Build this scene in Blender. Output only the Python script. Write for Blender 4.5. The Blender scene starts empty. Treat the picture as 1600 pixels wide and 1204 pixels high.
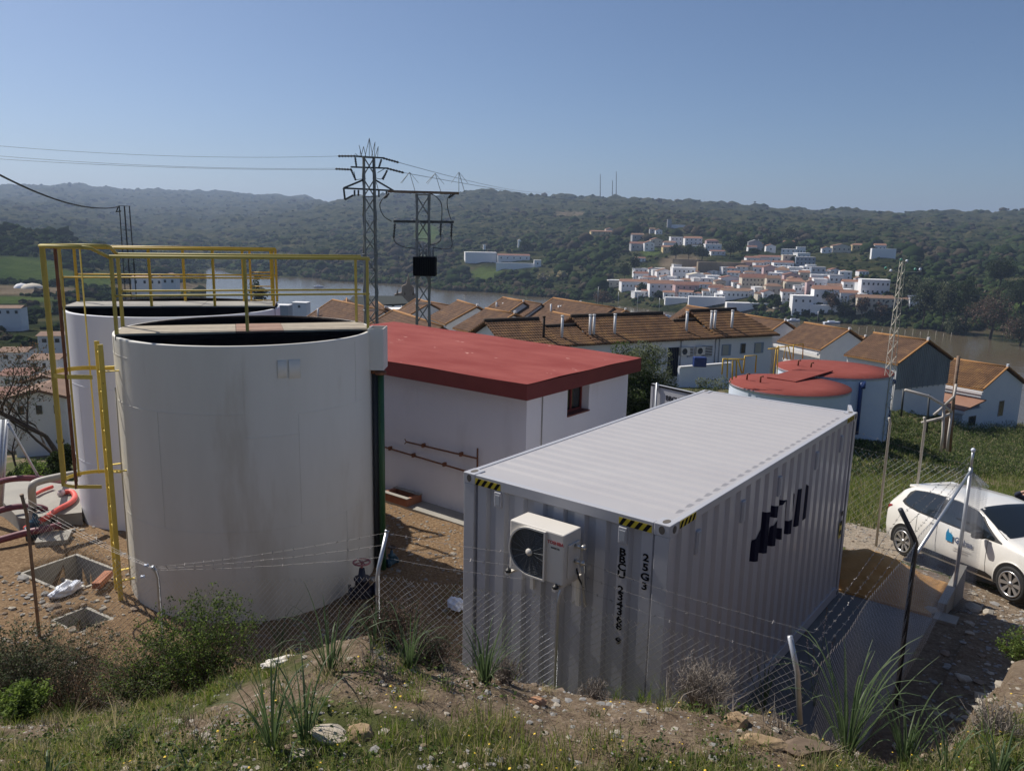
import bpy, bmesh, math, random
import numpy as np
from mathutils import Vector, Matrix, noise

# ---------------------------------------------------------------- camera, sky, sun, exposure
C = bpy.data.collections.new("scene"); bpy.context.scene.collection.children.link(C)
SC = bpy.context.scene
F_PX, PITCH, ROLL, EYE = 1234.156, 0.19499, 0.020669, 5.4472
CAMX = Vector((1, 0, 0)); CAMU = Vector((0, math.sin(PITCH), math.cos(PITCH))); CAMF = Vector((0, math.cos(PITCH), -math.sin(PITCH)))
CR = math.cos(ROLL) * CAMX + math.sin(ROLL) * CAMU
CU = -math.sin(ROLL) * CAMX + math.cos(ROLL) * CAMU
cam_d = bpy.data.cameras.new("camera"); cam = bpy.data.objects.new("camera", cam_d); C.objects.link(cam)
m = Matrix((CR, CU, -CAMF)).transposed().to_4x4(); m.translation = (0, 0, EYE); cam.matrix_world = m
cam_d.lens = F_PX * 36 / 1600; cam_d.sensor_width = 36; cam_d.clip_start = 0.1; cam_d.clip_end = 30000
SC.camera = cam

SUN_AZ, SUN_EL = math.radians(-54.6), math.radians(48)
W = bpy.data.worlds.new("World"); SC.world = W; W.use_nodes = True
nt = W.node_tree; bg = nt.nodes["Background"]
sky = nt.nodes.new("ShaderNodeTexSky"); sky.sky_type = 'NISHITA'; sky.sun_disc = False
sky.sun_elevation = SUN_EL; sky.sun_rotation = SUN_AZ
sky.altitude = 1200; sky.air_density = 0.9; sky.dust_density = 3.0; sky.ozone_density = 5.5
nt.links.new(sky.outputs[0], bg.inputs[0]); bg.inputs[1].default_value = 0.072
sd = bpy.data.lights.new("sun", 'SUN'); sd.energy = 4.3; sd.angle = math.radians(0.55); sd.color = (1, 0.94, 0.84)
so = bpy.data.objects.new("sun", sd); C.objects.link(so)
sv = Vector((math.sin(SUN_AZ) * math.cos(SUN_EL), math.cos(SUN_AZ) * math.cos(SUN_EL), math.sin(SUN_EL)))
so.rotation_euler = sv.to_track_quat('Z', 'Y').to_euler(); so.location = (0, 0, 60)
SC.view_settings.view_transform = 'Standard'; SC.view_settings.look = 'None'
SC.view_settings.exposure = 0.30; SC.view_settings.gamma = 1
SC.cycles.volume_max_steps = 16
SC.cycles.max_bounces = 6; SC.cycles.diffuse_bounces = 3; SC.cycles.volume_bounces = 0
SC.cycles.transparent_max_bounces = 12

# ---------------------------------------------------------------- helpers
R = math.radians
rnd = random.Random(7)
def ray(px, py):
    return CR * ((px - 800) / F_PX) - CU * ((py - 602) / F_PX) + CAMF
def at(px, py, Y):                       # point seen at a pixel of the photograph, Y metres ahead
    d = ray(px, py); return Vector((0, 0, EYE)) + d * (Y / d.y)
def onz(px, py, z):
    d = ray(px, py); return Vector((0, 0, EYE)) + d * ((z - EYE) / d.z)
def proj(p):
    d = Vector(p) - Vector((0, 0, EYE)); c = d.dot(CAMF)
    return 800 + F_PX * d.dot(CR) / c, 602 - F_PX * d.dot(CU) / c
TH = -0.657421684                        # heading of the container and of everything laid out with it
OX, OY = 1.42919, 6.62777
KU = Vector((math.cos(TH), math.sin(TH), 0)); LU = Vector((-math.sin(TH), math.cos(TH), 0))
def cc(k, l, z=0):                       # site frame: k to the right of the container's side, l behind its front
    return Vector((OX, OY, 0)) + KU * k + LU * l + Vector((0, 0, z))
def tocc(x, y):
    dx, dy = x - OX, y - OY
    return dx * KU.x + dy * KU.y, dx * LU.x + dy * LU.y
SITE = Matrix.Translation((OX, OY, 0)) @ Matrix.Rotation(TH, 4, 'Z')

def tag(o, label=None, cat=None, group=None, kind=None):
    if label: o["label"] = label
    if cat: o["category"] = cat
    if group: o["group"] = group
    if kind: o["kind"] = kind
    return o
def thing(name, label, cat, mat=None, loc=None, rz=0, group=None):
    o = bpy.data.objects.new(name, None); C.objects.link(o); o.empty_display_size = 0.2
    if mat is None: mat = Matrix.Translation(loc or (0, 0, 0)) @ Matrix.Rotation(rz, 4, 'Z')
    o.matrix_world = mat; o.location = mat.to_translation(); o.rotation_euler = mat.to_euler()
    return tag(o, label, cat, group)
def copy_tree(o, parent=None):
    c = o.copy(); C.objects.link(c)
    if parent is not None: c.parent = parent
    for ch in [x for x in C.objects if x.parent == o]: copy_tree(ch, c)
    return c

class MB:
    def __init__(s): s.v = []; s.f = []; s.mi = []; s.sm = []; s.cur = 0; s.smooth = False
    def add(s, vs, fs):
        n = len(s.v); s.v += [tuple(p) for p in vs]
        s.f += [tuple(i + n for i in f) for f in fs]; s.mi += [s.cur] * len(fs); s.sm += [s.smooth] * len(fs); return s
    def box(s, a, b, M=None):
        (x0, y0, z0), (x1, y1, z1) = a, b
        vs = [Vector(p) for p in ((x0,y0,z0),(x1,y0,z0),(x1,y1,z0),(x0,y1,z0),(x0,y0,z1),(x1,y0,z1),(x1,y1,z1),(x0,y1,z1))]
        if M is not None: vs = [M @ p for p in vs]
        return s.add(vs, [(0,3,2,1),(4,5,6,7),(0,1,5,4),(1,2,6,5),(2,3,7,6),(3,0,4,7)])
    def bbox(s, a, b, r=0.01, M=None):   # box with chamfered vertical and horizontal edges
        (x0, y0, z0), (x1, y1, z1) = a, b
        bm = bmesh.new(); bmesh.ops.create_cube(bm, size=1)
        for q in bm.verts: q.co = Vector(((x0+x1)/2 + q.co.x*(x1-x0), (y0+y1)/2 + q.co.y*(y1-y0), (z0+z1)/2 + q.co.z*(z1-z0)))
        bmesh.ops.bevel(bm, geom=list(bm.edges), offset=r, segments=2, affect='EDGES', profile=0.5)
        vs = [q.co.copy() for q in bm.verts]; bm.verts.index_update()
        if M is not None: vs = [M @ p for p in vs]
        fs = [tuple(q.index for q in f.verts) for f in bm.faces]; bm.free()
        return s.add(vs, fs)
    def bar(s, p, q, w, h=None, up=(0, 0, 1)):   # rectangular bar from p to q
        p, q = Vector(p), Vector(q); h = h or w; d = (q - p)
        if d.length < 1e-6: return s
        d.normalize(); u = Vector(up)
        if abs(d.dot(u)) > 0.98: u = Vector((1, 0, 0))
        a = d.cross(u).normalized(); b = a.cross(d)
        vs = [e + a*sx*w/2 + b*sy*h/2 for e in (p, q) for sx, sy in ((-1,-1),(1,-1),(1,1),(-1,1))]
        return s.add(vs, [(3,2,1,0),(4,5,6,7),(0,1,5,4),(1,2,6,5),(2,3,7,6),(3,0,4,7)])
    def ang(s, p, q, w, t=0.1, da=(1, 0, 0), db=(0, 1, 0)):   # L-section from p to q
        p, q = Vector(p), Vector(q); a, b = Vector(da) * w, Vector(db) * w
        ta, tb = Vector(da) * w * t, Vector(db) * w * t
        prof = [Vector(), a, a + tb, ta + tb, b + ta, b]
        vs = [e + o for e in (p, q) for o in prof]
        fs = [(i, (i+1) % 6, (i+1) % 6 + 6, i + 6) for i in range(6)] + [(5,4,3,2,1,0), (6,7,8,9,10,11)]
        return s.add(vs, fs)
    def tube(s, pts, r, n=8, caps=True, closed=False):
        pts = [Vector(p) for p in pts]; N = len(pts); rr = r if hasattr(r, '__len__') else [r] * N
        vs = []; prev = None
        for i, p in enumerate(pts):
            if closed: d = pts[(i+1) % N] - pts[i-1]
            else: d = pts[min(i+1, N-1)] - pts[max(i-1, 0)]
            if d.length < 1e-9: d = Vector((0, 0, 1))
            d.normalize()
            if prev is None:
                u = Vector((0, 0, 1)) if abs(d.z) < 0.9 else Vector((1, 0, 0)); a = d.cross(u).normalized()
            else:
                a = prev - d * prev.dot(d)
                a = a.normalized() if a.length > 1e-6 else d.orthogonal().normalized()
            prev = a; b = d.cross(a)
            vs += [p + (a * math.cos(2*math.pi*j/n) + b * math.sin(2*math.pi*j/n)) * rr[i] for j in range(n)]
        fs = []
        for i in range(N if closed else N - 1):
            for j in range(n):
                k = (i+1) % N
                fs.append((i*n+j, i*n+(j+1) % n, k*n+(j+1) % n, k*n+j))
        if caps and not closed: fs += [tuple(range(n-1, -1, -1)), tuple(range((N-1)*n, N*n))]
        sm = s.smooth; s.smooth = n > 5; s.add(vs, fs); s.smooth = sm; return s
    def lathe(s, prof, n=24, M=None, a0=0, a1=2*math.pi):
        full = abs(a1 - a0 - 2*math.pi) < 1e-6; m_ = n if full else n + 1; vs = []
        for r_, z in prof:
            for j in range(m_):
                a = a0 + (a1 - a0) * j / n; vs.append(Vector((r_*math.cos(a), r_*math.sin(a), z)))
        if M is not None: vs = [M @ p for p in vs]
        fs = []
        for i in range(len(prof)-1):
            for j in range(n):
                fs.append((i*m_+j, i*m_+(j+1) % m_, (i+1)*m_+(j+1) % m_, (i+1)*m_+j))
        sm = s.smooth; s.smooth = True; s.add(vs, fs); s.smooth = sm; return s
    def prism(s, poly, off):             # polygon extruded by a vector
        off = Vector(off); n = len(poly); vs = [Vector(p) for p in poly] + [Vector(p) + off for p in poly]
        return s.add(vs, [tuple(range(n-1, -1, -1)), tuple(range(n, 2*n))] + [(i, (i+1) % n, (i+1) % n + n, i + n) for i in range(n)])
    def quad(s, a, b, c, d): return s.add([a, b, c, d], [(0, 1, 2, 3)])
    def sphere(s, c, r, n=10, sq=(1, 1, 1)):
        prof = [(max(1e-4, r*math.sin(math.pi*i/(n//2+1))), -r*math.cos(math.pi*i/(n//2+1))) for i in range(n//2+2)]
        return s.lathe(prof, n, Matrix.Translation(c) @ Matrix.Diagonal((*sq, 1)))
    def build(s, name, mats, parent=None, world=False, label=None, cat=None, group=None, kind=None, M=None):
        me = bpy.data.meshes.new(name)
        vs = s.v
        if M is not None: vs = [M @ Vector(p) for p in vs]
        if world and parent is not None:
            T = (Matrix.Translation(parent.location) @ parent.rotation_euler.to_matrix().to_4x4()).inverted()
            vs = [T @ Vector(p) for p in vs]
        me.from_pydata([tuple(p) for p in vs], [], s.f)
        for q in (mats if isinstance(mats, (list, tuple)) else [mats]): me.materials.append(q)
        me.polygons.foreach_set("material_index", s.mi); me.polygons.foreach_set("use_smooth", s.sm)
        me.update()
        o = bpy.data.objects.new(name, me); C.objects.link(o)
        if parent is not None: o.parent = parent
        return tag(o, label, cat, group, kind)
def npmesh(name, V, Fq, mats, parent=None, smooth=False, mi=None, **kw):    # numpy verts (n,3), faces (m,3|4)
    me = bpy.data.meshes.new(name); V = np.asarray(V, dtype=np.float32); Fq = np.asarray(Fq, dtype=np.int32)
    k = Fq.shape[1]; me.vertices.add(len(V)); me.vertices.foreach_set("co", V.ravel())
    me.loops.add(Fq.size); me.loops.foreach_set("vertex_index", Fq.ravel())
    me.polygons.add(len(Fq)); me.polygons.foreach_set("loop_start", np.arange(0, Fq.size, k, dtype=np.int32))
    me.polygons.foreach_set("loop_total", np.full(len(Fq), k, dtype=np.int32))
    me.polygons.foreach_set("use_smooth", np.full(len(Fq), smooth))
    for q in (mats if isinstance(mats, (list, tuple)) else [mats]): me.materials.append(q)
    if mi is not None: me.polygons.foreach_set("material_index", np.asarray(mi, dtype=np.int32))
    me.update(calc_edges=True)
    o = bpy.data.objects.new(name, me); C.objects.link(o)
    if parent is not None: o.parent = parent
    return tag(o, **kw)
def text_part(name, s, size, M, material, parent, ext=0.001, bold=0.0, label=None, spacing=1.0):
    cu = bpy.data.curves.new(name, 'FONT'); cu.body = s; cu.size = size; cu.extrude = ext; cu.offset = bold
    cu.align_x = 'CENTER'; cu.align_y = 'CENTER'; cu.resolution_u = 3; cu.space_character = spacing
    tmp = bpy.data.objects.new("tmp", cu); me = bpy.data.meshes.new_from_object(tmp)
    bpy.data.objects.remove(tmp); bpy.data.curves.remove(cu)
    me.transform(M); me.materials.clear(); me.materials.append(material)
    o = bpy.data.objects.new(name, me); C.objects.link(o); o.parent = parent
    return tag(o, label)

# ---------------------------------------------------------------- materials
def new_mat(name):
    mt = bpy.data.materials.new(name); mt.use_nodes = True
    return mt, mt.node_tree, mt.node_tree.nodes["Principled BSDF"]
def mat(name, col, rough=0.7, metal=0.0, col2=None, scale=4.0, detail=5, amt=1.0, bump=0.0, bscale=None, bdist=0.01, col3=None, s3=0.7, t3=0.55, w3=0.08, stretch=None, spec=None, coat=0.0, coords='Object'):
    mt, t, b = new_mat(name); L = t.links.new
    b.inputs["Base Color"].default_value = (*col, 1); b.inputs["Roughness"].default_value = rough; b.inputs["Metallic"].default_value = metal
    if spec is not None: b.inputs["Specular IOR Level"].default_value = spec
    if coat: b.inputs["Coat Weight"].default_value = coat; b.inputs["Coat Roughness"].default_value = 0.08
    tc = t.nodes.new("ShaderNodeTexCoord"); mp = t.nodes.new("ShaderNodeMapping"); L(tc.outputs[coords], mp.inputs[0])
    if stretch: mp.inputs["Scale"].default_value = stretch
    if col2 is not None:
        n = t.nodes.new("ShaderNodeTexNoise"); n.inputs["Scale"].default_value = scale; n.inputs["Detail"].default_value = detail; n.inputs["Roughness"].default_value = 0.62
        L(mp.outputs[0], n.inputs[0])
        r = t.nodes.new("ShaderNodeValToRGB"); r.color_ramp.elements[0].position = 0.5 - 0.22/amt; r.color_ramp.elements[1].position = 0.5 + 0.22/amt
        r.color_ramp.elements[0].color = (*col, 1); r.color_ramp.elements[1].color = (*col2, 1); L(n.outputs[0], r.inputs[0]); out = r.outputs[0]
        if col3 is not None:
            n3 = t.nodes.new("ShaderNodeTexNoise"); n3.inputs["Scale"].default_value = s3; n3.inputs["Detail"].default_value = 6; n3.inputs["Roughness"].default_value = 0.65
            L(mp.outputs[0], n3.inputs[0])
            r3 = t.nodes.new("ShaderNodeValToRGB"); r3.color_ramp.elements[0].position = t3; r3.color_ramp.elements[1].position = min(1, t3 + w3); L(n3.outputs[0], r3.inputs[0])
            mx = t.nodes.new("ShaderNodeMix"); mx.data_type = 'RGBA'; L(r3.outputs[0], mx.inputs[0]); L(out, mx.inputs[6]); mx.inputs[7].default_value = (*col3, 1); out = mx.outputs[2]
        L(out, b.inputs["Base Color"])
    if bump:
        nb = t.nodes.new("ShaderNodeTexNoise"); nb.inputs["Scale"].default_value = bscale or scale * 3; nb.inputs["Detail"].default_value = 6; L(mp.outputs[0], nb.inputs[0])
        bp = t.nodes.new("ShaderNodeBump"); bp.inputs["Strength"].default_value = bump; bp.inputs["Distance"].default_value = bdist
        L(nb.outputs[0], bp.inputs["Height"]); L(bp.outputs[0], b.inputs["Normal"])
    return mt
def glass_mat(name, col, rough=0.05): return mat(name, col, rough, 0.0, spec=0.8)
M = {}
M['tank'] = mat('tank paint', (.60, .58, .525), .6, col2=(.69, .67, .62), scale=1.1, col3=(.42, .36, .27), s3=1.5, t3=.56, w3=.38, stretch=(1, 1, .22), bump=.08, bscale=2.5, bdist=.02)
M['tank2'] = mat('white tank paint', (.72, .72, .76), .6, col2=(.78, .78, .82), scale=1.3, col3=(.62, .6, .55), s3=2, t3=.66, w3=.2, stretch=(1, 1, .25), bump=.1, bscale=5)
M['rail'] = mat('faded yellow paint', (.42, .33, .06), .6, col2=(.50, .40, .10), scale=6, col3=(.16, .07, .03), s3=9, t3=.64, w3=.05, bump=.2, bscale=60, bdist=.002)
M['rail2'] = mat('yellow paint', (.62, .37, .02), .5, col2=(.66, .42, .04), scale=6, col3=(.22, .1, .03), s3=8, t3=.68, w3=.05)
M['ladder'] = mat('bright yellow paint', (.62, .45, .06), .5, col2=(.68, .52, .12), scale=5, col3=(.2, .09, .04), s3=9, t3=.66, w3=.05)
M['rust'] = mat('rust', (.14, .045, .025), .85, col2=(.26, .11, .05), scale=14, bump=.4, bscale=60, bdist=.002)
M['black'] = mat('black bitumen', (.010, .009, .011), 1.0, col2=(.024, .02, .02), scale=5, spec=.05)
M['grating'] = mat('old grating', (.30, .25, .19), .9, col2=(.40, .35, .27), scale=9, bump=.6, bscale=90, bdist=.004)
M['rusty_plate'] = mat('rusty plate', (.25, .13, .09), .9, col2=(.34, .22, .16), scale=6, bump=.3)
M['galv'] = mat('galvanised steel', (.42, .44, .47), .42, .75, col2=(.55, .56, .58), scale=12, bump=.1, bscale=40, bdist=.002)
M['wire'] = mat('bright galvanised wire', (.62, .64, .68), .35, .8)
M['barb'] = mat('weathered wire', (.24, .23, .23), .5, .6)
M['lattice'] = mat('weathered lattice steel', (.16, .17, .18), .6, .35, col2=(.24, .25, .26), scale=8)
M['lattice_dark'] = mat('dark lattice steel', (.055, .06, .065), .6, .3)
M['lattice_light'] = mat('pale lattice steel', (.46, .44, .38), .6, .2)
M['rustpost'] = mat('rusty post', (.16, .09, .06), .8, .2, col2=(.26, .2, .15), scale=10)
M['wall'] = mat('white render', (.80, .785, .83), .85, col2=(.85, .835, .87), scale=1.4, col3=(.66, .64, .66), s3=1.3, t3=.58, w3=.3, stretch=(1, 1, .3), bump=.25, bscale=60, bdist=.003)
M['redroof'] = mat('red roof coating', (.225, .05, .045), .85, col2=(.30, .085, .074), scale=1.1, detail=9, amt=1.3, col3=(.60, .34, .30), s3=3.4, t3=.665, w3=.025, stretch=(.55, 1.3, 1), spec=.08, bump=.25, bscale=30, bdist=.004)
M['redfascia'] = mat('dark red fascia', (.16, .022, .018), .7, col2=(.19, .03, .024), scale=3, bump=.15, bscale=40, bdist=.003)
M['cont'] = mat('container grey paint', (.40, .40, .425), .42, col2=(.435, .435, .46), scale=1.0, detail=3, coat=.15, col3=(.44, .43, .42), s3=3, t3=.7, w3=.2)
M['controof'] = mat('container roof paint', (.39, .375, .385), .5, col2=(.42, .405, .41), scale=1.6, col3=(.47, .45, .43), s3=1.7, t3=.62, w3=.25)
M['navy'] = mat('navy lettering', (.010, .010, .028), .8, spec=.1)
M['blackp'] = mat('black paint', (.008, .008, .010), .8, spec=.1)
M['yel'] = mat('hazard yellow', (.55, .42, .02), .5)
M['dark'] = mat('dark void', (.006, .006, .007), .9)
M['acbody'] = mat('cream enamel', (.64, .60, .54), .4, col2=(.67, .63, .57), scale=3)
M['acdark'] = mat('fan grille', (.05, .055, .06), .5, .3)
M['redtext'] = mat('red lettering', (.45, .02, .03), .5)
M['conc'] = mat('concrete', (.27, .255, .23), .9, col2=(.36, .34, .30), scale=2.2, bump=.4, bscale=25, bdist=.006, col3=(.2, .18, .16), s3=1.6, t3=.6, w3=.15)
M['slab'] = mat('concrete slab', (.13, .13, .13), .9, col2=(.18, .18, .175), scale=1.2, bump=.3, bscale=14, bdist=.006, col3=(.22, .18, .13), s3=1.4, t3=.64, w3=.12)
M['sand'] = mat('orange sand', (.42, .22, .07), .95, col2=(.50, .29, .11), scale=5, bump=.8, bscale=22, bdist=.02)
M['brick'] = mat('brick', (.28, .10, .055), .85, col2=(.36, .16, .09), scale=8)
M['green'] = mat('green pipe paint', (.02, .075, .028), .45, col2=(.03, .10, .035), scale=3, col3=(.5, .5, .46), s3=3.2, t3=.66, w3=.02, bump=.1)
M['bluevalve'] = mat('blue enamel', (.025, .075, .12), .45, col2=(.05, .10, .14), scale=8)
M['hose_red'] = mat('red hose', (.62, .07, .05), .5, col2=(.68, .12, .09), scale=5)
M['hose_purple'] = mat('maroon hose', (.12, .025, .045), .5, col2=(.2, .06, .08), scale=4)
M['pipe_grey'] = mat('pvc pipe', (.36, .34, .31), .55, col2=(.44, .42, .38), scale=5)
M['bag'] = mat('white plastic', (.7, .72, .78), .4, col2=(.6, .66, .8), scale=12)
M['carpaint'] = mat('white car paint', (.74, .72, .68), .25, coat=.6, spec=.5)
M['carglass'] = glass_mat('car glass', (.012, .016, .02))
M['rubber'] = mat('tyre rubber', (.02, .02, .021), .8)
M['alloy'] = mat('alloy wheel', (.5, .5, .51), .3, .8)
M['trim'] = mat('black plastic trim', (.015, .015, .016), .5)
M['taillamp'] = mat('red lamp glass', (.22, .01, .015), .2)
M['blueicon'] = mat('blue decal', (.0, .22, .45), .5)
M['chrome'] = mat('chrome', (.6, .6, .6), .15, 1)
# ---------------------------------------------------------------- terrain
rs = np.random.RandomState(11)
_T = rs.rand(256, 256)
def vnoise(x, y):
    xi = np.floor(x).astype(int); yi = np.floor(y).astype(int); fx = x - xi; fy = y - yi
    fx = fx*fx*(3-2*fx); fy = fy*fy*(3-2*fy)
    g = lambda a, b: _T[a % 256, b % 256]
    return (g(xi, yi)*(1-fx)+g(xi+1, yi)*fx)*(1-fy) + (g(xi, yi+1)*(1-fx)+g(xi+1, yi+1)*fx)*fy - 0.5
def fbm(x, y, o=4):
    s = 0; a = 1.0
    for i in range(o): s = s + a*vnoise(x*2**i + 17.3*i, y*2**i + 5.1*i); a *= 0.5
    return s
WATER = -40.0
COLS = {
 -300: [(60,-11),(100,-17),(200,-20),(360,-26),(520,-14),(700,14),(1000,0),(1600,25),(2600,70),(3800,165)],
 0: [(16,-.6),(28,-2.0),(40,-6.5),(60,-11),(100,-17),(200,-20),(280,-24),(360,-26),(450,-25),(520,-17),(690,3),(1000,-14),(1600,15),(2600,56),(3800,'y',291)],
 100: [(16,-.6),(28,-2.0),(40,-6.5),(60,-11),(100,-17),(200,-20),(280,-24),(360,-26),(450,-25),(540,-19),(690,-5),(1000,-16),(1600,12),(2600,56),(3800,'y',287)],
 200: [(16,-.4),(28,-2.5),(40,-7),(60,-11),(100,-17),(200,-22),(360,-29),(450,-30),(650,-26),(1000,-24),(1500,-4),(2600,'y',322),(3800,'y',294)],
 330: [(16,-.4),(28,-2.5),(40,-6),(60,-11),(100,-18),(250,-32),(430,-38.6),(480,-41.5),(860,-41.5),(900,-38),(1100,'y',388),(1600,'y',355),(2600,'y',324),(3800,'y',299)],
 480: [(16,-.4),(30,-3),(60,-9),(100,-17),(200,-31),(285,-39),(305,-41.5),('w',433),(810,'y',408),(1100,'y',372),(1700,'y',337),(2600,'y',318),(3800,'y',307)],
 560: [(16,-.6),(30,-3),(60,-8),(100,-15.5),(200,-31),(265,-39),(280,-41.5),('w',440),(780,'y',412),(980,'y',378),(1350,'y',348),(1800,'y',322),(2300,'y',306)],
 620: [(16,-.8),(30,-3),(60,-6.8),(72,-8.2),(100,-13.5),(200,-31),(255,-39),(270,-41.5),('w',443),(780,'y',413),(950,'y',380),(1300,'y',352),(1700,'y',326),(2100,'y',302)],
 750: [(16,-.8),(30,-3),(60,-6),(86,-9.8),(120,-16),(170,-26),(245,-39),(260,-41.5),('w',455),(620,-37.5),(670,'y',431),(760,'y',398),(1000,'y',362),(1400,'y',330),(1900,'y',301)],
 880: [(16,-.8),(30,-3),(60,-6),(86,-9.8),(120,-16),(170,-26),(245,-39),(260,-41.5),('w',464.5),(570,-37.5),(620,'y',439),(700,'y',405),(860,'y',382),(1100,'y',350),(1500,'y',325),(2000,'y',307)],
 1000: [(16,-.9),(30,-3.1),(60,-6),(86,-9.8),(120,-16),(170,-26),(245,-39),(260,-41.5),('w',479),(515,-37.5),(545,'y',450),(600,'y',425),(700,'y',400),(800,'y',370),(1000,'y',347),(1400,'y',326),(1900,'y',312)],
 1200: [(16,-.95),(30,-3.2),(60,-6),(86,-9.8),(120,-16),(170,-26),(245,-39),(260,-41.5),('w',496),(455,'y',487),(480,'y',465),(530,'y',440),(600,'y',415),(700,'y',393),(800,'y',374),(1100,'y',350),(1500,'y',333),(1900,'y',324)],
 1300: [(16,-.95),(30,-3.3),(60,-6.5),(86,-10),(120,-16),(170,-26),(245,-39),(260,-41.5),('w',503),(440,'y',486),(470,'y',465),(530,'y',440),(600,'y',415),(700,'y',398),(850,'y',374),(1200,'y',350),(1600,'y',336),(1900,'y',327)],
 1400: [(16,-.95),(30,-3.4),(60,-7),(86,-10.5),(120,-16),(170,-26),(240,-39),(255,-41.5),('w',510),(440,'y',482),(480,'y',456),(560,'y',425),(700,'y',400),(900,'y',374),(1300,'y',346),(1800,'y',332)],
 1500: [(16,-.95),(30,-3.4),(60,-8),(86,-11),(120,-17),(170,-27),(235,-39),(250,-41.5),('w',517),(440,-37.5),(500,'y',462),(620,'y',432),(800,'y',402),(1100,'y',370),(1850,'y',333)],
 1560: [(16,-.95),(30,-3.4),(60,-9),(86,-12),(120,-18),(170,-28),(230,-39),(245,-41.5),('w',510),(470,-37),(520,'y',462),(640,'y',432),(800,'y',402),(1100,'y',370),(1850,'y',333)],
 1620: [(16,-.95),(30,-3.4),(60,-9),(86,-12),(120,-18),(170,-28),(225,-39),(240,-41.5),('w',523),(450,-36),(540,'y',452),(700,'y',420),(900,'y',392),(1200,'y',362),(1900,'y',333)],
 1900: [(16,-.95),(30,-3.4),(60,-9),(86,-12),(120,-18),(170,-28),(220,-39),(235,-41.5),(340,-41.5),(360,-38),(440,-33),(700,-15),(1200,10),(1900,68)],
}
RG = np.concatenate([[12], np.geomspace(16, 6500, 300)])
caz, cz = [], []
for px in sorted(COLS):
    d = ray(px, 355); caz.append(math.atan2(d.x, d.y)); rr_, zz_ = [12], [-.1 if px < 700 else -.5]
    for e in COLS[px]:
        if e[0] == 'w':
            q = ray(px, e[1]); rw = (EYE-WATER)*math.hypot(q.x, q.y)/-q.z; rr_ += [rw-14, rw+5]; zz_ += [-41.5, -38.6]; continue
        if e[1] == 'y':
            q = ray(px, e[2]); z = EYE + e[0] * q.z / math.hypot(q.x, q.y)
        else: z = e[1]
        rr_.append(e[0]); zz_.append(z)
    last = zz_[-1]; rr_ += [rr_[-1]*1.25, 6500]; zz_ += [last*0.8, last*0.2]
    cz.append(np.interp(RG, rr_, zz_))
caz = np.array(caz); cz = np.array(cz)
NY = [0, 2, 3.3, 4.0, 4.6, 5.2, 6, 7, 8.5]
NQ = [-1.2, -.65, -.45, -.3, -.18, .06, .2, .35, .55, .62, .70, 1.2]
NP = np.array([
 [3.85,3.3,2.85,2.4,2.05,1.7,1.25,.7,.05],
 [3.85,3.3,2.88,2.45,2.1,1.75,1.25,.65,.05],
 [3.85,3.3,2.95,2.65,2.35,2.0,1.45,.75,.03],
 [3.85,3.32,3.02,2.9,2.76,2.3,1.4,.4,0],
 [3.85,3.35,3.08,3.0,2.93,2.2,.9,.1,0],
 [3.85,3.3,2.92,2.75,2.57,1.9,.6,0,0],
 [3.85,3.28,2.92,2.8,2.45,1.6,.4,0,0],
 [3.85,3.28,2.95,2.8,2.3,1.3,.2,0,0],
 [3.85,3.25,2.9,2.5,1.7,.7,0,-.08,-.12],
 [3.85,3.3,2.95,2.6,2.0,1.2,.6,.15,-.1],
 [3.85,3.35,3.1,2.9,2.7,2.4,2.0,1.3,.4],
 [3.9,3.6,3.3,3.2,3.0,2.9,2.7,2.4,1.6]])
def sstep(a, b, x):
    t = np.clip((x-a)/(b-a), 0, 1); return t*t*(3-2*t)
def interp2(tx, ty, T, x, y):
    tx = np.asarray(tx, float); ty = np.asarray(ty, float)
    i = np.clip(np.searchsorted(tx, x) - 1, 0, len(tx)-2); j = np.clip(np.searchsorted(ty, y) - 1, 0, len(ty)-2)
    u = np.clip((x-tx[i])/(tx[i+1]-tx[i]), 0, 1); v = np.clip((y-ty[j])/(ty[j+1]-ty[j]), 0, 1)
    return (T[i, j]*(1-u)+T[i+1, j]*u)*(1-v) + (T[i, j+1]*(1-u)+T[i+1, j+1]*u)*v
def kl(x, y):
    dx, dy = x-OX, y-OY
    return dx*KU.x+dy*KU.y, dx*LU.x+dy*LU.y
PITS = []      # (x, y, half-size a, half-size b, angle, depth): open chambers cut into the ground
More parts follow.
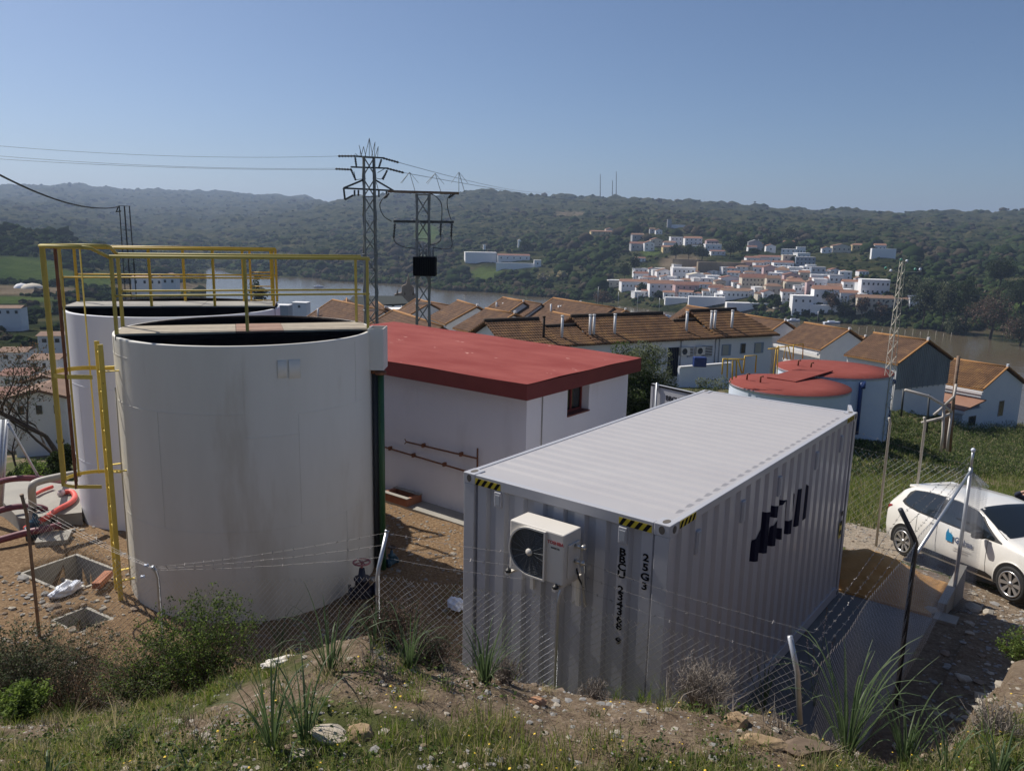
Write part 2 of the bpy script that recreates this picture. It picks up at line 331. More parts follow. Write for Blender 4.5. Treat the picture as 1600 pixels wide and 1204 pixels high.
def height(x, y, rough=True):
    x = np.asarray(x, float); y = np.asarray(y, float)
    r = np.hypot(x, y); az = np.arctan2(x, y); k, l = kl(x, y)
    far = interp2(caz, RG, cz, az, r)
    # the levelled yard around the tanks and the container
    yard = -(0.22*np.clip(l-6.2, 0, 4.7)+.07*np.clip(l-10.9, 0, 99))*sstep(-4.5, -2.5, k) - 0.12*np.clip(l-9, 0, 99)*(1-sstep(-4.5, -2.5, k)) - .03*np.clip(k-1.6, 0, 9)*sstep(3, 6, l)
    yard = np.maximum(yard, far - 30)
    t = sstep(15, 24, r); z = yard*(1-t) + far*t
    q = np.clip(x/np.maximum(y, .3), -1.2, 1.2)
    pr = interp2(NQ, NY, NP, q, np.clip(y, 0, 8.5))
    pr = np.minimum(pr, np.where((k < 1.75) & (l > -3), np.maximum(0, (-l-.25)*1.7), 99))
    tn = sstep(7.6, 9.6, y); z = np.where(y < 9.6, pr*(1-tn) + z*tn, z)
    if rough:
        flat = sstep(-.8, -.2, l)*sstep(1.9, 1.4, k)*sstep(-3.2, -2.8, k)*sstep(7, 6.3, l)
        amp = np.where(r < 14, .06, .06 + .0045*np.clip(r-60, 0, 400)*.35)
        n1 = fbm(x*.9, y*.9, 5)*np.where(r < 60, amp, 0)*(1-flat)
        n2 = fbm(x/60, y/60, 5)*np.clip(r-380, 0, 1500)*.012*sstep(380, 700, r)
        n3 = fbm(x/9, y/9, 3)*np.clip(r-380, 0, 700)*.006
        land = sstep(WATER-.5, WATER+6, z)
        z = z + n1 + (n2 + n3)*land*(r > 60)
        yd = (r < 22) & (l > -.8) & ~((k > -4.4) & (k < -2.5) & (l > 3.8)) & ~((k < -4.4) & (l > 3.6))
        z = z + np.where(yd, (fbm(x*.6+5, y*.6, 3)*.07 + fbm(x*5, y*5, 3)*.03)*sstep(-.8, .2, l), 0)
        near = (r < 9) & (l < -.2)
        z = z + np.where(near, fbm(x*3.1, y*3.1, 4)*.05, 0)
    z = np.where((k > -2.7) & (k < 1.75) & (l > -.35) & (l < 6.9), np.minimum(z, -.06), z)
    for (px_, py_, a_, b_, g_, dp) in PITS:
        u = (x-px_)*math.cos(g_) + (y-py_)*math.sin(g_); v = -(x-px_)*math.sin(g_) + (y-py_)*math.cos(g_)
        z = np.where((abs(u) < a_+.03) & (abs(v) < b_+.03), -dp, z)
    return z
def H(x, y): return float(height(np.array([x]), np.array([y]))[0])
def hit(px, py, r0=3.0, r1=5000, n=900):     # where the line of sight through a pixel meets the terrain
    d = ray(px, py); hd = math.hypot(d.x, d.y); rr = np.geomspace(r0, r1, n)
    x = rr*d.x/hd; y = rr*d.y/hd; s = EYE + rr*d.z/hd - height(x, y, False)
    i = np.argmax(s < 0)
    if s[i] >= 0: i = n-1
    r = rr[max(i-1, 0)] + (rr[i]-rr[max(i-1, 0)])*.5
    return Vector((r*d.x/hd, r*d.y/hd, float(height(np.array([r*d.x/hd]), np.array([r*d.y/hd]))[0])))
PIT1 = tuple(onz(113, 893, 0).xy); PIT2 = tuple(onz(128, 966, 0).xy)
PITS += [(*PIT1, .62, .42, TH+.12, .55), (*PIT2, .30, .22, TH+.12, .35)]

def ground_mat():
    mt, t, b = new_mat("earth and grass"); L = t.links.new; N = t.nodes.new
    tc = N("ShaderNodeTexCoord"); at_ = N("ShaderNodeVertexColor"); at_.layer_name = "zone"
    sep = N("ShaderNodeSeparateColor"); L(at_.outputs[0], sep.inputs[0])
    def noi(s, d=6, ro=.65):
        n = N("ShaderNodeTexNoise"); n.inputs["Scale"].default_value = s; n.inputs["Detail"].default_value = d; n.inputs["Roughness"].default_value = ro
        L(tc.outputs["Object"], n.inputs[0]); return n.outputs[0]
    def ramp(x, *st):
        r = N("ShaderNodeValToRGB"); e = r.color_ramp.elements
        while len(e) < len(st): e.new(0.5)
        for q, (p, c) in zip(e, st): q.position = p; q.color = (*c, 1)
        L(x, r.inputs[0]); return r.outputs[0]
    def mix(f, a, c):
        mx = N("ShaderNodeMix"); mx.data_type = 'RGBA'; L(f, mx.inputs[0]); L(a, mx.inputs[6]); L(c, mx.inputs[7]); return mx.outputs[2]
    n1, n2, n3 = noi(7), noi(.9), noi(26, 4)
    dirt = ramp(n1, (.3, (.10, .068, .042)), (.5, (.19, .14, .095)), (.7, (.30, .235, .17)))
    dirt2 = ramp(n3, (.35, (.13, .09, .06)), (.6, (.26, .2, .14)), (.75, (.42, .37, .3)))
    base = mix(noi(3.3), dirt, dirt2)
    grass = ramp(n1, (.3, (.035, .042, .014)), (.5, (.075, .085, .026)), (.72, (.13, .13, .055)))
    orange = ramp(n3, (.3, (.13, .08, .045)), (.55, (.25, .165, .095)), (.75, (.38, .28, .18)))
    track = ramp(n1, (.3, (.27, .22, .165)), (.6, (.36, .30, .235)), (.8, (.42, .37, .3)))
    def masked(x, amt=.55):
        a = N("ShaderNodeMath"); a.operation = 'MULTIPLY_ADD'; L(n2, a.inputs[0]); a.inputs[1].default_value = amt*2; a.inputs[2].default_value = -amt
        c = N("ShaderNodeMath"); c.operation = 'ADD'; L(x, c.inputs[0]); L(a.outputs[0], c.inputs[1])
        d = N("ShaderNodeMath"); d.operation = 'ADD'; L(c.outputs[0], d.inputs[0])
        e = N("ShaderNodeMath"); e.operation = 'MULTIPLY_ADD'; L(n1, e.inputs[0]); e.inputs[1].default_value = .5; e.inputs[2].default_value = -.25; L(e.outputs[0], d.inputs[1])
        return ramp(d.outputs[0], (.42, (0, 0, 0)), (.58, (1, 1, 1)))
    col = mix(masked(sep.outputs[1], .15), base, orange); col = mix(masked(sep.outputs[0], .4), col, grass); col = mix(masked(sep.outputs[2], .05), col, track)
    L(col, b.inputs["Base Color"]); b.inputs["Roughness"].default_value = .95; b.inputs["Specular IOR Level"].default_value = .15
    bp = N("ShaderNodeBump"); bp.inputs["Strength"].default_value = 1; bp.inputs["Distance"].default_value = .05; L(noi(14, 8, .7), bp.inputs["Height"]); L(bp.outputs[0], b.inputs["Normal"])
    return mt
def hill_mat():
    mt, t, b = new_mat("wooded hillside"); L = t.links.new; N = t.nodes.new
    tc = N("ShaderNodeTexCoord"); at_ = N("ShaderNodeVertexColor"); at_.layer_name = "zone"
    sep = N("ShaderNodeSeparateColor"); L(at_.outputs[0], sep.inputs[0])
    def noi(s, d=8, ro=.6):
        n = N("ShaderNodeTexNoise"); n.inputs["Scale"].default_value = s; n.inputs["Detail"].default_value = d; n.inputs["Roughness"].default_value = ro
        L(tc.outputs["Object"], n.inputs[0]); return n.outputs[0]
    def ramp(x, *st):
        r = N("ShaderNodeValToRGB"); e = r.color_ramp.elements
        while len(e) < len(st): e.new(0.5)
        for q, (p, c) in zip(e, st): q.position = p; q.color = (*c, 1)
        L(x, r.inputs[0]); return r.outputs[0]
    def mix(f, a, c):
        mx = N("ShaderNodeMix"); mx.data_type = 'RGBA'; L(f, mx.inputs[0]); L(a, mx.inputs[6]); L(c, mx.inputs[7]); return mx.outputs[2]
    scrub = ramp(noi(.045, 10, .7), (.34, (.012, .018, .010)), (.46, (.028, .036, .017)), (.56, (.055, .058, .028)), (.68, (.11, .095, .055)))
    field = ramp(noi(.02), (.3, (.035, .06, .018)), (.7, (.085, .115, .036)))
    soil = ramp(noi(.06), (.3, (.12, .09, .06)), (.7, (.24, .19, .14)))
    col = mix(sep.outputs[0], scrub, field); col = mix(sep.outputs[1], col, soil)
    L(col, b.inputs["Base Color"]); b.inputs["Roughness"].default_value = 1; b.inputs["Specular IOR Level"].default_value = 0
    bp = N("ShaderNodeBump"); bp.inputs["Strength"].default_value = 1; bp.inputs["Distance"].default_value = 5; L(noi(.1, 6, .7), bp.inputs["Height"]); L(bp.outputs[0], b.inputs["Normal"])
    return mt
def blob(px, py, cx, cy, rx, ry, soft=.35):      # zone mask from where a patch lies on the ground, in metres of azimuth and range
    pass
AZ = np.radians(np.concatenate([np.linspace(-88, -38, 40)[:-1], np.linspace(-38, 38, 700), np.linspace(38, 88, 40)[1:]]))
RR = np.concatenate([np.linspace(.3, 2.6, 14)[:-1], np.geomspace(2.6, 14, 190)[:-1], np.geomspace(14, 6400, 390)])
A_, R_ = np.meshgrid(AZ, RR, indexing='ij'); X_ = R_*np.sin(A_); Y_ = R_*np.cos(A_); Z_ = height(X_, Y_)
def sub_mesh(name, i0, i1, material, zone, kind='structure'):
    x, y, z = X_[:, i0:i1], Y_[:, i0:i1], Z_[:, i0:i1]; na, nr = x.shape
    V = np.stack([x, y, z], -1).reshape(-1, 3); idx = np.arange(na*nr).reshape(na, nr)
    Fq = np.stack([idx[:-1, :-1], idx[:-1, 1:], idx[1:, 1:], idx[1:, :-1]], -1).reshape(-1, 4)
    o = npmesh(name, V, Fq, material, smooth=True, kind=kind)
    ca = o.data.color_attributes.new("zone", 'FLOAT_COLOR', 'POINT')
    zz = zone(x, y, z); ca.data.foreach_set("color", np.stack([zz[0], zz[1], zz[2], np.ones_like(x)], -1).astype(np.float32).ravel())
    return o
def zone_near(x, y, z):
    r = np.hypot(x, y); k, l = kl(x, y); q = x/np.maximum(y, .3)
    n = fbm(x*1.3, y*1.3, 4)
    hill = (y < 8.0) & (l < -.5)
    g = np.where(hill, .36 + .45*sstep(4.0, 3.2, y) + .10*sstep(-.3, -.6, q) - .16*sstep(-.12, -.3, q)*sstep(4.6, 3.2, y) + n*.75 - .35*np.exp(-((y-4.2)/.5)**2)*sstep(-.35, -.1, q), 0)
    g = np.where(~hill, .08 + n*.2, g)
    g = np.where((l > 12.5) & (k > -6), .85, g); g = np.where((l > 8) & (k > -5) & (k < -2.5), .6, g)
    g = np.where((l > 10) & (k <= -5), .7, g)
    g = np.where((x < -8.5) & (y > 15.5), .95, g)
    g = np.where(r > 40, .55 + n*.3, g)
    orange = np.where((~hill) & (k < -2.2) & (l < 6), .75, .2); orange = np.where((k > -1) & (l > 6) & (l < 8.0) & (k < 1.3), 1, orange)
    track = ((l > 10.6) & (l < 13.6) & (k > -3.5) & (k < 4)).astype(float)*.95
    track = np.maximum(track, np.where((k > .3) & (l > 6.8) & (l <= 10.3), .42, 0))
    g = np.where(track > .9, .0, g)
    g = np.where((l > 10.15) & (l < 10.6) & (k > -3), .8, g)
    return np.clip(g, 0, 1), orange, track
def pxmask(x, y, z, boxes, soft=4):
    d = np.stack([x, y, z-EYE], -1); c = d@np.array(CAMF); c = np.where(c < 1, 1, c)
    px = 800+F_PX*(d@np.array(CR))/c; py = 602-F_PX*(d@np.array(CU))/c
    out = np.zeros_like(x)
    for (x0, y0, x1, y1) in boxes:
        cx, cy, rx, ry = (x0+x1)/2, (y0+y1)/2, (x1-x0)/2, (y1-y0)/2
        out = np.maximum(out, 1-sstep(.75, 1.15, np.hypot((px-cx)/rx, (py-cy)/ry) + fbm(x/25, y/25, 3)*.5))
    return out
FIELDS = [(-120, 404, 130, 442), (120, 424, 185, 446), (-60, 462, 75, 474), (648, 348, 690, 378), (1000, 384, 1030, 400), (1568, 468, 1620, 490), (735, 418, 790, 436)]
SOILS = [(-100, 444, 120, 462), (180, 440, 330, 462), (1030, 400, 1100, 430), (862, 331, 915, 337), (1120, 478, 1240, 500)]
def zone_far(x, y, z):
    return pxmask(x, y, z, FIELDS), pxmask(x, y, z, SOILS)*.8, np.zeros_like(x)
isp = int(np.searchsorted(RR, 150))
sub_mesh("ground", 0, isp+1, ground_mat(), zone_near)
sub_mesh("hills", isp, len(RR), hill_mat(), zone_far)
bk = MB(); bk.quad((-90, -60, 2.8), (90, -60, 2.8), (90, .0, 3.7), (-90, .0, 3.7)); bk.build("ground_behind", M['conc'] if False else mat('dry grass', (.1, .09, .05), .95, col2=(.16, .13, .08), scale=3), kind='structure')
# the river
wm, wt, wb = new_mat("river water"); wb.inputs["Base Color"].default_value = (.10, .08, .05, 1); wb.inputs["Roughness"].default_value = .12; wb.inputs["Specular IOR Level"].default_value = .28; wb.inputs["IOR"].default_value = 1.33
_n = wt.nodes.new("ShaderNodeTexNoise"); _n.inputs["Scale"].default_value = .25; _n.inputs["Detail"].default_value = 5
_c = wt.nodes.new("ShaderNodeTexCoord"); wt.links.new(_c.outputs["Object"], _n.inputs[0])
_b = wt.nodes.new("ShaderNodeBump"); _b.inputs["Strength"].default_value = .35; _b.inputs["Distance"].default_value = .5
wt.links.new(_n.outputs[0], _b.inputs["Height"]); wt.links.new(_b.outputs[0], wb.inputs["Normal"])
w_ = MB(); w_.quad((-1200, 150, WATER), (1200, 150, WATER), (1200, 1100, WATER), (-1200, 1100, WATER)); w_.build("water", wm, kind='structure')
# ---------------------------------------------------------------- the shipping container
def on_l(px, py, l):      # (k, z) where a line of sight crosses the vertical plane l = const of the site frame
    d = ray(px, py); o = Vector((-OX, -OY, EYE)); t = (l - o.dot(LU)) / d.dot(LU); p = o + d*t; return p.dot(KU), p.z
def on_k(px, py, k):      # (l, z) on the plane k = const
    d = ray(px, py); o = Vector((-OX, -OY, EYE)); t = (k - o.dot(KU)) / d.dot(KU); p = o + d*t; return p.dot(LU), p.z
CL, CW, CH = 6.058, 2.438, 2.896
def corr(s, pitch=.278, depth=.036, lip=.07):     # trapezoid wave: 0 on the outer flats, -depth in the troughs
    f = (s % pitch) / pitch; a = .46; b = .10
    if f < a: return 0.0
    if f < a + b: return -depth*(f-a)/b
    if f < 1-b: return -depth
    return -depth*(1-(f-(1-b))/b)
def corr_knots(n, pitch):
    out = []
    for i in range(n+1): out += [i*pitch, i*pitch+.46*pitch, i*pitch+.56*pitch, i*pitch+.9*pitch]
    return out
kA = on_l(972, 880, .014)[0]; kB = on_l(1009, 880, .014)[0]
FP = kB-kA; FPH = ((kA+CW-.23*FP) % FP)      # rib spacing and phase read off the two lettered flats
def make_container(name, label, mt, detail=True, cl=CL):
    t = thing(name, label, "shipping container", mat=mt)
    def sheet(part, knots, s0, s1, z0, z1, f, pitch):
        mb = MB(); ks = sorted(set([s0, s1] + [x for x in knots if s0 < x < s1]))
        vs = []
        for s in ks: vs += [f(s, z0), f(s, z1)]
        mb.add(vs, [(2*i, 2*i+2, 2*i+3, 2*i+1) for i in range(len(ks)-1)]); return mb.build(part, M['cont'], t)
    ps = .278; kn = corr_knots(24, ps); off = -.014
    sheet("side_panel", kn, .16, cl-.16, .16, CH-.075, lambda s, z: (off+corr(s), s, z), ps)
    sheet("side_panel", kn, .16, cl-.16, .16, CH-.075, lambda s, z: (-CW-off-corr(s), s, z), ps)
    pf = FP; kf = [x-CW+FPH-FP for x in corr_knots(13, pf)]
    sheet("end_panel", kf, -CW+.15, -.15, .16, CH-.1, lambda s, z: (s, -off-corr(s+CW-FPH, pf, .045), z), pf)
    sheet("end_panel", kf, -CW+.15, -.15, .16, CH-.1, lambda s, z: (s, cl+off+corr(s+CW-FPH, pf, .045), z), pf) if False else None
    # roof sheet with raised transverse ribs that end short of the rails
    mb = MB(); ys = [.02]; pr = .209; n = int((cl-.75)/pr); ribs = []
    nx = [-CW+.03, -CW+.10, -CW+.135, -.135, -.10, -.03]; rise = [0, 0, 1, 1, 0, 0]
    y = .36
    rows = [(.02, 0), (.30, 0)]
    for i in range(n): rows += [(y, 0), (y+.045, 1), (y+.10, 1), (y+.145, 0)]; y += pr
    rows += [(cl-.02, 0)]
    vs = []
    for (yy, up) in rows:
        for xx, rr2 in zip(nx, rise): vs.append((xx, yy, CH-.012 + .013*up*rr2))
    nn = len(nx)
    mb.add(vs, [(i*nn+j, i*nn+j+1, (i+1)*nn+j+1, (i+1)*nn+j) for i in range(len(rows)-1) for j in range(nn-1)])
    mb.build("roof_sheet", M['controof'], t)
    def rail(part, a, b): MB().bbox(a, b, .006).build(part, M['cont'], t)
    for x0, x1 in ((-.062, -.002), (-CW+.002, -CW+.062)):
        rail("top_rail", (x0, .17, CH-.082), (x1, cl-.17, CH-.004)); rail("bottom_rail", (x0+(-.0 if x0 > -1 else 0), .17, .02), (x1, cl-.17, .18))
    for y0, y1 in ((.002, .075), (cl-.075, cl-.002)):
        rail("top_rail", (-CW+.165, y0, CH-.112), (-.165, y1, CH-.004)); rail("bottom_rail", (-CW+.165, y0, .02), (-.165, y1, .18))
    for sx in (0, 1):
        for sy in (0, 1):
            x0, x1 = (-.15, -.004) if sx == 0 else (-CW+.004, -CW+.15)
            y0, y1 = (.004, .10) if sy == 0 else (cl-.10, cl-.004)
            rail("corner_post", (x0, y0, .115), (x1, y1, CH-.118))
            for z0 in (0, CH-.118):
                cx0, cx1 = (-.162, 0) if sx == 0 else (-CW, -CW+.162)
                cy0, cy1 = (0, .178) if sy == 0 else (cl-.178, cl)
                ob = MB(); ob.bbox((cx0, cy0, z0), (cx1, cy1, z0+.118), .008)
                cas = ob.build("corner_casting", M['cont'], t)
                # sockets of the casting: dark ovals standing a hair proud of each face
                def oval(c, ax, ay, ra, rb, rim=True):
                    hb = MB(); N = 20
                    for k_, (s1, mi) in enumerate(((1.0, 0), )):
                        pts = [Vector(c)+Vector(ax)*ra*math.cos(2*math.pi*i/N)+Vector(ay)*rb*math.sin(2*math.pi*i/N) for i in range(N)]
                        nrm = Vector(ax).cross(Vector(ay)); hb.prism(pts, nrm*.0025)
                    hb.build("socket", M['sock'], cas)
                fx = 1 if sx == 0 else -1; fy = -1 if sy == 0 else 1
                mx_, my_ = (cx0+cx1)/2, (cy0+cy1)/2
                if detail:
                    oval((mx_, cy0 if sy == 0 else cy1, z0+.062), (1, 0, 0), (0, 0, 1) if fy < 0 else (0, 0, -1), .030, .040)
                    oval((cx1 if sx == 0 else cx0, my_, z0+.062), (0, 1, 0), (0, 0, 1) if fx > 0 else (0, 0, -1), .036, .036)
                    if z0 > 1: oval((mx_, my_, CH), (1, 0, 0), (0, 1, 0), .031, .056)
    return t
M['sock'] = mat('socket shadow steel', (.07, .06, .05), .8, col2=(.14, .12, .1), scale=20)
cont = make_container("shipping_container", "long grey twenty foot container with an air conditioner on its end", SITE)
# striped hazard strips beside the castings
def hazard(a, u, v, n, L_, h, nrm, parent):
    mb = MB(); a, u, v, nrm = Vector(a), Vector(u), Vector(v), Vector(nrm)
    mb.cur = 0; mb.prism([a, a+u*L_, a+u*L_+v*h, a+v*h], nrm*.002)
    mb.cur = 1; w_ = L_/n
    for i in range(n):
        s0 = i*w_ + w_*.5; P4 = [(s0, h), (s0+w_*.5, h), (s0+w_*.5-h*.7, 0), (s0-h*.7, 0)]
        P4 = [(min(max(s, 0), L_), q) for s, q in P4]
        mb.prism([a+u*s+v*q+nrm*.0022 for s, q in P4], nrm*.001)
    mb.build("hazard_stripe", [M['yel'], M['blackp']], parent)
hazard((-CW+.17, -.0005, CH-.108), (1, 0, 0), (0, 0, 1), 4, .34, .072, (0, -1, 0), cont)
hazard((-.52, -.0005, CH-.108), (1, 0, 0), (0, 0, 1), 4, .34, .072, (0, -1, 0), cont)
hazard((.0, .19, CH-.078), (0, 1, 0), (0, 0, 1), 4, .34, .068, (1, 0, 0), cont)
hazard((.0, CL-.52, CH-.078), (0, 1, 0), (0, 0, 1), 4, .34, .068, (1, 0, 0), cont)
# ventilator covers
vz1, vz0 = on_l(974, 823, 0)[1], on_l(974, 849, 0)[1]
for kx in (on_l(778, 780, 0)[0], kA):
    b_ = MB(); b_.bbox((kx-.045, -.012, vz0), (kx+.045, .03, vz1), .008); v_ = b_.build("vent_cover", M['cont'], cont)
    MB().box((kx-.03, -.018, vz0+.03), (kx+.03, -.0125, vz1-.03)).build("louvre", M['ventgrey'] if 'ventgrey' in M else M.setdefault('ventgrey', mat('pale grey plastic', (.40, .41, .43), .5)), v_)
for (px, py) in ((1101, 825), (1170, 780), (1226, 738), (1274, 708), (1314, 680)):
    l_, z_ = on_k(px, py, 0); l_ = round((l_-.23*.278)/.278)*.278+.23*.278
    b_ = MB(); b_.bbox((-.03, l_-.045, CH-.46), (.012, l_+.045, CH-.22), .008); v_ = b_.build("vent_cover", M['cont'], cont)
    MB().box((.0125, l_-.03, CH-.44), (.017, l_+.03, CH-.24)).build("louvre", M['ventgrey'], v_)
# painted characters down the end wall
def stacked(s, kx, ztop, size, step, gaps=()):
    for i, ch in enumerate(s):
        if ch == ' ': continue
        k_surf = .014
        Mx = Matrix.Translation((kx, .010, ztop-i*step)) @ Matrix.Rotation(R(90), 4, 'X') @ Matrix.Diagonal((1.3, 1, 1, 1))
        text_part("lettering", ch, size, Mx, M['blackp'], cont, .002, size*.026)
zA = on_l(976, 863, .014)[1]; zB = on_l(969, 1005, .014)[1]
stacked("BBCU 234368 9", kA, zA, .098, (zA-zB)/12*.98)
zC = on_l(1012, 872, .014)[1]; zD = on_l(1008, 916, .014)[1]
stacked("25G3", kB, zC, .098, (zC-zD)/3)
# the dark blue emblem on the long side, following the corrugations
def decal(polys, matname, part, off=.004):
    mb = MB()
    for poly in polys:
        ls = [p[0] for p in poly]; l0, l1 = min(ls), max(ls); n = max(2, int((l1-l0)/.012)); prev = None
        for i in range(n+1):
            s = l0 + (l1-l0)*(i/n)*.9998 + 1e-5; zs = []
            for j in range(len(poly)):
                (a, za), (b, zb) = poly[j], poly[(j+1) % len(poly)]
                if (a-s)*(b-s) <= 0 and abs(a-b) > 1e-9: zs.append(za+(zb-za)*(s-a)/(b-a))
            if len(zs) < 2: prev = None; continue
            x = -.014 + corr(s) + off; cur = (Vector((x, s, min(zs))), Vector((x, s, max(zs))))
            if prev: mb.quad(prev[0], cur[0], cur[1], prev[1])
            prev = cur
    return mb.build(part, M[matname], cont)
EMB = [[(105,1040),(185,1025),(205,820),(228,615),(140,800)], [(215,940),(290,930),(335,445),(260,455)], [(325,855),(385,845),(415,535),(355,620)],
 [(355,515),(410,515),(425,375),(370,380)], [(425,775),(460,770),(467,635),(432,645)], [(462,385),(468,312),(520,305)], [(510,715),(580,700),(595,530),(530,560)],
 [(590,540),(600,530),(612,235),(602,225)], [(492,650),(502,690),(524,305),(514,305)], [(615,625),(665,605),(710,170),(660,180)], [(705,548),(752,510),(790,200),(783,145),(748,118)]]
decal([[on_k(1160+x/7.525, 740+y/7.525, -.012) for x, y in p] for p in EMB], 'navy', "painted_emblem")
pl_, pz_ = on_k(1307, 822, 0); pl0, pz0 = on_k(1305, 846, 0)
MB().box((.0, CL-.36, pz0), (.004, CL-.24, pz_)).build("safety_label", M['yel'], cont)
for i in range(3): MB().box((.0045, CL-.345, pz0+.05+i*.15), (.006, CL-.255, pz0+.12+i*.15)).build("label_mark", M['blackp'], cont)
MB().box((-.62, -.004, .16), (-.28, .0, .30)).build("forklift_pocket_plate", M['yel'], cont)

# air conditioner on brackets
lf = -.40
kL, zT = on_l(797, 811, lf); kR, _ = on_l(882, 835, lf); zBm = on_l(796, 888, lf)[1]
acM = SITE @ Matrix.Translation(((kL+kR)/2, lf, zBm))
aw, ah, ad = kR-kL, zT-zBm, .29
ac = thing("air_conditioner", "cream outdoor air conditioner unit fixed high on the container's end wall", "air conditioner", mat=acM)
b_ = MB(); b_.bbox((-aw/2, 0, 0), (aw/2, ad, ah), .014); b_.build("casing", M['acbody'], ac)
fcx, fcz, fr = -aw/2+.02+ah*.46, ah*.49, ah*.455
def fan_outline(g, n=40):
    pts = []
    for i in range(n):
        a = math.pi/2 + math.pi*i/(n-1); pts.append((fcx+math.cos(a)*(fr+g), fcz+math.sin(a)*(fr+g)))
    pts = pts + [(fcx+fr*.72+g, fcz-fr-g), (fcx+fr*.72+g, fcz+fr+g)]; return pts
rim = MB(); o1, o2 = fan_outline(.016), fan_outline(0); n_ = len(o1)
vs = [(x, -.028, z) for x, z in o1] + [(x, -.028, z) for x, z in o2] + [(x, -.0, z) for x, z in o1] + [(x, -.0, z) for x, z in o2]
rim.add(vs, [(i, (i+1) % n_, (i+1) % n_+n_, i+n_) for i in range(n_)] + [(i, i+2*n_, (i+1) % n_+2*n_, (i+1) % n_) for i in range(n_)] + [(i+n_, (i+1) % n_+n_, (i+1) % n_+3*n_, i+3*n_) for i in range(n_)])
fg = rim.build("fan_surround", M['acbody'], ac)
bk_ = MB(); bk_.prism([(x, -.004, z) for x, z in o2], (0, .0035, 0)); bk_.build("fan_opening", M['acdark'], ac)
gr = MB()
for i in range(1, 15):
    r_ = fr*i/15*1.0
    pts = [(fcx+r_*math.cos(a), -.02, fcz+r_*math.sin(a)) for a in np.linspace(0, 2*math.pi, 33)[:-1]]
    pts = [p for p in pts if p[0] < fcx+fr*.70]
    gr.tube(pts, .0016, 4, closed=(len(pts) == 32))
for i in range(16):
    a = i*math.pi/8+.1; e = min(fr, (fr*.70/max(math.cos(a), 1e-3)) if math.cos(a) > 0 else fr)
    gr.tube([(fcx+.03*math.cos(a), -.021, fcz+.03*math.sin(a)), (fcx+e*math.cos(a), -.021, fcz+e*math.sin(a))], .0018, 4)
for z_ in np.linspace(fcz-fr*.9, fcz+fr*.9, 17): gr.tube([(fcx+fr*.28, -.019, z_), (fcx+fr*.71, -.019, z_)], .0014, 4)
gr.build("fan_grille", M['wiregrey'] if 'wiregrey' in M else M.setdefault('wiregrey', mat('dull grey wire', (.16, .17, .18), .45, .4)), ac)
hb = MB(); hb.lathe([(.0001, 0), (.036, 0), (.036, .012), (.0001, .012)], 20, Matrix.Translation((fcx, -.018, fcz)) @ Matrix.Rotation(R(90), 4, 'X')); hb.build("fan_hub", M['acbody'], ac)
tx = (fcx+fr*.72+aw/2)/2+.012
text_part("lettering", "TOSHIBA", .044, Matrix.Translation((tx, -.0015, ah*.80)) @ Matrix.Rotation(R(90), 4, 'X'), M['redtext'], ac, .001, .0012)
text_part("lettering", "INVERTER", .022, Matrix.Translation((tx, -.0015, ah*.70)) @ Matrix.Rotation(R(90), 4, 'X'), M['acdark'], ac, .001, .0006)
for sx in (-1, 1):
    br = MB(); x_ = sx*aw*.30+(-.12 if sx < 0 else .06)
    br.box((x_-.02, -.05, -.05), (x_+.02, ad+.11, -.025)); br.box((x_-.02, ad+.08, -.35), (x_+.02, ad+.11, -.05))
    brk = br.build("bracket", M['acbody'], ac)
    ft = MB(); ft.lathe([(.0001, 0), (.03, 0), (.03, .025), (.018, .026), (.012, .04), (.0001, .04)], 12, Matrix.Translation((x_, -.022, -.025))); ft.build("rubber_foot", M['trim'], brk)
vb = MB(); vb.bbox((aw/2, .06, ah*.12), (aw/2+.018, .25, ah*.78), .006); vb.build("valve_cover", M['acbody'], ac)
for z_, s_ in ((ah*.72, 1), (ah*.42, 1)):
    q = MB(); q.tube([(aw/2+.02, .16, z_), (aw/2+.085, .16, z_)], .018, 10); q.tube([(aw/2+.085, .16, z_-.01), (aw/2+.125, .17, z_+.012)], .026, 10); q.build("service_valve", mat('brass valve', (.6, .56, .5), .3, .7), ac)
q = MB(); q.tube([(aw/2+.09, .16, ah*.38), (aw/2+.11, .17, ah*.2), (aw/2+.10, .2, 0), (aw/2+.06, .27, -.12), (aw/2+.05, .33, -.3)], .014, 8); q.build("refrigerant_pipe", M['pipe_grey'], ac)
q = MB(); q.tube([(aw/2+.015, .2, ah*.25), (aw/2+.05, .2, ah*.05), (aw/2+.09, .22, -.05), (aw/2+.05, .3, -.1), (aw/2+.02, .34, .1)], .009, 6); q.build("power_cable", M['trim'], ac)

# the far door of the container, swung right round so that its outside faces the camera
e_ = onz(1029, 601, 2.80); ek, el = tocc(e_.x, e_.y); hk, hl = -CW-.01, CL+.03
da = math.atan2(el-hl, ek-hk); DL = 1.17
Dm = Matrix.Translation((hk, hl, 0)) @ Matrix.Rotation(da, 4, 'Z')   # local x runs from the hinge to the free edge, outside face towards +y
dd = MB(); ys_ = [(0, 0), (.10, 0)]
for i in range(5): ys_ += [(.13+i*.22, 0), (.16+i*.22, -.03), (.25+i*.22, -.03), (.28+i*.22, 0)]
ys_ = [(a, b) for a, b in ys_ if a < DL-.05] + [(DL, 0)]
vs = []
for a, b in ys_: vs += [(a, b, .15), (a, b, 2.35)]
dd.add(vs, [(2*i, 2*i+2, 2*i+3, 2*i+1) for i in range(len(ys_)-1)])
dd.box((0, -.05, .15), (DL, -.035, 2.76)); dd.box((0, -.035, 2.35), (DL, .004, 2.76)); dd.box((DL-.05, -.05, .15), (DL, .012, 2.76))
dr = dd.build("door", M['cont'], cont, M=Dm)
MB().box((0, -.055, 2.763), (DL+.01, .016, 2.79)).build("door_gasket", M['blackp'], dr, M=Dm)
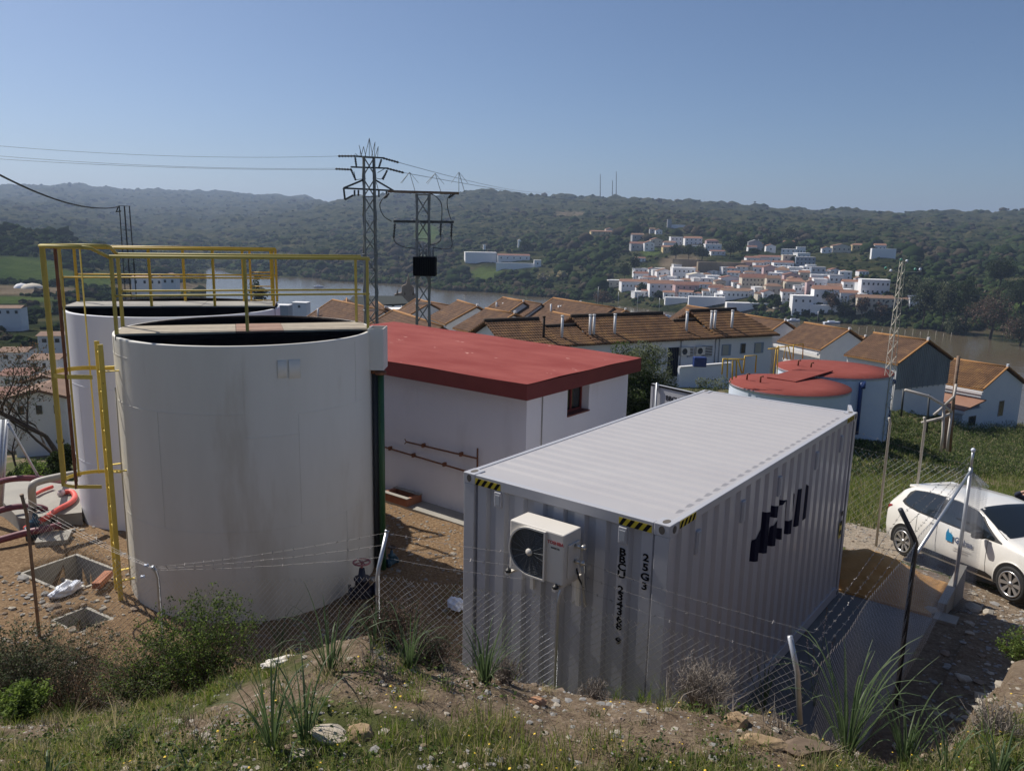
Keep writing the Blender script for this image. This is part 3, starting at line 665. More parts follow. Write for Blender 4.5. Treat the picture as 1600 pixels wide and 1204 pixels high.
MB().box((0.0, -.05, 2.791), (DL, .0, 2.797)).build("door_top", M['cont'], dr, M=Dm)
q = MB(); q.tube([(DL-.16, .04, .2), (DL-.16, .04, 2.84)], .018, 8)
for z_ in (.3, 1.2, 2.2, 2.74): q.box((DL-.20, .012, z_), (DL-.12, .05, z_+.07))
q.build("locking_bar", M['galv'], dr, M=Dm)
text_part("lettering", "BBCU 234368 9", .12, Dm @ Matrix.Translation((DL*.36, .0065, 2.60)) @ Matrix.Rotation(R(180), 4, 'Z') @ Matrix.Rotation(R(90), 4, 'X'), M['blackp'], dr, .002, .002)

# the other door stands open behind the far right corner
da2 = math.atan2(.95, -.32); Dm2 = Matrix.Translation((-.01, CL+.02, 0)) @ Matrix.Rotation(da2, 4, 'Z')
dd = MB(); dd.box((0, 0, .15), (DL, .05, 2.76)); dd.build("door", M['cont'], cont, M=Dm2)

# ---------------------------------------------------------------- concrete pad, kerb and sand
sl = MB(); sl.box((-2.75, -.30, -.28), (1.30, 6.16, -.002)); sl.build("concrete_pad", M['slab'], M=SITE, kind="structure")
lip = MB(); lip.box((-.2, 6.16, -.28), (1.28, 6.20, .035)); lip.build("pad_edge_strip", M['sand'], M=SITE, kind="structure")
kb = MB(); kb.box((1.30, 6.5, -.5), (1.42, 8.3, .12)); kb.box((1.30, 6.2, -.5), (1.60, 6.5, -.02))
kb.build("kerb_wall", M['conc'], M=SITE, label="low concrete kerb beside the orange sand heap at the yard edge", cat="kerb")
# sand heap with its own relief
n_ = 60; V = []; 
for i in range(n_):
    for j in range(n_):
        u, v = i/(n_-1), j/(n_-1); k_ = -1.9+3.2*u; l_ = 6.12+1.75*v
        e = min(1, 6*u, 6*(1-u), 9*v, 4*(1-v)); hgt = (.34*math.exp(-((k_-.25)/.6)**2-((l_-7.0)/.5)**2) + .22*math.exp(-((k_+.7)/.6)**2-((l_-6.7)/.45)**2) + .10)*max(0, min(1, e))
        p = cc(k_, l_); hgt += (noise.noise(p*5)*.04+noise.noise(p*13)*.02)*min(1, e) - .05*(1-min(1, e))
        gz = H(p.x, p.y); V.append((p.x, p.y, max(gz-.04, min(0, gz+.3))+hgt if e > 0 else gz-.1))
Fq = [(i*n_+j, (i+1)*n_+j, (i+1)*n_+j+1, i*n_+j+1) for i in range(n_-1) for j in range(n_-1)]
npmesh("sand_heap", V, Fq, M['sand'], smooth=True, label="heap of orange sand spread behind the container on the pad", cat="sand heap")

# ---------------------------------------------------------------- pump house with the red roof
bl = thing("pump_house", "white flat roofed building with red roof slab behind the big tank", "building", mat=SITE)
BX, BL0, BL1, BX0 = -5.18, 4.81, 8.38, -12.6
w0, w1, wz0, wz1 = 6.10, 6.86, 1.97, 2.62
wb_ = MB(); wb_.smooth = False
wb_.box((BX0, BL0, -.5), (BX, BL0+.22, 2.62)); wb_.box((BX0, BL1-.22, -.5), (BX, BL1, 2.62)); wb_.box((BX0, BL0+.22, -.5), (BX0+.22, BL1-.22, 2.62))
for (a, b, z0, z1) in ((BL0+.22, w0, -.5, 2.62), (w1, BL1-.22, -.5, 2.62), (w0, w1, -.5, wz0)): wb_.box((BX-.22, a, z0), (BX, b, z1))
wb_.build("wall", M['wall'], bl)
wn = MB(); wn.box((BX-.21, w0, wz0+.02), (BX-.19, w1, wz1-.01)); win = wn.build("window", M['darkglass'] if 'darkglass' in M else M.setdefault('darkglass', glass_mat('dark window glass', (.015, .02, .02))), bl)
fr_ = MB()
for a, b in ((w0, w0+.04), ((w0+w1)/2-.02, (w0+w1)/2+.02), (w1-.04, w1)): fr_.box((BX-.19, a, wz0+.02), (BX-.165, b, wz1-.01))
fr_.box((BX-.189, w0, wz0+.02), (BX-.166, w1, wz0+.06)); fr_.build("window_frame", M['redfascia'], win)
si = MB(); si.box((BX-.19, w0+.001, wz0), (BX+.03, w1-.001, wz0+.025)); si.build("sill", mat('red clay sill', (.16, .05, .04), .8, col2=(.22, .08, .06), scale=20), win)
RZ0, RZ1 = 2.60, 2.885
q4 = [(BX0-.3, 4.40), (-4.88, 4.40), (-4.90, 8.40), (BX0-.3, 9.0)]
n1 = 36; rf = MB(); vs = []
for i in range(n1+1):
    for j in range(13):
        u, v = i/n1, j/12; a = Vector(q4[0]).lerp(Vector(q4[1]), u); b = Vector(q4[3]).lerp(Vector(q4[2]), u); p = a.lerp(b, v)
        e = 0 if 0 < i < n1 and 0 < j < 12 else 0; vs.append((p.x, p.y, RZ1 + .006*math.sin(p.x*2.1+p.y)*(1 if e == 0 else 0) + .005*math.sin(p.y*3.7)))
rf.smooth = True; rf.add(vs, [(i*13+j, (i+1)*13+j, (i+1)*13+j+1, i*13+j+1) for i in range(n1) for j in range(12)])
rf.build("roof_surface", M['redroof'], bl)
fb = MB(); fb.prism([(x, y, RZ0) for x, y in q4], (0, 0, RZ1-RZ0-.014)); fb.build("roof_slab", M['redfascia'], bl)
cd_ = MB(); cd_.tube([(BX+.012, 5.27, .4), (BX+.012, 5.27, 2.6)], .012, 6); cd_.build("cable_conduit", M['pipe_grey'], bl)
def rustpipe(a, b, cl_):
    mb = MB(); mb.tube([a, b], .017, 8)
    for f in cl_: p = Vector(a).lerp(Vector(b), f); mb.box((p.x-.02, p.y-.03, p.z-.03), (p.x+.02, p.y+.05, p.z+.045))
    return mb
yq = BL0-.05
a1, a2 = on_l(635, 690, yq), on_l(746, 716, yq); b1, b2 = on_l(600, 699, yq), on_l(735, 738, yq)
pp = rustpipe((a1[0], yq, a1[1]), (a2[0], yq, a2[1]), (.25, .78)); pp.tube([(a2[0], yq, on_l(746, 700, yq)[1]), (a2[0], yq, .25)], .017, 8)
for sx in (-1, 1): pp.tube([(a1[0], yq, a1[1]), (a1[0]-.05, yq, a1[1]+sx*.05)], .010, 6)
pp.build("rusty_pipe", M['rust'], bl)
rustpipe((b1[0]-1, yq, b1[1]+.04), (b2[0], yq, b2[1]), (.35, .55, .8)).build("rusty_pipe", M['rust'], bl)
sw = MB(); sw.box((-12.6, 4.33, -.3), (-4.6, 4.80, .055)); sw.build("pavement", M['conc'], M=SITE, kind="structure")
kx_, _ = on_l(625, 770, 4.55)
mp = thing("meter_pit", "small open brick box with dark inside against the white wall", "brick box", mat=SITE @ Matrix.Translation((kx_+.05, 4.53, .055)))
for (a, b) in (((-.36, -.2, 0), (.36, -.12, .15)), ((-.36, .14, 0), (.36, .22, .15)), ((-.36, -.12, 0), (-.28, .14, .15)), ((.28, -.12, 0), (.36, .14, .15))):
    MB().box(a, b).build("brick_side", M['brick'], mp)
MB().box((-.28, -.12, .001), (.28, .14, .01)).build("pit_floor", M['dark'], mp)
for (a, b) in (((-.37, -.21, .151), (.37, -.11, .165)), ((-.37, .13, .151), (.37, .23, .165))): MB().box(a, b).build("mortar_cap", M['conc'], mp)
# ---------------------------------------------------------------- storage tanks with walkways, guardrails, ladder and cage
def ring_pts(c, r, z, a0, a1, n): return [Vector((c[0]+r*math.cos(a), c[1]+r*math.sin(a), z)) for a in np.linspace(a0, a1, n)]
def make_tank(name, label, c, r, zt, paint, seams):
    t = thing(name, label, "storage tank", loc=(c[0], c[1], 0))
    mb = MB(); mb.lathe([(r, -.3), (r, .02), (r, zt*.25), (r, zt*.5), (r, zt*.75), (r, zt-.05), (r, zt-.03), (r, zt-.012), (r-.006, zt), (r-.05, zt), (r-.055, zt-.02)], 96); mb.build("shell", paint, t)
    mb = MB(); mb.lathe([(r-.056, zt-.022), (r-.062, zt-1.0), (.001, zt-1.0)], 64); mb.build("inner_lining", M['black'], t)
    rl = MB(); rl.lathe([(r-.057, zt-.10), (r-.10, zt-.03), (r-.058, zt+.006), (r-.052, zt+.002)], 64); rl.build("rim_membrane", M['black'], t)
    sm = MB()
    for z_, a0, a1 in seams['h']:
        sm.lathe([(r+.0005, z_-.006), (r+.004, z_-.002), (r+.004, z_+.002), (r+.0005, z_+.006)], max(4, int((a1-a0)*16)), None, a0, a1)
    for a, z0, z1 in seams['v']: sm.box((-.004, -.002, z0), (.004, .004, z1), Matrix.Rotation(a-math.pi/2, 4, 'Z') @ Matrix.Translation((0, r, 0)))
    sm.build("weld_seam", paint, t)
    return t
T1c, T1r, TZ = (-4.07, 12.06), 1.875, 3.87
T2c, T2r = (-6.45, 15.1), 1.9
fa = math.atan2(-T1c[1], -T1c[0])     # direction from the tank to the camera
tank1 = make_tank("storage_tank", "large open round tank in front, cream paint, with a caged yellow ladder on its left", T1c, T1r, TZ, M['tank'],
  dict(h=[(2.95, fa-1.45, fa-.05), (2.62, fa-.05, fa+.33), (2.9, fa+.33, fa+1.5), (1.3, fa-1.5, fa+1.5), (3.62, fa-1.45, fa-1.0)],
       v=[(fa-.05, 2.62, 3.6), (fa+.33, 1.3, 2.9), (fa-.7, 1.3, 2.95), (fa+.9, 2.9, 3.8), (fa-1.3, 3.6, 3.86), (fa+.75, 0, 1.3), (fa-.2, 0, 1.3)]))
tank2 = make_tank("storage_tank", "white round tank standing behind the large cream tank, partly hidden by it", T2c, T2r, TZ, M['tank2'], dict(h=[(2.6, fa-1.6, fa+1), (1.2, fa-1.6, fa+1)], v=[(fa-1, 1.2, 2.6)]))
def patchplate(t, c, r, a, z0, z1, w_, m_):
    q = MB(); n = 6
    q.lathe([(r+.001, z0), (r+.012, z0+.005), (r+.012, z1-.005), (r+.001, z1)], n, None, a-w_/2/r, a+w_/2/r); q.build("patch_plate", m_, t)
patchplate(tank1, T1c, T1r, fa+.22, 3.42, 3.66, .12, M['tank']); patchplate(tank1, T1c, T1r, fa+.31, 3.40, 3.66, .16, M['tank'])
def deck(t, c, r, ang, o0, o1, m_list, thick=.06, z=TZ+.012, drop=M['black']):
    u = Vector((math.cos(ang), math.sin(ang), 0)); n = Vector((-u.y, u.x, 0)); hl = math.sqrt(max(.1, r*r-max(abs(o0), abs(o1))**2))-.0
    ed = [-hl, -hl*.10, hl*.28, hl]
    for i, (a, b) in enumerate(zip(ed[:-1], ed[1:])):
        q = MB(); p = [u*a+n*o0, u*(b-.006)+n*o0, u*(b-.006)+n*o1, u*a+n*o1]
        q.prism([v+Vector((0, 0, z+.003*(i % 2))) for v in p], (0, 0, .028)); q.build("deck_plate", m_list[i], t)
    q = MB()
    for o in (o0, o1): q.prism([u*-hl+n*(o-.02)+Vector((0, 0, z-thick)), u*hl+n*(o-.02)+Vector((0, 0, z-thick)), u*hl+n*(o+.02)+Vector((0, 0, z-thick)), u*-hl+n*(o+.02)+Vector((0, 0, z-thick))], (0, 0, thick-.002))
    q.build("deck_beam", drop, t); return u, n, hl
def guard(t, pts, posts, z, h=1.04, m_=None, rr=.024, mid=True, name="guardrail"):
    g = MB(); top = [Vector((*p, z+h)) for p in pts]; g.tube([top[0]-Vector((0, 0, .03))]+top+[top[-1]-Vector((0, 0, .03))], rr, 10)
    if mid: g.tube([Vector((*p, z+h*.5)) for p in pts], rr*.62, 8)
    gr_ = g.build(name, m_, t, world=True)
    for p in posts:
        q = MB(); q.bar((*p, z), (*p, z+h-.01), rr*1.9, rr*1.5); q.build("guard_post", m_, gr_) if False else q.build("guard_post", m_, gr_, M=(Matrix.Translation(t.location)).inverted())
    return gr_
ua = R(19.5)
u, n, hl = deck(tank1, T1c, T1r, ua, -.62, .28, [M['grating'], M['rusty_plate'], M['grating']])
c1 = Vector((*T1c, 0))
def P1(a, o): p = c1+u*a+n*o; return (p.x, p.y)
guard(tank1, [P1(-hl-.0, -.60), P1(hl, -.60)], [P1(-hl+.02, -.60), P1(-.02, -.60), P1(hl-.03, -.60)], TZ+.03, 1.07, M['rail'])
guard(tank1, [P1(-hl-.0, .26), P1(hl, .26)], [P1(-hl+.0, .26), P1(hl-.08, .26)], TZ+.03, 1.07, M['rail'])
# ladder and safety cage on the left of the front tank
lp = Vector((-5.78, 10.90, 0)); rad = (lp-c1).normalized(); rad.z = 0; tg = Vector((-rad.y, rad.x, 0))
ld = MB()
for s in (-1, 1): ld.bar(lp+tg*.19*s+Vector((0, 0, .0)), lp+tg*.19*s+Vector((0, 0, 3.78)), .065, .03, up=tg)
lad = ld.build("ladder", M['ladder'], tank1, world=True); Li = Matrix.Translation(tank1.location).inverted()
for i in range(13):
    z_ = .22+i*.285; MB().tube([lp+tg*.2+Vector((0, 0, z_)), lp-tg*.2+Vector((0, 0, z_))], .014, 8).build("rung", M['ladder'], lad, M=Li)
for z_ in (.30, 1.95, 3.40):
    for s in (-1, 1): MB().bar(lp+tg*.2*s+Vector((0, 0, z_)), lp+tg*.2*s-rad*.22+Vector((0, 0, z_)), .05, .012).build("ladder_bracket", M['ladder'], lad, M=Li)
cgx = Vector((-.998, -.06, 0)); cgt = Vector((.06, -.998, 0))
def hoop(z_): # U shape open towards the tank
    pts = []
    for a in np.linspace(-math.pi/2, math.pi/2, 15): pts.append(lp+cgx*(.27+.35*math.cos(a))+cgt*.36*math.sin(a)+Vector((0, 0, z_)))
    return [lp-cgx*.05+cgt*-.36+Vector((0, 0, z_))]+pts+[lp-cgx*.05+cgt*.36+Vector((0, 0, z_))]
hm = MB(); h1 = hoop(1.80)
for a, b in zip(h1[:-1], h1[1:]): hm.bar(a, b, .006, .05)
cg = hm.build("safety_cage", M['ladder'], tank1, world=True)
def hoopmesh(z_, w_, mm):
    q = MB(); hh = hoop(z_)
    for a, b in zip(hh[:-1], hh[1:]): q.bar(a, b, .006, w_)
    q.build("cage_hoop", mm, cg, M=Li)
hoopmesh(3.36, .06, M['ladder'])
q = MB(); hh = hoop(5.10); q.tube(hh, .026, 8)
for s in (-1, 1):
    e = hh[0] if s < 0 else hh[-1]; tgt = Vector((*P1(-hl, .26 if s < 0 else -.60), TZ+1.09)); q.tube([e, e.lerp(tgt, .3)+Vector((0, 0, .03)), tgt], .024, 8)
q.build("cage_hoop", M['rail'], cg, M=Li)
for i, (a, mm, w_) in enumerate(((1.5, 'rust', .04), (.75, 'rail', .05), (-.0, 'rail', .035), (-.7, 'rail', .045), (-1.45, 'ladder', .045))):
    b_ = lp+cgx*(.27+.35*math.cos(a))+cgt*.36*math.sin(a); q = MB(); q.bar(b_+Vector((0, 0, 1.77)), b_+Vector((0, 0, 5.1)), w_, .010, up=Vector((-math.sin(a)*1.0, 1, 0))); q.build("cage_bar", M[mm], cg, M=Li)
# overflow box and green drain pipes on the right of the front tank
bxp = at(594, 545, 12.25); ox, oy = bxp.x, 12.15
q = MB(); wth = .012
for a, b in (((-.14, -.2), (.10, -.188)), ((-.14, .188), (.10, .2)), ((.088, -.188), (.10, .188)), ((-.14, -.188), (-.128, .188))): q.box((ox+a[0], oy+a[1], 3.28), (ox+b[0], oy+b[1], 3.92))
q.box((ox-.128, oy-.188, 3.28), (ox+.088, oy+.188, 3.30)); q.build("overflow_box", M['tank'], tank1, world=True)
q = MB(); q.tube([(ox-.06, oy-.02, 3.24), (ox-.06, oy-.02, -.1)], .055, 12); q.build("drain_pipe", M['lattice_dark'], tank1, world=True)
q = MB(); q.tube([(ox+.04, oy-.1, 3.24), (ox+.04, oy-.1, -.1)], .048, 14); q.build("drain_pipe", M['green'], tank1, world=True)
q = MB(); q.tube([(ox+.04, oy-.1, 3.20), (ox+.04, oy-.1, 3.25)], .085, 14); q.tube([(ox-.06, oy-.02, 3.21), (ox-.06, oy-.02, 3.26)], .085, 14); q.build("pipe_flange", M['rust'], tank1, world=True)
q = MB()
pz = [lp+tg*-.55-rad*.17+Vector((0, 0, z_)) for z_ in (3.7, 2.6, 1.4, .1)]
for a_ in range(0): pass
q.tube([(T1c[0]+(T1r+.012)*math.cos(fa-1.38), T1c[1]+(T1r+.012)*math.sin(fa-1.38), z_) for z_ in (3.1, 2, 1, .05)], .009, 6); q.build("earthing_cable", M['pipe_grey'], tank1, world=True)
# walkway and rails of the tank behind
ua2 = R(14); u2, n2, hl2 = deck(tank2, T2c, T2r, ua2, -.5, .45, [M['conc'], M['conc'], M['conc']], .16, TZ+.03)
c2_ = Vector((*T2c, 0))
def P2(a, o): p = c2_+u2*a+n2*o; return (p.x, p.y)
guard(tank2, [P2(-hl2, -.48), P2(hl2, -.48)], [P2(-hl2+.02, -.48), P2(-.35, -.48), P2(.75, -.48), P2(hl2-.02, -.48)], TZ+.05, 1.05, M['rail2'])
guard(tank2, [P2(-hl2, .43), P2(hl2, .43)], [P2(-hl2+.02, .43), P2(.1, .43), P2(1.2, .43), P2(hl2, .43)], TZ+.05, 1.05, M['rail2'])
q = MB(); lc = c2_+u2*(hl2-.3)+n2*.50
for s_ in (-1, 1): q.bar(lc+u2*.2*s_+Vector((0, 0, 3.0)), lc+u2*.2*s_+Vector((0, 0, 4.97)), .045, .03)
for i in range(6): q.tube([lc+u2*.2+Vector((0, 0, 3.1+i*.28)), lc-u2*.2+Vector((0, 0, 3.1+i*.28))], .012, 6)
q.build("ladder", M['rail2'], tank2, world=True)

# valves
def gate_valve(label, p, s, mt, wheel, body_rot=0, cat="valve"):
    t = thing("gate_valve", label, cat, loc=p, rz=body_rot)
    b = MB(); b.tube([(-.2*s, 0, .12*s), (.2*s, 0, .12*s)], [.12*s, .12*s], 14); b.tube([(-.24*s, 0, .12*s), (-.2*s, 0, .12*s)], .17*s, 16); b.tube([(.2*s, 0, .12*s), (.24*s, 0, .12*s)], .17*s, 16)
    b.lathe([(.12*s, .05*s), (.15*s, .2*s), (.12*s, .36*s), (.15*s, .38*s), (.15*s, .42*s), (.07*s, .46*s), (.05*s, .6*s), (.001, .61*s)], 16); b.build("valve_body", mt, t)
    w = MB(); w.tube([(.15*s*math.cos(a), .15*s*math.sin(a), .72*s) for a in np.linspace(0, 2*math.pi, 25)[:-1]], .018*s, 8, closed=True); w.tube([(0, 0, .58*s), (0, 0, .74*s)], .02*s, 8)
    for a in range(4): w.tube([(0, 0, .72*s), (.15*s*math.cos(a*math.pi/2+.4), .15*s*math.sin(a*math.pi/2+.4), .72*s)], .012*s, 6)
    w.build("handwheel", wheel, t); return t
vp = onz(566, 925, .15); gate_valve("dark blue gate valve with a pink handwheel at the foot of the front tank", (vp.x, vp.y, .05), .8, mat('dark navy enamel', (.012, .014, .03), .5), mat('faded red', (.35, .14, .14), .6), .3)
vp = onz(612, 868, .15); gate_valve("small blue valve behind the green drain pipes in the tank's shadow", (vp.x, vp.y, .0), .42, M['bluevalve'], M['trim'], 1.0)

# ---------------------------------------------------------------- pit walls, hoses and pipework left of the tanks
def pit_lining(nm, label, P, m_, cat):
    t = thing(nm, label, cat, loc=(P[0], P[1], 0), rz=P[4]); a, b, d = P[2], P[3], P[5]
    for x0, x1, y0, y1 in ((-a-.05, a+.05, -b-.05, -b), (-a-.05, a+.05, b, b+.05), (-a-.05, -a, -b, b), (a, a+.05, -b, b)):
        MB().box((x0, y0, -d), (x1, y1, -.015)).build("pit_wall", m_, t)
    MB().box((-a, -b, -d+.0), (a, b, -d+.04)).build("pit_floor", M['conc'], t); return t
pit1 = pit_lining("inspection_pit", "large open concrete pit in the ground left of the yellow ladder", PITS[0], M['conc'], "concrete pit")
q = MB(); q.tube([(-.5, .1, -.3), (0, .12, -.28), (.5, .05, -.32)], .035, 10); q.build("pit_pipe", M['pipe_grey'], pit1)
pit_lining("inspection_pit", "small open pit nearest the camera, below the larger pit", PITS[1], M['conc'], "concrete pit")
def bag(name, label, p, s, m_, cat, seed):
    mb = MB(); bm = bmesh.new(); bmesh.ops.create_icosphere(bm, subdivisions=4, radius=1)
    for v in bm.verts:
        w = noise.noise(v.co*2.2+Vector((seed, 0, 0)))*.45+abs(noise.noise(v.co*6+Vector((seed, 3, 0))))*.22; v.co = Vector((v.co.x*s[0]*(1+w), v.co.y*s[1]*(1+w), max(-.2, v.co.z)*s[2]*(1+w*1.5)))
    bm.verts.index_update(); mb.smooth = True; mb.add([v.co for v in bm.verts], [tuple(v.index for v in f.verts) for f in bm.faces]); bm.free()
    o = mb.build(name, m_, label=label, cat=cat); o.location = p; o.rotation_euler = (0, 0, seed); return o
bp_ = onz(103, 922, .05); bag("plastic_bag", "crumpled white plastic bag at the near edge of the large pit", bp_, (.24, .12, .09), M['bag'], "plastic bag", 1.3)
bp_ = onz(438, 1033, 2.75); bp_.z = H(bp_.x, bp_.y)+.0; bag("plastic_bag", "flat cream rag lying on the bank among weeds in front of the cream tank", bp_, (.10, .045, .025), mat('cream rag', (.6, .55, .47), .9, col2=(.7, .66, .6), scale=20), "rag", .4)
bp_ = onz(712, 945, .1); bag("plastic_bag", "white bundle on the ground beside the container's front left corner", bp_, (.13, .10, .09), M['bag'], "plastic bag", 2.3)
q = MB(); a_ = onz(170, 895, .1); b_ = onz(150, 915, .1); q.bar(a_, b_, .12, .09); q.build("brick", M['brick'], label="red brick lying on the rim of the large pit by the ladder", cat="brick")
# concrete platform with the hoses
pA, pB, pC_, pD = onz(30, 810, .22), onz(128, 800, .22), onz(125, 752, .22), onz(-30, 748, .22)
q = MB(); q.prism([(p.x, p.y, -.2) for p in (pA, pB, pC_, pD)], (0, 0, .42)); q.build("concrete_platform", M['conc'], label="pale concrete platform carrying the hoses left of the tanks", cat="platform")
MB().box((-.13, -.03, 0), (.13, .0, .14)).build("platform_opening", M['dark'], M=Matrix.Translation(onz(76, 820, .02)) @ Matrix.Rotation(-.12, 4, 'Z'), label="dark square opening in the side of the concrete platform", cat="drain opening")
def hose(nm, label, pts, r, m_, cat):
    P = [Vector(p) for p in pts]; out = []
    for i in range(len(P)-1):
        p0, p1, p2, p3 = P[max(i-1, 0)], P[i], P[i+1], P[min(i+2, len(P)-1)]
        for t_ in np.linspace(0, 1, 9)[:-1]:
            t2, t3 = t_*t_, t_**3; out.append(.5*((2*p1)+(p2-p0)*t_+(2*p0-5*p1+4*p2-p3)*t2+(3*p1-p0-3*p2+p3)*t3))
    out.append(P[-1]); mb = MB(); mb.tube(out, r, 10); return mb.build(nm, m_, label=label, cat=cat)
Z = lambda px, py, z: tuple(onz(px, py, z))
hose("hose", "bright red hose curling over the platform beside the white tank", [Z(40, 825, .12), Z(66, 812, .30), Z(88, 797, .30), Z(110, 785, .28), Z(117, 776, .28), Z(112, 768, .28), Z(98, 769, .28)], .05, M['hose_red'], "hose")
q = MB(); q.tube([Z(98, 769, .28), Z(93, 771, .28)], .065, 12); q.build("hose_coupling", mat('pale coupling', (.6, .5, .5), .5), label="pale coupling on the end of the red hose", cat="coupling")
hose("hose", "short red and white hose piece at the back of the platform", [Z(55, 772, .28), Z(66, 766, .28), Z(82, 760, .28)], .035, M['hose_red'], "hose")
hose("hose", "thick maroon hose arching along the back of the yard", [Z(-40, 765, .5), Z(0, 752, .8), Z(30, 747, .9), Z(70, 748, .75), Z(100, 752, .3)], .055, M['hose_purple'], "hose")
hose("hose", "maroon hose sagging in front of the platform", [Z(-40, 812, .3), Z(0, 797, .35), Z(30, 791, .35), Z(60, 792, .3), Z(72, 796, .22)], .055, M['hose_purple'], "hose")
hose("hose", "lowest maroon pipe running to the blue valve", [Z(-40, 852, .1), Z(0, 843, .12), Z(40, 832, .15), Z(70, 826, .2), Z(94, 820, .2)], .06, M['hose_purple'], "hose")
hose("pipe", "grey pipe rising from the blue valve and running to the white tank", [Z(52, 838, 0.0), Z(51, 790, .55), Z(50, 762, .93), Z(58, 753, 1.0), Z(90, 745, 1.02), Z(125, 739, 1.0)], .065, M['pipe_grey'], "pipe")
hose("cable", "pale cable lying on the ground right of the blue valve", [Z(60, 838, .03), Z(80, 832, .03), Z(100, 831, .03), Z(118, 827, .03)], .03, M['pipe_grey'], "cable")
vp = onz(58, 838, .0); gate_valve("blue gate valve on the grey pipe at the far left", (vp.x, vp.y, .0), .72, M['bluevalve'], M['trim'], .6)
bk2 = MB(); bk2.box((-.25, -.18, 0), (.25, .18, .10)); bk2.build("concrete_block", M['conc'], M=Matrix.Translation(onz(85, 845, .0)) @ Matrix.Rotation(.3, 4, 'Z') @ Matrix.Rotation(.12, 4, 'X'), label="broken concrete slab lying tilted beside the blue valve", cat="slab")

# ---------------------------------------------------------------- chain link fences
def wire_tri(segs, r):     # many straight wires as three sided tubes, numpy
    A = np.array([s[0] for s in segs]); B = np.array([s[1] for s in segs]); D = B-A; D /= np.linalg.norm(D, axis=1)[:, None]
    up = np.tile([0.31, 0.2, .93], (len(A), 1)); U = np.cross(D, up); U /= np.linalg.norm(U, axis=1)[:, None]; Wv = np.cross(D, U)
    rr_ = np.array([s[2] if len(s) > 2 else r for s in segs])[:, None]
    vs = []
    for E_ in (A, B):
        for j in range(3): a = 2*math.pi*j/3; vs.append(E_+(U*math.cos(a)+Wv*math.sin(a))*rr_)
    V = np.stack(vs, 1).reshape(-1, 3); b = np.arange(len(A))[:, None]*6
    Fq = np.concatenate([b+np.array([[j, (j+1) % 3, (j+1) % 3+3, j+3]]) for j in range(3)], 0)
    return V, Fq
def mesh_panel(A, B, zb, zt, parent, pitch=.072, r=.0021, sag=.0, seed=1):
    # woven wire between plan points A and B; zb, zt give bottom and top height along the run (functions of 0..1)
    A, B = Vector(A), Vector(B); L_ = (B-A).length; d = (B-A)/L_; nrm = Vector((-d.y, d.x, 0)); segs = []; rg = random.Random(seed)
    hmax = max(zt(i/10)-zb(i/10) for i in range(11)); nst = 9 if L_ > 2 else 90
    for sgn in (1, -1):
        s0 = -hmax if sgn > 0 else 0
        k = 0
        while True:
            s = s0+k*pitch; k += 1
            if s > L_+(0 if sgn > 0 else hmax): break
            pts = []
            for i in range(nst+1):
                f = i/nst; q = s+sgn*f*hmax
                if 0 <= q <= L_:
                    zz = zb(q/L_)+f*(zt(q/L_)-zb(q/L_)); w_ = math.sin(q*3.1+f*2)*.012+math.sin(q*1.1)*.015
                    p = A+d*q+nrm*(w_+(.003*sgn)); pts.append((p.x, p.y, zz, f))
            for a, b in zip(pts[:-1], pts[1:]): segs.append((a[:3], b[:3], r*(1.2 if sgn > 0 else .62)))  # falling diagonals drawn thinner to look less lit: light put into the shape
            if pts and pts[-1][3] == 1.0:
                p = Vector(pts[-1][:3]); e = p+d*sgn*.022+Vector((0, 0, .028)); segs.append((tuple(p-Vector((0, 0, .002))), tuple(e), .0030))
    # bright twisted crossings
    V, Fq = wire_tri(segs, r)
    return npmesh("wire_mesh", V, Fq, M['wire'], parent)
def strand(pts, parent, barbs=.14, nm="barbed_wire", seed=3, r=.0013, sag=.03):
    rg = random.Random(seed); segs = []
    for a, b in zip(pts[:-1], pts[1:]):
        a, b = Vector(a), Vector(b); L_ = (b-a).length; n = max(6, int(L_/.12)); pr = a
        for i in range(1, n+1):
            f = i/n; p = a.lerp(b, f)-Vector((0, 0, sag*4*f*(1-f)))+Vector((0, 0, rg.uniform(-.004, .004)))
            segs.append((tuple(pr), tuple(p))); pr = p
        for i in range(int(L_/barbs)):
            f = (i+.5)*barbs/L_; p = a.lerp(b, f)-Vector((0, 0, sag*4*f*(1-f)))
            for _ in range(3):
                e = Vector((rg.uniform(-1, 1), rg.uniform(-1, 1), rg.uniform(-1, 1))).normalized()*.018; segs.append((tuple(p-e), tuple(p+e), .0016))
    V, Fq = wire_tri(segs, r); return npmesh(nm, V, Fq, M['barb'], parent)
def cranked(parent, x, y, z0, z1, dirv, mm=None, r=.021, L_=.42, lean=(0, 0)):
    base = Vector((x, y, z0)); top = Vector((x+lean[0], y+lean[1], z1)); dv = Vector(dirv).normalized()
    e = top+dv*L_*.45+Vector((0, 0, L_*.9)); m_ = top+dv*.02+Vector((0, 0, .05))
    q = MB(); q.tube([base, top-Vector((0, 0, .04)), m_, e], r, 10); q.tube([e-(e-m_).normalized()*.012, e+(e-m_).normalized()*.01], r*1.18, 10)
    q.build("fence_post", mm or M['galv'], parent, world=True); return m_, e
fence = thing("chain_link_fence", "galvanised chain link fence with barbed wire running round the front and side of the container", "fence", loc=(OX, OY, 0))
FT = 2.0
FP = [(-1200, 0)]
fpx = [tocc(*at(-60, 900, 7.6).xy), tocc(*at(30, 905, 8.2).xy), tocc(*at(245, 905, 8.4).xy)]
corners = [cc(-3.05, -1.45), cc(-2.25, -.86), cc(-.95, -.42), cc(1.36, -.1)]
left_ = [Vector((-7.4, 8.3, 0)), Vector((-5.15, 8.05, 0)), Vector((-3.6, 7.85, 0))]
c590 = at(590, 900, 7.35); c590.z = 0; c870 = at(872, 945, 6.93); c870.z = 0
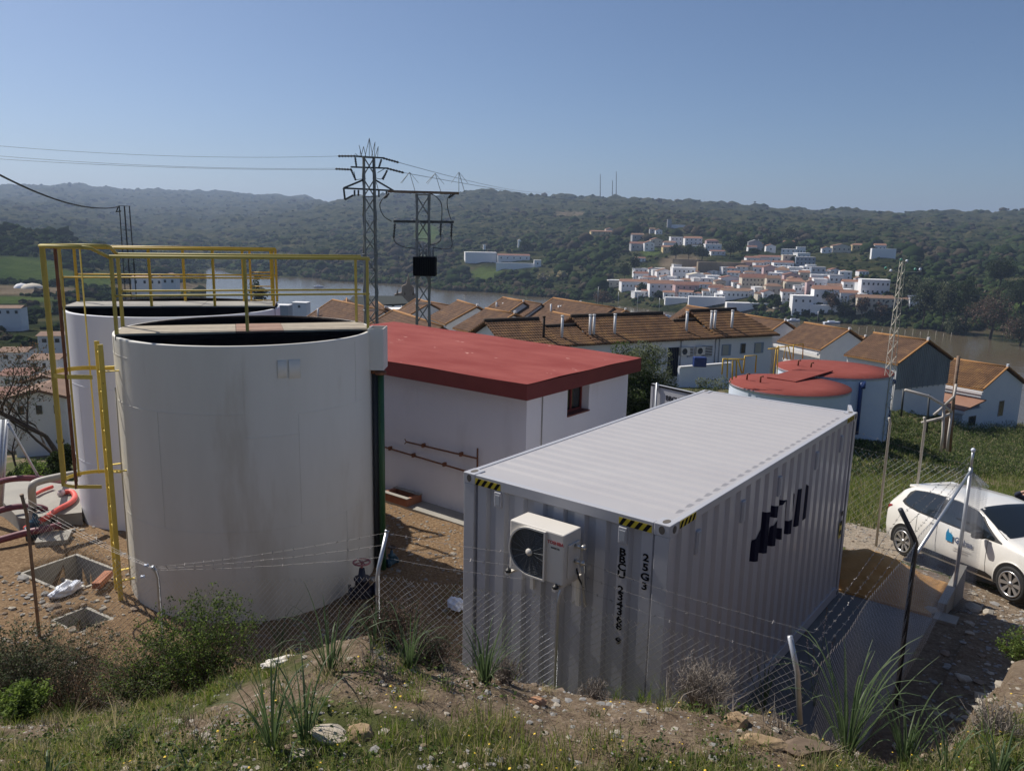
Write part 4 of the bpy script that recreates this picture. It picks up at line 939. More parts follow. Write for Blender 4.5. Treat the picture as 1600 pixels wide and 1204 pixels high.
pl1 = at(42, 805, 9.6); pl1.z = 0; pl2 = at(247, 905, 8.6); pl2.z = 0
run = [pl1, pl2, Vector((c590.x, c590.y, 0)), Vector((c870.x, c870.y, 0)), cc(1.36, -.05)]
tops = [at(42, 805, 9.6).z, at(247, 912, 8.6).z, 2.0, 2.02, 2.0]
Hs = lambda p: max(-.05, H(p.x, p.y))
for i in range(4):
    a, b = run[i], run[i+1]; ta, tb = tops[i], tops[i+1]
    mesh_panel(a, b, lambda f, ta=ta, tb=tb: ta+(tb-ta)*f-2.0, lambda f, ta=ta, tb=tb, i=i: ta+(tb-ta)*f+.012*math.sin(f*17)+.008*math.sin(f*41+i), fence, seed=i).matrix_parent_inverse = Li = Matrix.Translation(fence.location).inverted()
side = [cc(1.36, -.05), cc(1.38, 3.55), cc(1.40, 7.27)]
for i in range(2):
    a, b = side[i], side[i+1]
    mesh_panel(a, b, lambda f: .02, lambda f: 2.0+.01*math.sin(f*19), fence, seed=7+i, pitch=.082, r=.0008).matrix_parent_inverse = Li
back_ = [cc(1.40, 7.27), cc(2.6, 8.3)]
for o9, s9 in ((.0, 11), (.05, 12), (.09, 13)): mesh_panel(cc(1.38, 7.25+o9), cc(1.60+o9, 7.02), lambda f: -.25, lambda f: 1.98-.12*f, fence, pitch=.036, r=.0017, seed=s9).matrix_parent_inverse = Li
outw = -LU
ends = []
for (p, zt, dv, ln, mm, L9) in ((run[0], tops[0], KU*.5+outw*.3, (0, 0), 'rustpost', .36), (run[1], tops[1]+.12, outw*.1, (0, 0), 'galv', .12), (run[2], 2.06, -outw*.35-KU*.1, (0, 0), 'galv', .42), (run[3], 2.03, -outw*.6+KU*.1, (.02, 0), 'galv', .42)):
    ends.append(cranked(fence, p.x, p.y, zt-2.3, zt, dv, M[mm], L_=L9))
q = MB(); q.tube([at(1250, 1130, 5.75), at(1246, 1050, 5.8), at(1234, 993, 5.85)], .022, 10); q.build("fence_post", M['galv'], fence, world=True)
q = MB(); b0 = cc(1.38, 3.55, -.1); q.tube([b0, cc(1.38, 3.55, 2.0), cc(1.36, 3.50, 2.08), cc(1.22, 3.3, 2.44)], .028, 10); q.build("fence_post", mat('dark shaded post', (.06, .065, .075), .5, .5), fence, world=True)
q = MB(); q.tube([cc(1.40, 7.27, -.6), cc(1.40, 7.27, 2.05)], .028, 10); q.tube([cc(1.40, 7.27, 2.05), cc(1.40, 7.25, 2.3)], .02, 8); q.build("fence_post", M['galv'], fence, world=True)
q = MB(); q.tube([cc(1.40, 7.25, 2.0), cc(1.39, 3.62, 1.85)], .020, 10); q.build("fence_brace", M['galv'], fence, world=True)
q = MB(); q.sphere(cc(1.40, 7.24, 2.33), .035, 8); q.build("post_cap", M['bag'], fence, world=True)
for j, f in enumerate((.30, .62, .95)):
    pts = [m_.lerp(e, f) for m_, e in ends]; pts.append(cc(1.30, .0, 2.05+.14*j))
    strand([tuple(p) for p in pts], fence, seed=j).matrix_parent_inverse = Li
    strand([tuple(pts[-1]), tuple(cc(1.34-.06*j, 3.48-.1*j, 2.1+.13*j)), tuple(cc(1.38, 7.2, 2.05+.1*j))], fence, seed=j+5).matrix_parent_inverse = Li
# small insulators on the post left of centre
pi_ = ends[1][1]
for dx, dz in ((-.07, .02), (-.12, -.12)):
    q = MB(); q.lathe([(.001, -.02), (.022, -.018), (.012, 0), (.022, .018), (.001, .02)], 10, Matrix.Translation((pi_.x+dx, pi_.y, pi_.z+dz)) @ Matrix.Rotation(R(80), 4, 'Y')); q.build("insulator", M['bag'], fence, world=True)
# fence behind the container
f2a, f2b = at(1325, 760, 16.6), at(1512, 760, 15.2)
fence2 = thing("chain_link_fence", "sagging wire fence with concrete coloured posts beyond the track behind the container", "fence", loc=(f2a.x, f2a.y, 0))
L2i = Matrix.Translation(fence2.location).inverted()
def zt2(f): p = f2a.lerp(f2b, f); tx = 1325+187*f; ty = 704+34*f; d = ray(tx, ty); return EYE+d.z/d.y*p.y
mesh_panel((f2a.x, f2a.y, 0), (f2b.x, f2b.y, 0), lambda f: zt2(f)-1.6, zt2, fence2, pitch=.14, r=.0022).matrix_parent_inverse = L2i
for (px, pyt, f) in ((1383, 652, .31), (1437, 651, .6)):
    p = f2a.lerp(f2b, f); z0 = H(p.x, p.y)-.1; zt_ = EYE+ray(px, pyt).z/ray(px, pyt).y*p.y
    q = MB(); q.tube([(p.x, p.y, z0), (p.x, p.y, zt_-.12), (p.x-.06, p.y-.05, zt_)], .028, 8); q.build("fence_post", mat('pale post', (.42, .39, .34), .8), fence2, world=True)
for dz in (.0, .35): strand([(f2a.x, f2a.y, zt2(0)+dz+.1), (f2b.x, f2b.y, zt2(1)+dz*.3+.05)], fence2, seed=9).matrix_parent_inverse = L2i
# tangle of pipes and tall rusty pole by the far fence
def pipes(nm, label, cat, runs, Y, r, m_, group=None):
    mb = MB()
    for rn in runs: mb.tube([at(px, py, Y) for px, py in rn], r, 8)
    return mb.build(nm, m_, label=label, cat=cat, group=group)
g_ = thing("scrap_pipework", "bent white scrap pipes leaning by the far fence, beside the rusty pole", "scrap pipes", loc=tuple(at(1475, 690, 20)))
for rn in ([(1414, 609), (1451, 619), (1475, 633), (1487, 644)], [(1476, 633), (1491, 619), (1494, 600)], [(1459, 648), (1476, 634)], [(1440, 660), (1470, 653), (1487, 645)], [(1475, 633), (1473, 680), (1470, 705)], [(1487, 645), (1482, 680), (1480, 705)]):
    q = MB(); q.tube([at(px, py, 20) for px, py in rn], .035, 8); q.build("pipe", mat('pale pipe', (.48, .44, .4), .6) if 'palepipe' not in M else M['palepipe'], g_, world=True)
q = MB(); q.tube([at(1498, 556, 20.5), at(1490, 620, 20.5), at(1484, 705, 20.5)], .045, 8); q.build("pole", M['rustpost'], label="tall thin rusty pole rising above the bushes before the gabled house with the lean-to", cat="pole")
q = MB(); a_, b_ = at(1480, 640, 20.2), at(1478, 700, 20.2); q.bar(a_, b_, .16, .03, up=(0, 1, 0)); q.build("board", M['rustpost'], label="narrow rust brown board standing beneath the pipe frame", cat="board")
for (px, y0, y1) in ((1410, 608, 650), (1450, 616, 675)):
    q = MB(); q.tube([at(px+2, y0, 23), at(px-2, y1, 23)], .03, 8); q.build("stake", M['lattice_dark'], label="thin dark stake on the grass %s" % ("nearest the blue pipe" if px < 1430 else "before the cladded gable, right of the first stake"), cat="stake")

# ---------------------------------------------------------------- lattice towers and lines
def lattice(nm, label, cat, c, z0, z1, w0, w1, m_, leg, brace, bays, rz=0.3, xb=True):
    t = thing(nm, label, cat, loc=(c[0], c[1], z0), rz=rz); h = z1-z0
    def cor(f, i): w_ = w0+(w1-w0)*f; return Vector(((1, -1, -1, 1)[i]*w_/2, (1, 1, -1, -1)[i]*w_/2, h*f))
    for i in range(4):
        sx, sy = (1, -1, -1, 1)[i], (1, 1, -1, -1)[i]
        q = MB(); q.ang(cor(0, i), cor(1, i), leg, .14, (-sx, 0, 0), (0, -sy, 0)); q.build("leg", m_, t)
    q = MB(); 
    for b in range(bays):
        f0, f1 = b/bays, (b+1)/bays
        for i in range(4):
            j = (i+1) % 4
            if xb and (b+i) % 2 == 0: q.bar(cor(f0, i), cor(f1, j), brace*.6, brace*.6)
            if xb and (b+i) % 2 == 1: q.bar(cor(f0, j), cor(f1, i), brace*.6, brace*.6)
            if b % 3 == 0 or not xb: q.bar(cor(f0, i), cor(f0, j), brace, brace*.3)
    for i in range(4): q.bar(cor(1, i), cor(1, (i+1) % 4), leg, leg*.4)
    q.build("bracing", m_, t); return t
Yp = 44.0
def zat(px, py, Y): return at(px, py, Y).z
pyl = at(577, 300, Yp); gz = H(pyl.x, Yp)
p1 = lattice("electricity_pylon", "taller lattice pylon with three levels of arms, left of the transformer pole", "pylon", (pyl.x, Yp), gz, zat(577, 246, Yp), .80, .62, M['lattice'], .085, .10, 14)
Pi = (Matrix.Translation(p1.location) @ p1.rotation_euler.to_matrix().to_4x4()).inverted()
def pix(px, py, dY=0, Y=Yp): return at(px, py, Y+dY)
def part_bars(nm, segs, w_, m_, parent, Y=Yp):
    q = MB()
    for a, b in segs: q.bar(pix(*a, Y=Y), pix(*b, Y=Y), w_, w_)
    return q.build(nm, m_, parent, world=True)
part_bars("crossarm", [((537, 294), (615, 298)), ((537, 294), (568, 281)), ((586, 281), (615, 298)), ((537, 294), (539, 312)), ((539, 312), (552, 305))], .09, M['lattice_dark'], p1)
part_bars("crossarm", [((548, 261), (606, 263))], .08, M['lattice_dark'], p1)
part_bars("crossarm", [((552, 244), (600, 247))], .08, M['lattice_dark'], p1)
def insul(a, b, Y, parent, r=.07, n=6, m_=None):
    A, B = pix(*a, Y=Y), pix(*b, Y=Y); q = MB(); pts, rr_ = [], []
    for i in range(n*2+1): pts.append(A.lerp(B, i/(n*2))); rr_.append(r if i % 2 else r*.45)
    q.tube(pts, rr_, 8); q.build("insulator", m_ or M['lattice_dark'], parent, world=True)
for a, b in (((528, 244), (556, 244)), ((598, 247), (623, 254)), ((524, 264), (550, 265)), ((604, 263), (631, 270)), ((555, 246), (557, 262)), ((596, 249), (592, 262)), ((549, 266), (556, 282)), ((605, 266), (598, 281)), ((554, 297), (554, 306)), ((560, 297), (560, 306)), ((592, 298), (592, 308)), ((604, 299), (604, 309))): insul(a, b, Yp, p1)
q = MB()
for a in ((562, 246, 555, 240), (566, 246, 561, 227), (570, 246, 577, 216), (577, 246, 577, 216), (583, 246, 577, 216), (585, 246, 586, 222), (580, 246, 586, 222), (586, 246, 591, 229), (588, 246, 597, 248), (572, 246, 568, 229), (564, 246, 568, 229), (590, 246, 591, 229), (563, 235, 563, 246)):
    q.tube([pix(a[0], a[1]), pix(a[2], a[3])], .016, 4)
q.build("bird_spike", M['lattice'], p1, world=True)
part_bars("jumper_cable", [((553, 268), (556, 281)), ((556, 281), (572, 279)), ((604, 268), (596, 280)), ((596, 280), (584, 278)), ((588, 285), (592, 300)), ((590, 270), (604, 262))], .03, M['lattice_dark'], p1)
Yq = 36.0
pq = at(661, 400, Yq); gz = H(pq.x, Yq)
p2_ = lattice("transformer_pole", "shorter lattice pole carrying a black transformer behind the red roof", "pole", (pq.x, Yq), gz, zat(661, 304, Yq), .66, .60, M['lattice'], .085, .085, 11, rz=.15)
part_bars("crossarm", [((606, 299), (717, 302))], .11, M['rustpost'], p2_, Yq); part_bars("crossarm", [((615, 346), (709, 347))], .11, M['lattice_dark'], p2_, Yq)
tfm = at(664, 416, Yq-.55); tb = thing("transformer", "black oil filled transformer hanging on the shorter lattice pole", "transformer", loc=tuple(tfm))
q = MB(); q.bbox((-.50, -.30, -.42), (.50, .30, .42), .03); q.build("tank_body", M['blackp'], tb)
q = MB()
for i in range(13): q.box((-.48+i*.078, -.42, -.36), (-.465+i*.078, -.30, .34))
q.build("cooling_fins", M['blackp'], tb)
for x_ in (-.26, -.1, .06, .22, .36):
    q = MB(); q.tube([(x_, 0, .42+.045*i) for i in range(9)], [.05 if i % 2 else .03 for i in range(9)], 8); q.build("bushing", M['lattice'], tb)
for a, b in (((617, 349), (615, 372)), ((689, 349), (688, 368)), ((706, 349), (705, 370)), ((608, 302), (600, 310)), ((710, 303), (701, 309))): insul(a, b, Yq, p2_, .06, 5)
def loopc(pts, r=.022, Y=Yq): 
    hq = [pix(*p, Y=Y) for p in pts]; q = MB(); out = []
    for i in range(len(hq)-1):
        p0, p1_, p2x, p3 = hq[max(i-1, 0)], hq[i], hq[i+1], hq[min(i+2, len(hq)-1)]
        for t_ in np.linspace(0, 1, 6)[:-1]: out.append(.5*((2*p1_)+(p2x-p0)*t_+(2*p0-5*p1_+4*p2x-p3)*t_*t_+(3*p1_-p0-3*p2x+p3)*t_**3))
    out.append(hq[-1]); q.tube(out, r, 6); q.build("jumper_cable", M['lattice_dark'], p2_, world=True)
loopc([(603, 305), (595, 315), (594, 325), (600, 338), (612, 346)]); loopc([(705, 303), (699, 312), (700, 328), (705, 344)]); loopc([(672, 302), (682, 308), (690, 320), (690, 345)])
loopc([(615, 372), (619, 380), (632, 386), (650, 388)]); loopc([(689, 368), (688, 376), (680, 381), (672, 382)]); loopc([(705, 370), (706, 385), (695, 389), (674, 386)])
q = MB()
for (px, h_) in ((640, 269), (680, 271), (717, 269)):
    for b in (-14, 9): q.tube([pix(px, h_, Y=Yq), pix(px+b if px < 717 or b > 0 else px, 300 if b > 0 or px == 717 else 286, Y=Yq)], .012, 4)
    for b in (-12, 14): q.tube([pix(px, h_, Y=Yq), pix(px+b, h_+17, Y=Yq)], .008, 4)
q.build("bird_spike", M['lattice'], p2_, world=True)
yl = 31.0; pz = at(200, 400, yl)
p3_ = lattice("utility_pole", "dark lattice pole behind the tank railings at the far left, holding a cable", "pole", (pz.x, yl), H(pz.x, yl), zat(197, 322, yl), .50, .38, M['lattice_dark'], .035, .045, 12, rz=.46, xb=False)
q = MB(); q.bar((0, 0, 0), (0, 0, zat(197, 322, yl)-H(pz.x, yl)), .09, .05); q.build("centre_beam", M['lattice_dark'], p3_)
ym = 40.0; pm = at(1393, 560, ym)
p4_ = lattice("lattice_mast", "slim pale lattice mast behind the right hand red topped tank", "mast", (pm.x, ym), H(pm.x, ym), zat(1410, 408, ym), .44, .20, M['lattice_light'], .035, .026, 26, rz=.4)
# glass insulators on the arms of the pale mast
m4 = MB(); m4.bar(at(1388, 424, ym), at(1440, 425, ym), .03, .03); m4.bar(at(1407, 407, ym), at(1440, 418, ym), .02, .02); arm4 = m4.build("crossarm", M['lattice_light'], p4_, world=True)
gm = mat('green glass', (.10, .30, .22), .15, spec=.9)
for (px, py, c_) in ((1384, 419, 0), (1392, 423, 1), (1408, 406, 0), (1417, 408, 1), (1430, 421, 0), (1438, 421, 1)):
    q = MB(); q.sphere(at(px, py, ym), .075, 8, (1, 1, 1.1)); q.build("insulator", gm if c_ == 0 else M['bag'], p4_, world=True)
def line(label, a, Ya, b, Yb, sag, r):
    A, B = at(*a, Ya), at(*b, Yb); q = MB(); q.tube([A.lerp(B, i/30)-Vector((0, 0, sag*4*(i/30)*(1-i/30))) for i in range(31)], r, 5)
    return q.build("power_line", M['lattice'], label=label, cat="power line", group="lines strung from the taller pylon")
line("topmost thin power line running left from the taller pylon", (528, 244), Yp, (-80, 221), 38, .3, .008)
line("middle thin power line running left from the taller pylon", (524, 263), Yp, (-80, 237), 38, .25, .008)
line("lowest thin power line running left from the taller pylon", (540, 265), Yp, (-80, 243), 38, .2, .008)
line("upper thin power line running right from the taller pylon", (623, 254), Yp, (860, 300), 160, .6, .014)
line("lower thin power line running right from the taller pylon", (631, 270), Yp, (1000, 320), 190, .6, .014)
q = MB(); A, B = at(-40, 252, 16), at(185, 323, yl); q.tube([A.lerp(B, i/24)-Vector((0, 0, .35*4*(i/24)*(1-i/24))) for i in range(25)]+[at(183, 328, yl), at(181, 331, yl), at(189, 330, yl)], .022, 6); q.build("power_line", M['lattice_dark'], label="thick black cable sloping down to the dark pole at the far left", cat="cable")
# galvanised frame at the left edge
q = thing("pipe_stand", "grey pipe tripod stand at the left edge before the green slope", "pipe stand", loc=tuple(onz(8, 790, 0)))
for a, b, r_ in (((2, 790), (11, 655), .035), ((12, 660), (62, 748), .022), ((0, 800), (3, 655), .03)):
    w = MB(); w.tube([at(*a, 13.5), at(*b, 13.9)], r_, 8); w.build("tube", M['galv'], q, world=True)
# ---------------------------------------------------------------- the white hatchback
rwp, fwp = Vector((8.12, 15.2, -.93)), Vector((8.75, 12.6, -.66))
hx = (fwp-rwp); wb_len = hx.length; hx.normalize(); ly = Vector((0, 0, 1)).cross(hx).normalized(); up = hx.cross(ly)
CM = Matrix((hx, ly, up)).transposed().to_4x4(); CM.translation = rwp - hx*.72 + ly*.80 - up*0.0
for wp in (0,): 
    g1 = H(rwp.x, rwp.y); g2 = H(fwp.x, fwp.y)
car = thing("parked_car", "white five door hatchback parked on the dirt behind the wire fence", "car", mat=CM)
ST = [(0.00,.62,.36,.58,.60,.56),(.05,.76,.28,.84,.88,.64),(.14,.82,.22,.95,1.05,.66),(.38,.85,.2,.985,1.33,.60),(.60,.865,.2,.98,1.41,.60),(1.2,.87,.19,.955,1.455,.61),(1.9,.87,.19,.93,1.45,.62),(2.35,.87,.19,.92,1.385,.63),
 (2.75,.87,.19,.915,1.19,.67),(3.12,.868,.19,.91,1.00,.71),(3.40,.86,.2,.885,.945,.68),(3.75,.83,.22,.80,.85,.62),(3.94,.74,.28,.66,.70,.52),(4.05,.58,.36,.48,.50,.42)]
def sec(x):
    xs = [s[0] for s in ST]; v = [float(np.interp(x, xs, [s[i] for s in ST])) for i in range(1, 6)]; w_, zs, zb, zt, wt_ = v
    zm = zs+(zb-zs)*.5
    return [(w_*.90, zs), (w_*.975, zs+.07), (w_, zm-.06), (w_*.985, zm+.10), (w_*.96, zb-.05), (w_*.925, zb), (wt_+.02+(w_*.925-wt_-.02)*.5, zb+(zt-zb)*.48), (wt_+.01, zb+(zt-zb)*.86), (wt_-.09, zt-.012), (wt_*.45, zt+.004), (0, zt+.012)]
XS = sorted(set([round(x, 3) for x in np.linspace(0, 4.05, 46)]+[s[0] for s in ST]))
bm_ = MB(); bm_.smooth = True; vs = []; NS = 21
for x in XS:
    s_ = sec(x); full = [(-y, z) for y, z in s_] + [(y, z) for y, z in s_[::-1][1:]]
    bow = [0]*len(full); vs += [(x, y, z) for y, z in full]
fs = []
def in_arch(x, z): return any((x-c_)**2+(z-.31)**2 < .365**2 for c_ in (.72, 3.31))
for i in range(len(XS)-1):
    for j in range(NS-1): fs.append((i*NS+j, i*NS+j+1, (i+1)*NS+j+1, (i+1)*NS+j))
fs += [tuple(range(NS-1, -1, -1)), tuple(range((len(XS)-1)*NS, len(XS)*NS))]
bm_.add(vs, fs); bm_.build("body", M['carpaint'], car)
def surf_pt(x, t, side):       # t runs 0..10 up the section
    s_ = sec(x); i = min(int(t), 9); f = t-i; y = s_[i][0]*(1-f)+s_[i+1][0]*f; z = s_[i][1]*(1-f)+s_[i+1][1]*f; return Vector((x, side*y, z))
def panel(nm, outline, side, m_, parent, off=.006, nx=26, nt=5):   # outline: list of (x, t_low, t_high)
    xs = [o[0] for o in outline]; q = MB(); q.smooth = True; vs = []
    for i in range(nx+1):
        x = xs[0]+(xs[-1]-xs[0])*i/nx; lo = float(np.interp(x, xs, [o[1] for o in outline])); hi = float(np.interp(x, xs, [o[2] for o in outline]))
        for j in range(nt+1):
            p = surf_pt(x, lo+(hi-lo)*j/nt, side); p += Vector((0, side*off, off*.4)); vs.append(p)
    q.add(vs, [(i*(nt+1)+j, i*(nt+1)+j+1, (i+1)*(nt+1)+j+1, (i+1)*(nt+1)+j) for i in range(nx) for j in range(nt)]); return q.build(nm, m_, parent)
for sd_ in (-1, 1):
    panel("window_surround", [(.50, 5.55, 5.60), (.62, 5.25, 6.9), (1.0, 5.08, 7.25), (2.2, 5.02, 7.3), (2.45, 5.02, 7.1), (3.02, 5.02, 5.3)], sd_, M['trim'], car, .004)
    panel("rear_side_window", [(.60, 5.55, 5.8), (.72, 5.35, 6.9), (1.0, 5.2, 7.1), (1.52, 5.15, 7.15)], sd_, M['carglass'], car, .010)
    panel("front_side_window", [(1.60, 5.15, 7.15), (2.2, 5.12, 7.12), (2.42, 5.12, 6.95), (2.85, 5.12, 5.5)], sd_, M['carglass'], car, .010)
    panel("sill_trim", [(1.15, .75, 1.15), (1.3, .7, 1.35), (2.8, .7, 1.35), (2.9, .75, 1.15)], sd_, M['trim'], car, .008, 12, 2)
    for x0, lo, hi in ((1.56, 1.2, 5.0), (2.74, 1.2, 5.0)): panel("door_gap", [(x0, lo, hi), (x0+.008, lo, hi)], sd_, M['trim'], car, .003, 1, 12)
    panel("door_gap", [(1.02, 2.6, 5.0), (1.028, 2.6, 5.0)], sd_, M['trim'], car, .003, 1, 10)
    for x0 in (1.36, ): panel("door_handle", [(x0, 3.9, 4.25), (x0+.16, 3.9, 4.25)], sd_, M['carpaint'], car, .022, 4, 3)
    panel("door_handle", [(2.42-.9, 3.9, 4.2), (2.42-.76, 3.9, 4.2)], sd_, M['carpaint'], car, .020, 4, 3) if False else None
    panel("tail_lamp", [(.05, 3.7, 4.7), (.12, 3.75, 4.9), (.26, 4.3, 4.9)], sd_, M['taillamp'], car, .008, 8, 3)
    panel("headlamp", [(3.55, 3.9, 4.7), (3.75, 3.6, 4.8), (3.93, 3.4, 4.6)], sd_, M['chrome'], car, .008, 8, 3)
    for cx in (.72, 3.31):
        y0 = .872
        q = MB(); n_ = 24; pts = [(cx+.372*math.cos(a), sd_*(y0+.002), .30+.372*math.sin(a)) for a in np.linspace(-.18, math.pi+.18, n_)]
        if sd_ < 0: pts = pts[::-1]
        q.prism(pts, (0, sd_*.004, 0)); q.build("wheel_arch", M['dark'], car)
        q = MB(); q.tube([(cx+.378*math.cos(a), sd_*(y0-.002), .30+.378*math.sin(a)) for a in np.linspace(-.15, math.pi+.15, n_)], .014, 8); q.build("arch_lip", M['carpaint'], car)
        wh = MB(); Mw = Matrix.Translation((cx, sd_*.79, .31)) @ Matrix.Rotation(-sd_*math.pi/2, 4, 'X')
        wh.lathe([(.215, -.10), (.27, -.11), (.305, -.085), (.312, -.04), (.312, .04), (.305, .085), (.27, .108), (.222, .10), (.214, .085)], 40, Mw); wo = wh.build("wheel", M['rubber'], car)
        rm = MB(); rm.lathe([(.222, .098), (.226, .108), (.212, .112), (.195, .07), (.06, .05), (.001, .05)], 36, Mw); ro = rm.build("rim_well", M['dark'], wo)
        al = MB(); al.lathe([(.226, .100), (.224, .113), (.200, .113), (.196, .09)], 36, Mw)
        for k in range(8):
            a = k*math.pi/4
            for da in (-.09, .09):
                p0 = Mw @ Vector((.035*math.cos(a), .035*math.sin(a), .088)); p1_ = Mw @ Vector((.210*math.cos(a+da), .210*math.sin(a+da), .104)); al.bar(p0, p1_, .034, .014, up=Mw.to_3x3() @ Vector((0, 0, 1)))
        al.lathe([(.045, .09), (.045, .106), (.001, .108)], 16, Mw); al.build("rim", M['alloy'], wo)
    mr = MB(); bs = Vector((2.66, sd_*.90, .965)); mr.bbox((2.60, min(sd_*.90, sd_*1.08), .94), (2.74, max(sd_*.90, sd_*1.08), 1.08), .035); mr.box((2.64, min(sd_*.84, sd_*.93), .93), (2.71, max(sd_*.84, sd_*.93), .97)); mr.build("wing_mirror", M['trim'], car)
def toppanel(nm, x0, x1, y0f, y1f, m_, off=.008):
    q = MB(); q.smooth = True; vs = []; nx, ny = 12, 12
    for i in range(nx+1):
        f = i/nx; x = x0+(x1-x0)*f; s_ = sec(x); hw = y0f+(y1f-y0f)*f
        ys = [p[0] for p in s_[5:]][::-1]; zs = [p[1] for p in s_[5:]][::-1]
        for j in range(ny+1):
            y = -hw+2*hw*j/ny; vs.append((x+.006*(1 if x > 2 else -1), y, float(np.interp(abs(y), ys, zs))+off))
    q.add(vs, [(i*(ny+1)+j, i*(ny+1)+j+1, (i+1)*(ny+1)+j+1, (i+1)*(ny+1)+j) for i in range(nx) for j in range(ny)]); return q.build(nm, m_, car)
toppanel("windscreen", 2.30, 3.05, .60, .74, M['carglass']); toppanel("rear_window", .16, .40, .58, .52, M['carglass'])
q = MB(); q.bbox((.40, -.52, 1.345), (.60, .52, 1.405), .02); q.build("roof_spoiler", M['carpaint'], car)
q = MB(); q.box((-.03, -.25, .28), (.0, .25, .4)); q.build("number_plate", M['bag'], car)
# lettering and blue mark on the near side front door, which is the -y side
sx_ = 2.30; y_ = surf_pt(sx_, 3.6, -1)
Md = Matrix.Translation((2.25, -.874, .72)) @ Matrix.Rotation(R(90), 4, 'X')
text_part("lettering", "Giahsa", .155, Md, mat('door lettering', (.03, .06, .16), .5), car, .001, .004)
q = MB(); q.prism([(1.83, -.874, .66), (1.99, -.874, .66), (1.99, -.874, .80), (1.90, -.874, .83), (1.885, -.874, .90), (1.83, -.874, .80)], (0, -.004, 0)); q.build("blue_mark", M['blueicon'], car)
for i, w_ in enumerate((.42, .36)): MB().box((2.0, -.888, .585-.05*i), (2.0+w_, -.885, .6-.05*i)).build("faint_lettering", M['acbody'], car)

# ---------------------------------------------------------------- the person behind the car
def skin_body(nm, V_, E_, Rr, m_, parent, root=0, sub=2):
    me = bpy.data.meshes.new(nm); me.from_pydata([tuple(v) for v in V_], E_, []); o = bpy.data.objects.new(nm, me); C.objects.link(o); o.parent = parent
    o.modifiers.new("skin", 'SKIN'); sk = me.skin_vertices[0].data
    for i, r_ in enumerate(Rr):
        r_ = r_ if hasattr(r_, '__len__') else (r_, r_); sk[i].radius = r_; sk[i].use_root = (i == root)
    s = o.modifiers.new("sub", 'SUBSURF'); s.levels = sub; s.render_levels = sub; o.modifiers["skin"].use_smooth_shade = True; me.materials.append(m_); return o
pb = at(1593, 860, 16.6); pb.z = H(pb.x, pb.y)
skin_m = mat('skin', (.42, .24, .17), .6, col2=(.48, .29, .21), scale=8); navy_m = mat('navy jacket', (.012, .016, .035), .9, col2=(.02, .025, .05), scale=9, bump=.4, bscale=14, bdist=.02); jean = mat('dark trousers', (.03, .035, .05), .9); hair_m = mat('dark hair', (.02, .014, .01), .8, bump=.6, bscale=60)
per = thing("person", "person in a navy top behind the white car with one arm raised to the head", "person", loc=tuple(pb), rz=R(10))
# x right in the picture, y away from the camera; the figure faces the camera
Bv = [(0,0,.96),(0,.0,1.12),(0,.01,1.30),(0,.01,1.44),(0,0,1.52),(0,-.02,1.60),(0,-.03,1.70),
 (-.19,0,1.43),(-.36,-.06,1.55),(-.20,-.20,1.68),(-.14,-.23,1.71),
 (.19,0,1.43),(.30,-.04,1.20),(.10,-.24,1.32),(-.03,-.27,1.40),
 (-.10,0,.88),(-.11,-.02,.50),(-.11,.02,.10),(-.12,-.12,.04),(.10,0,.88),(.12,-.02,.50),(.12,.02,.10),(.13,-.12,.04)]
Be = [(0,1),(1,2),(2,3),(3,4),(4,5),(5,6),(3,7),(7,8),(8,9),(9,10),(3,11),(11,12),(12,13),(13,14),(0,15),(15,16),(16,17),(17,18),(0,19),(19,20),(20,21),(21,22)]
Br = [(.15,.11),(.14,.10),(.17,.11),(.15,.09),(.052,.055),(.075,.085),(.055,.07),.058,.045,.033,.024,.058,.045,.033,.024,.085,.06,.04,(.045,.035),.085,.06,.04,(.045,.035)]
skin_body("body", Bv, Be, Br, skin_m, per)
off_ = lambda k: [tuple(Bv[i]) for i in k]
skin_body("jacket", off_([1,2,3,7,8,11,12,0])+[(-.28,-.13,1.61),(.2,-.14,1.26),(0,.01,1.49)], [(0,1),(1,2),(2,3),(3,4),(2,5),(5,6),(7,0),(4,8),(6,9),(2,10)], [(.155,.12),(.185,.13),(.165,.11),.075,.06,.075,.06,(.165,.125),.05,.05,(.07,.07)], navy_m, per)
skin_body("trousers", off_([0,15,16,17,19,20,21]), [(0,1),(1,2),(2,3),(0,4),(4,5),(5,6)], [(.155,.12),.10,.075,.055,.10,.075,.055], jean, per)
q = MB(); q.sphere((0, -.01, 1.715), .108, 14, (.88, 1, .95)); q.build("hair", hair_m, per)
def hand(base, d_, spread, parent):
    d_ = Vector(d_).normalized(); s_ = Vector(spread).normalized(); base = Vector(base); Vh = [base, base+d_*.05]; Eh = [(0, 1)]; Rh = [(.022,.014), (.030,.013)]
    for k, (o_, ln) in enumerate(((-.030, .068), (-.010, .078), (.011, .072), (.030, .056))):
        n0 = len(Vh); Vh += [base+d_*.085+s_*o_, base+d_*(.085+ln*.5)+s_*o_*1.1+Vector((0, -.010, 0)), base+d_*(.085+ln*.9)+s_*o_*1.1+Vector((0, -.034, 0))]
        Eh += [(1, n0), (n0, n0+1), (n0+1, n0+2)]; Rh += [.0105, .009, .0075]
    n0 = len(Vh); Vh += [base+d_*.045-s_*.045+Vector((0, -.01, 0)), base+d_*.075-s_*.062+Vector((0, -.03, 0))]; Eh += [(0, n0), (n0, n0+1)]; Rh += [.012, .009]
    skin_body("hand", Vh, Eh, Rh, skin_m, parent, 0, 1)
hand((-.14, -.23, 1.70), (.7, -.2, .35), (.2, .2, 1), per); hand((-.03, -.27, 1.40), (-.8, -.2, .5), (.3, .1, 1), per)
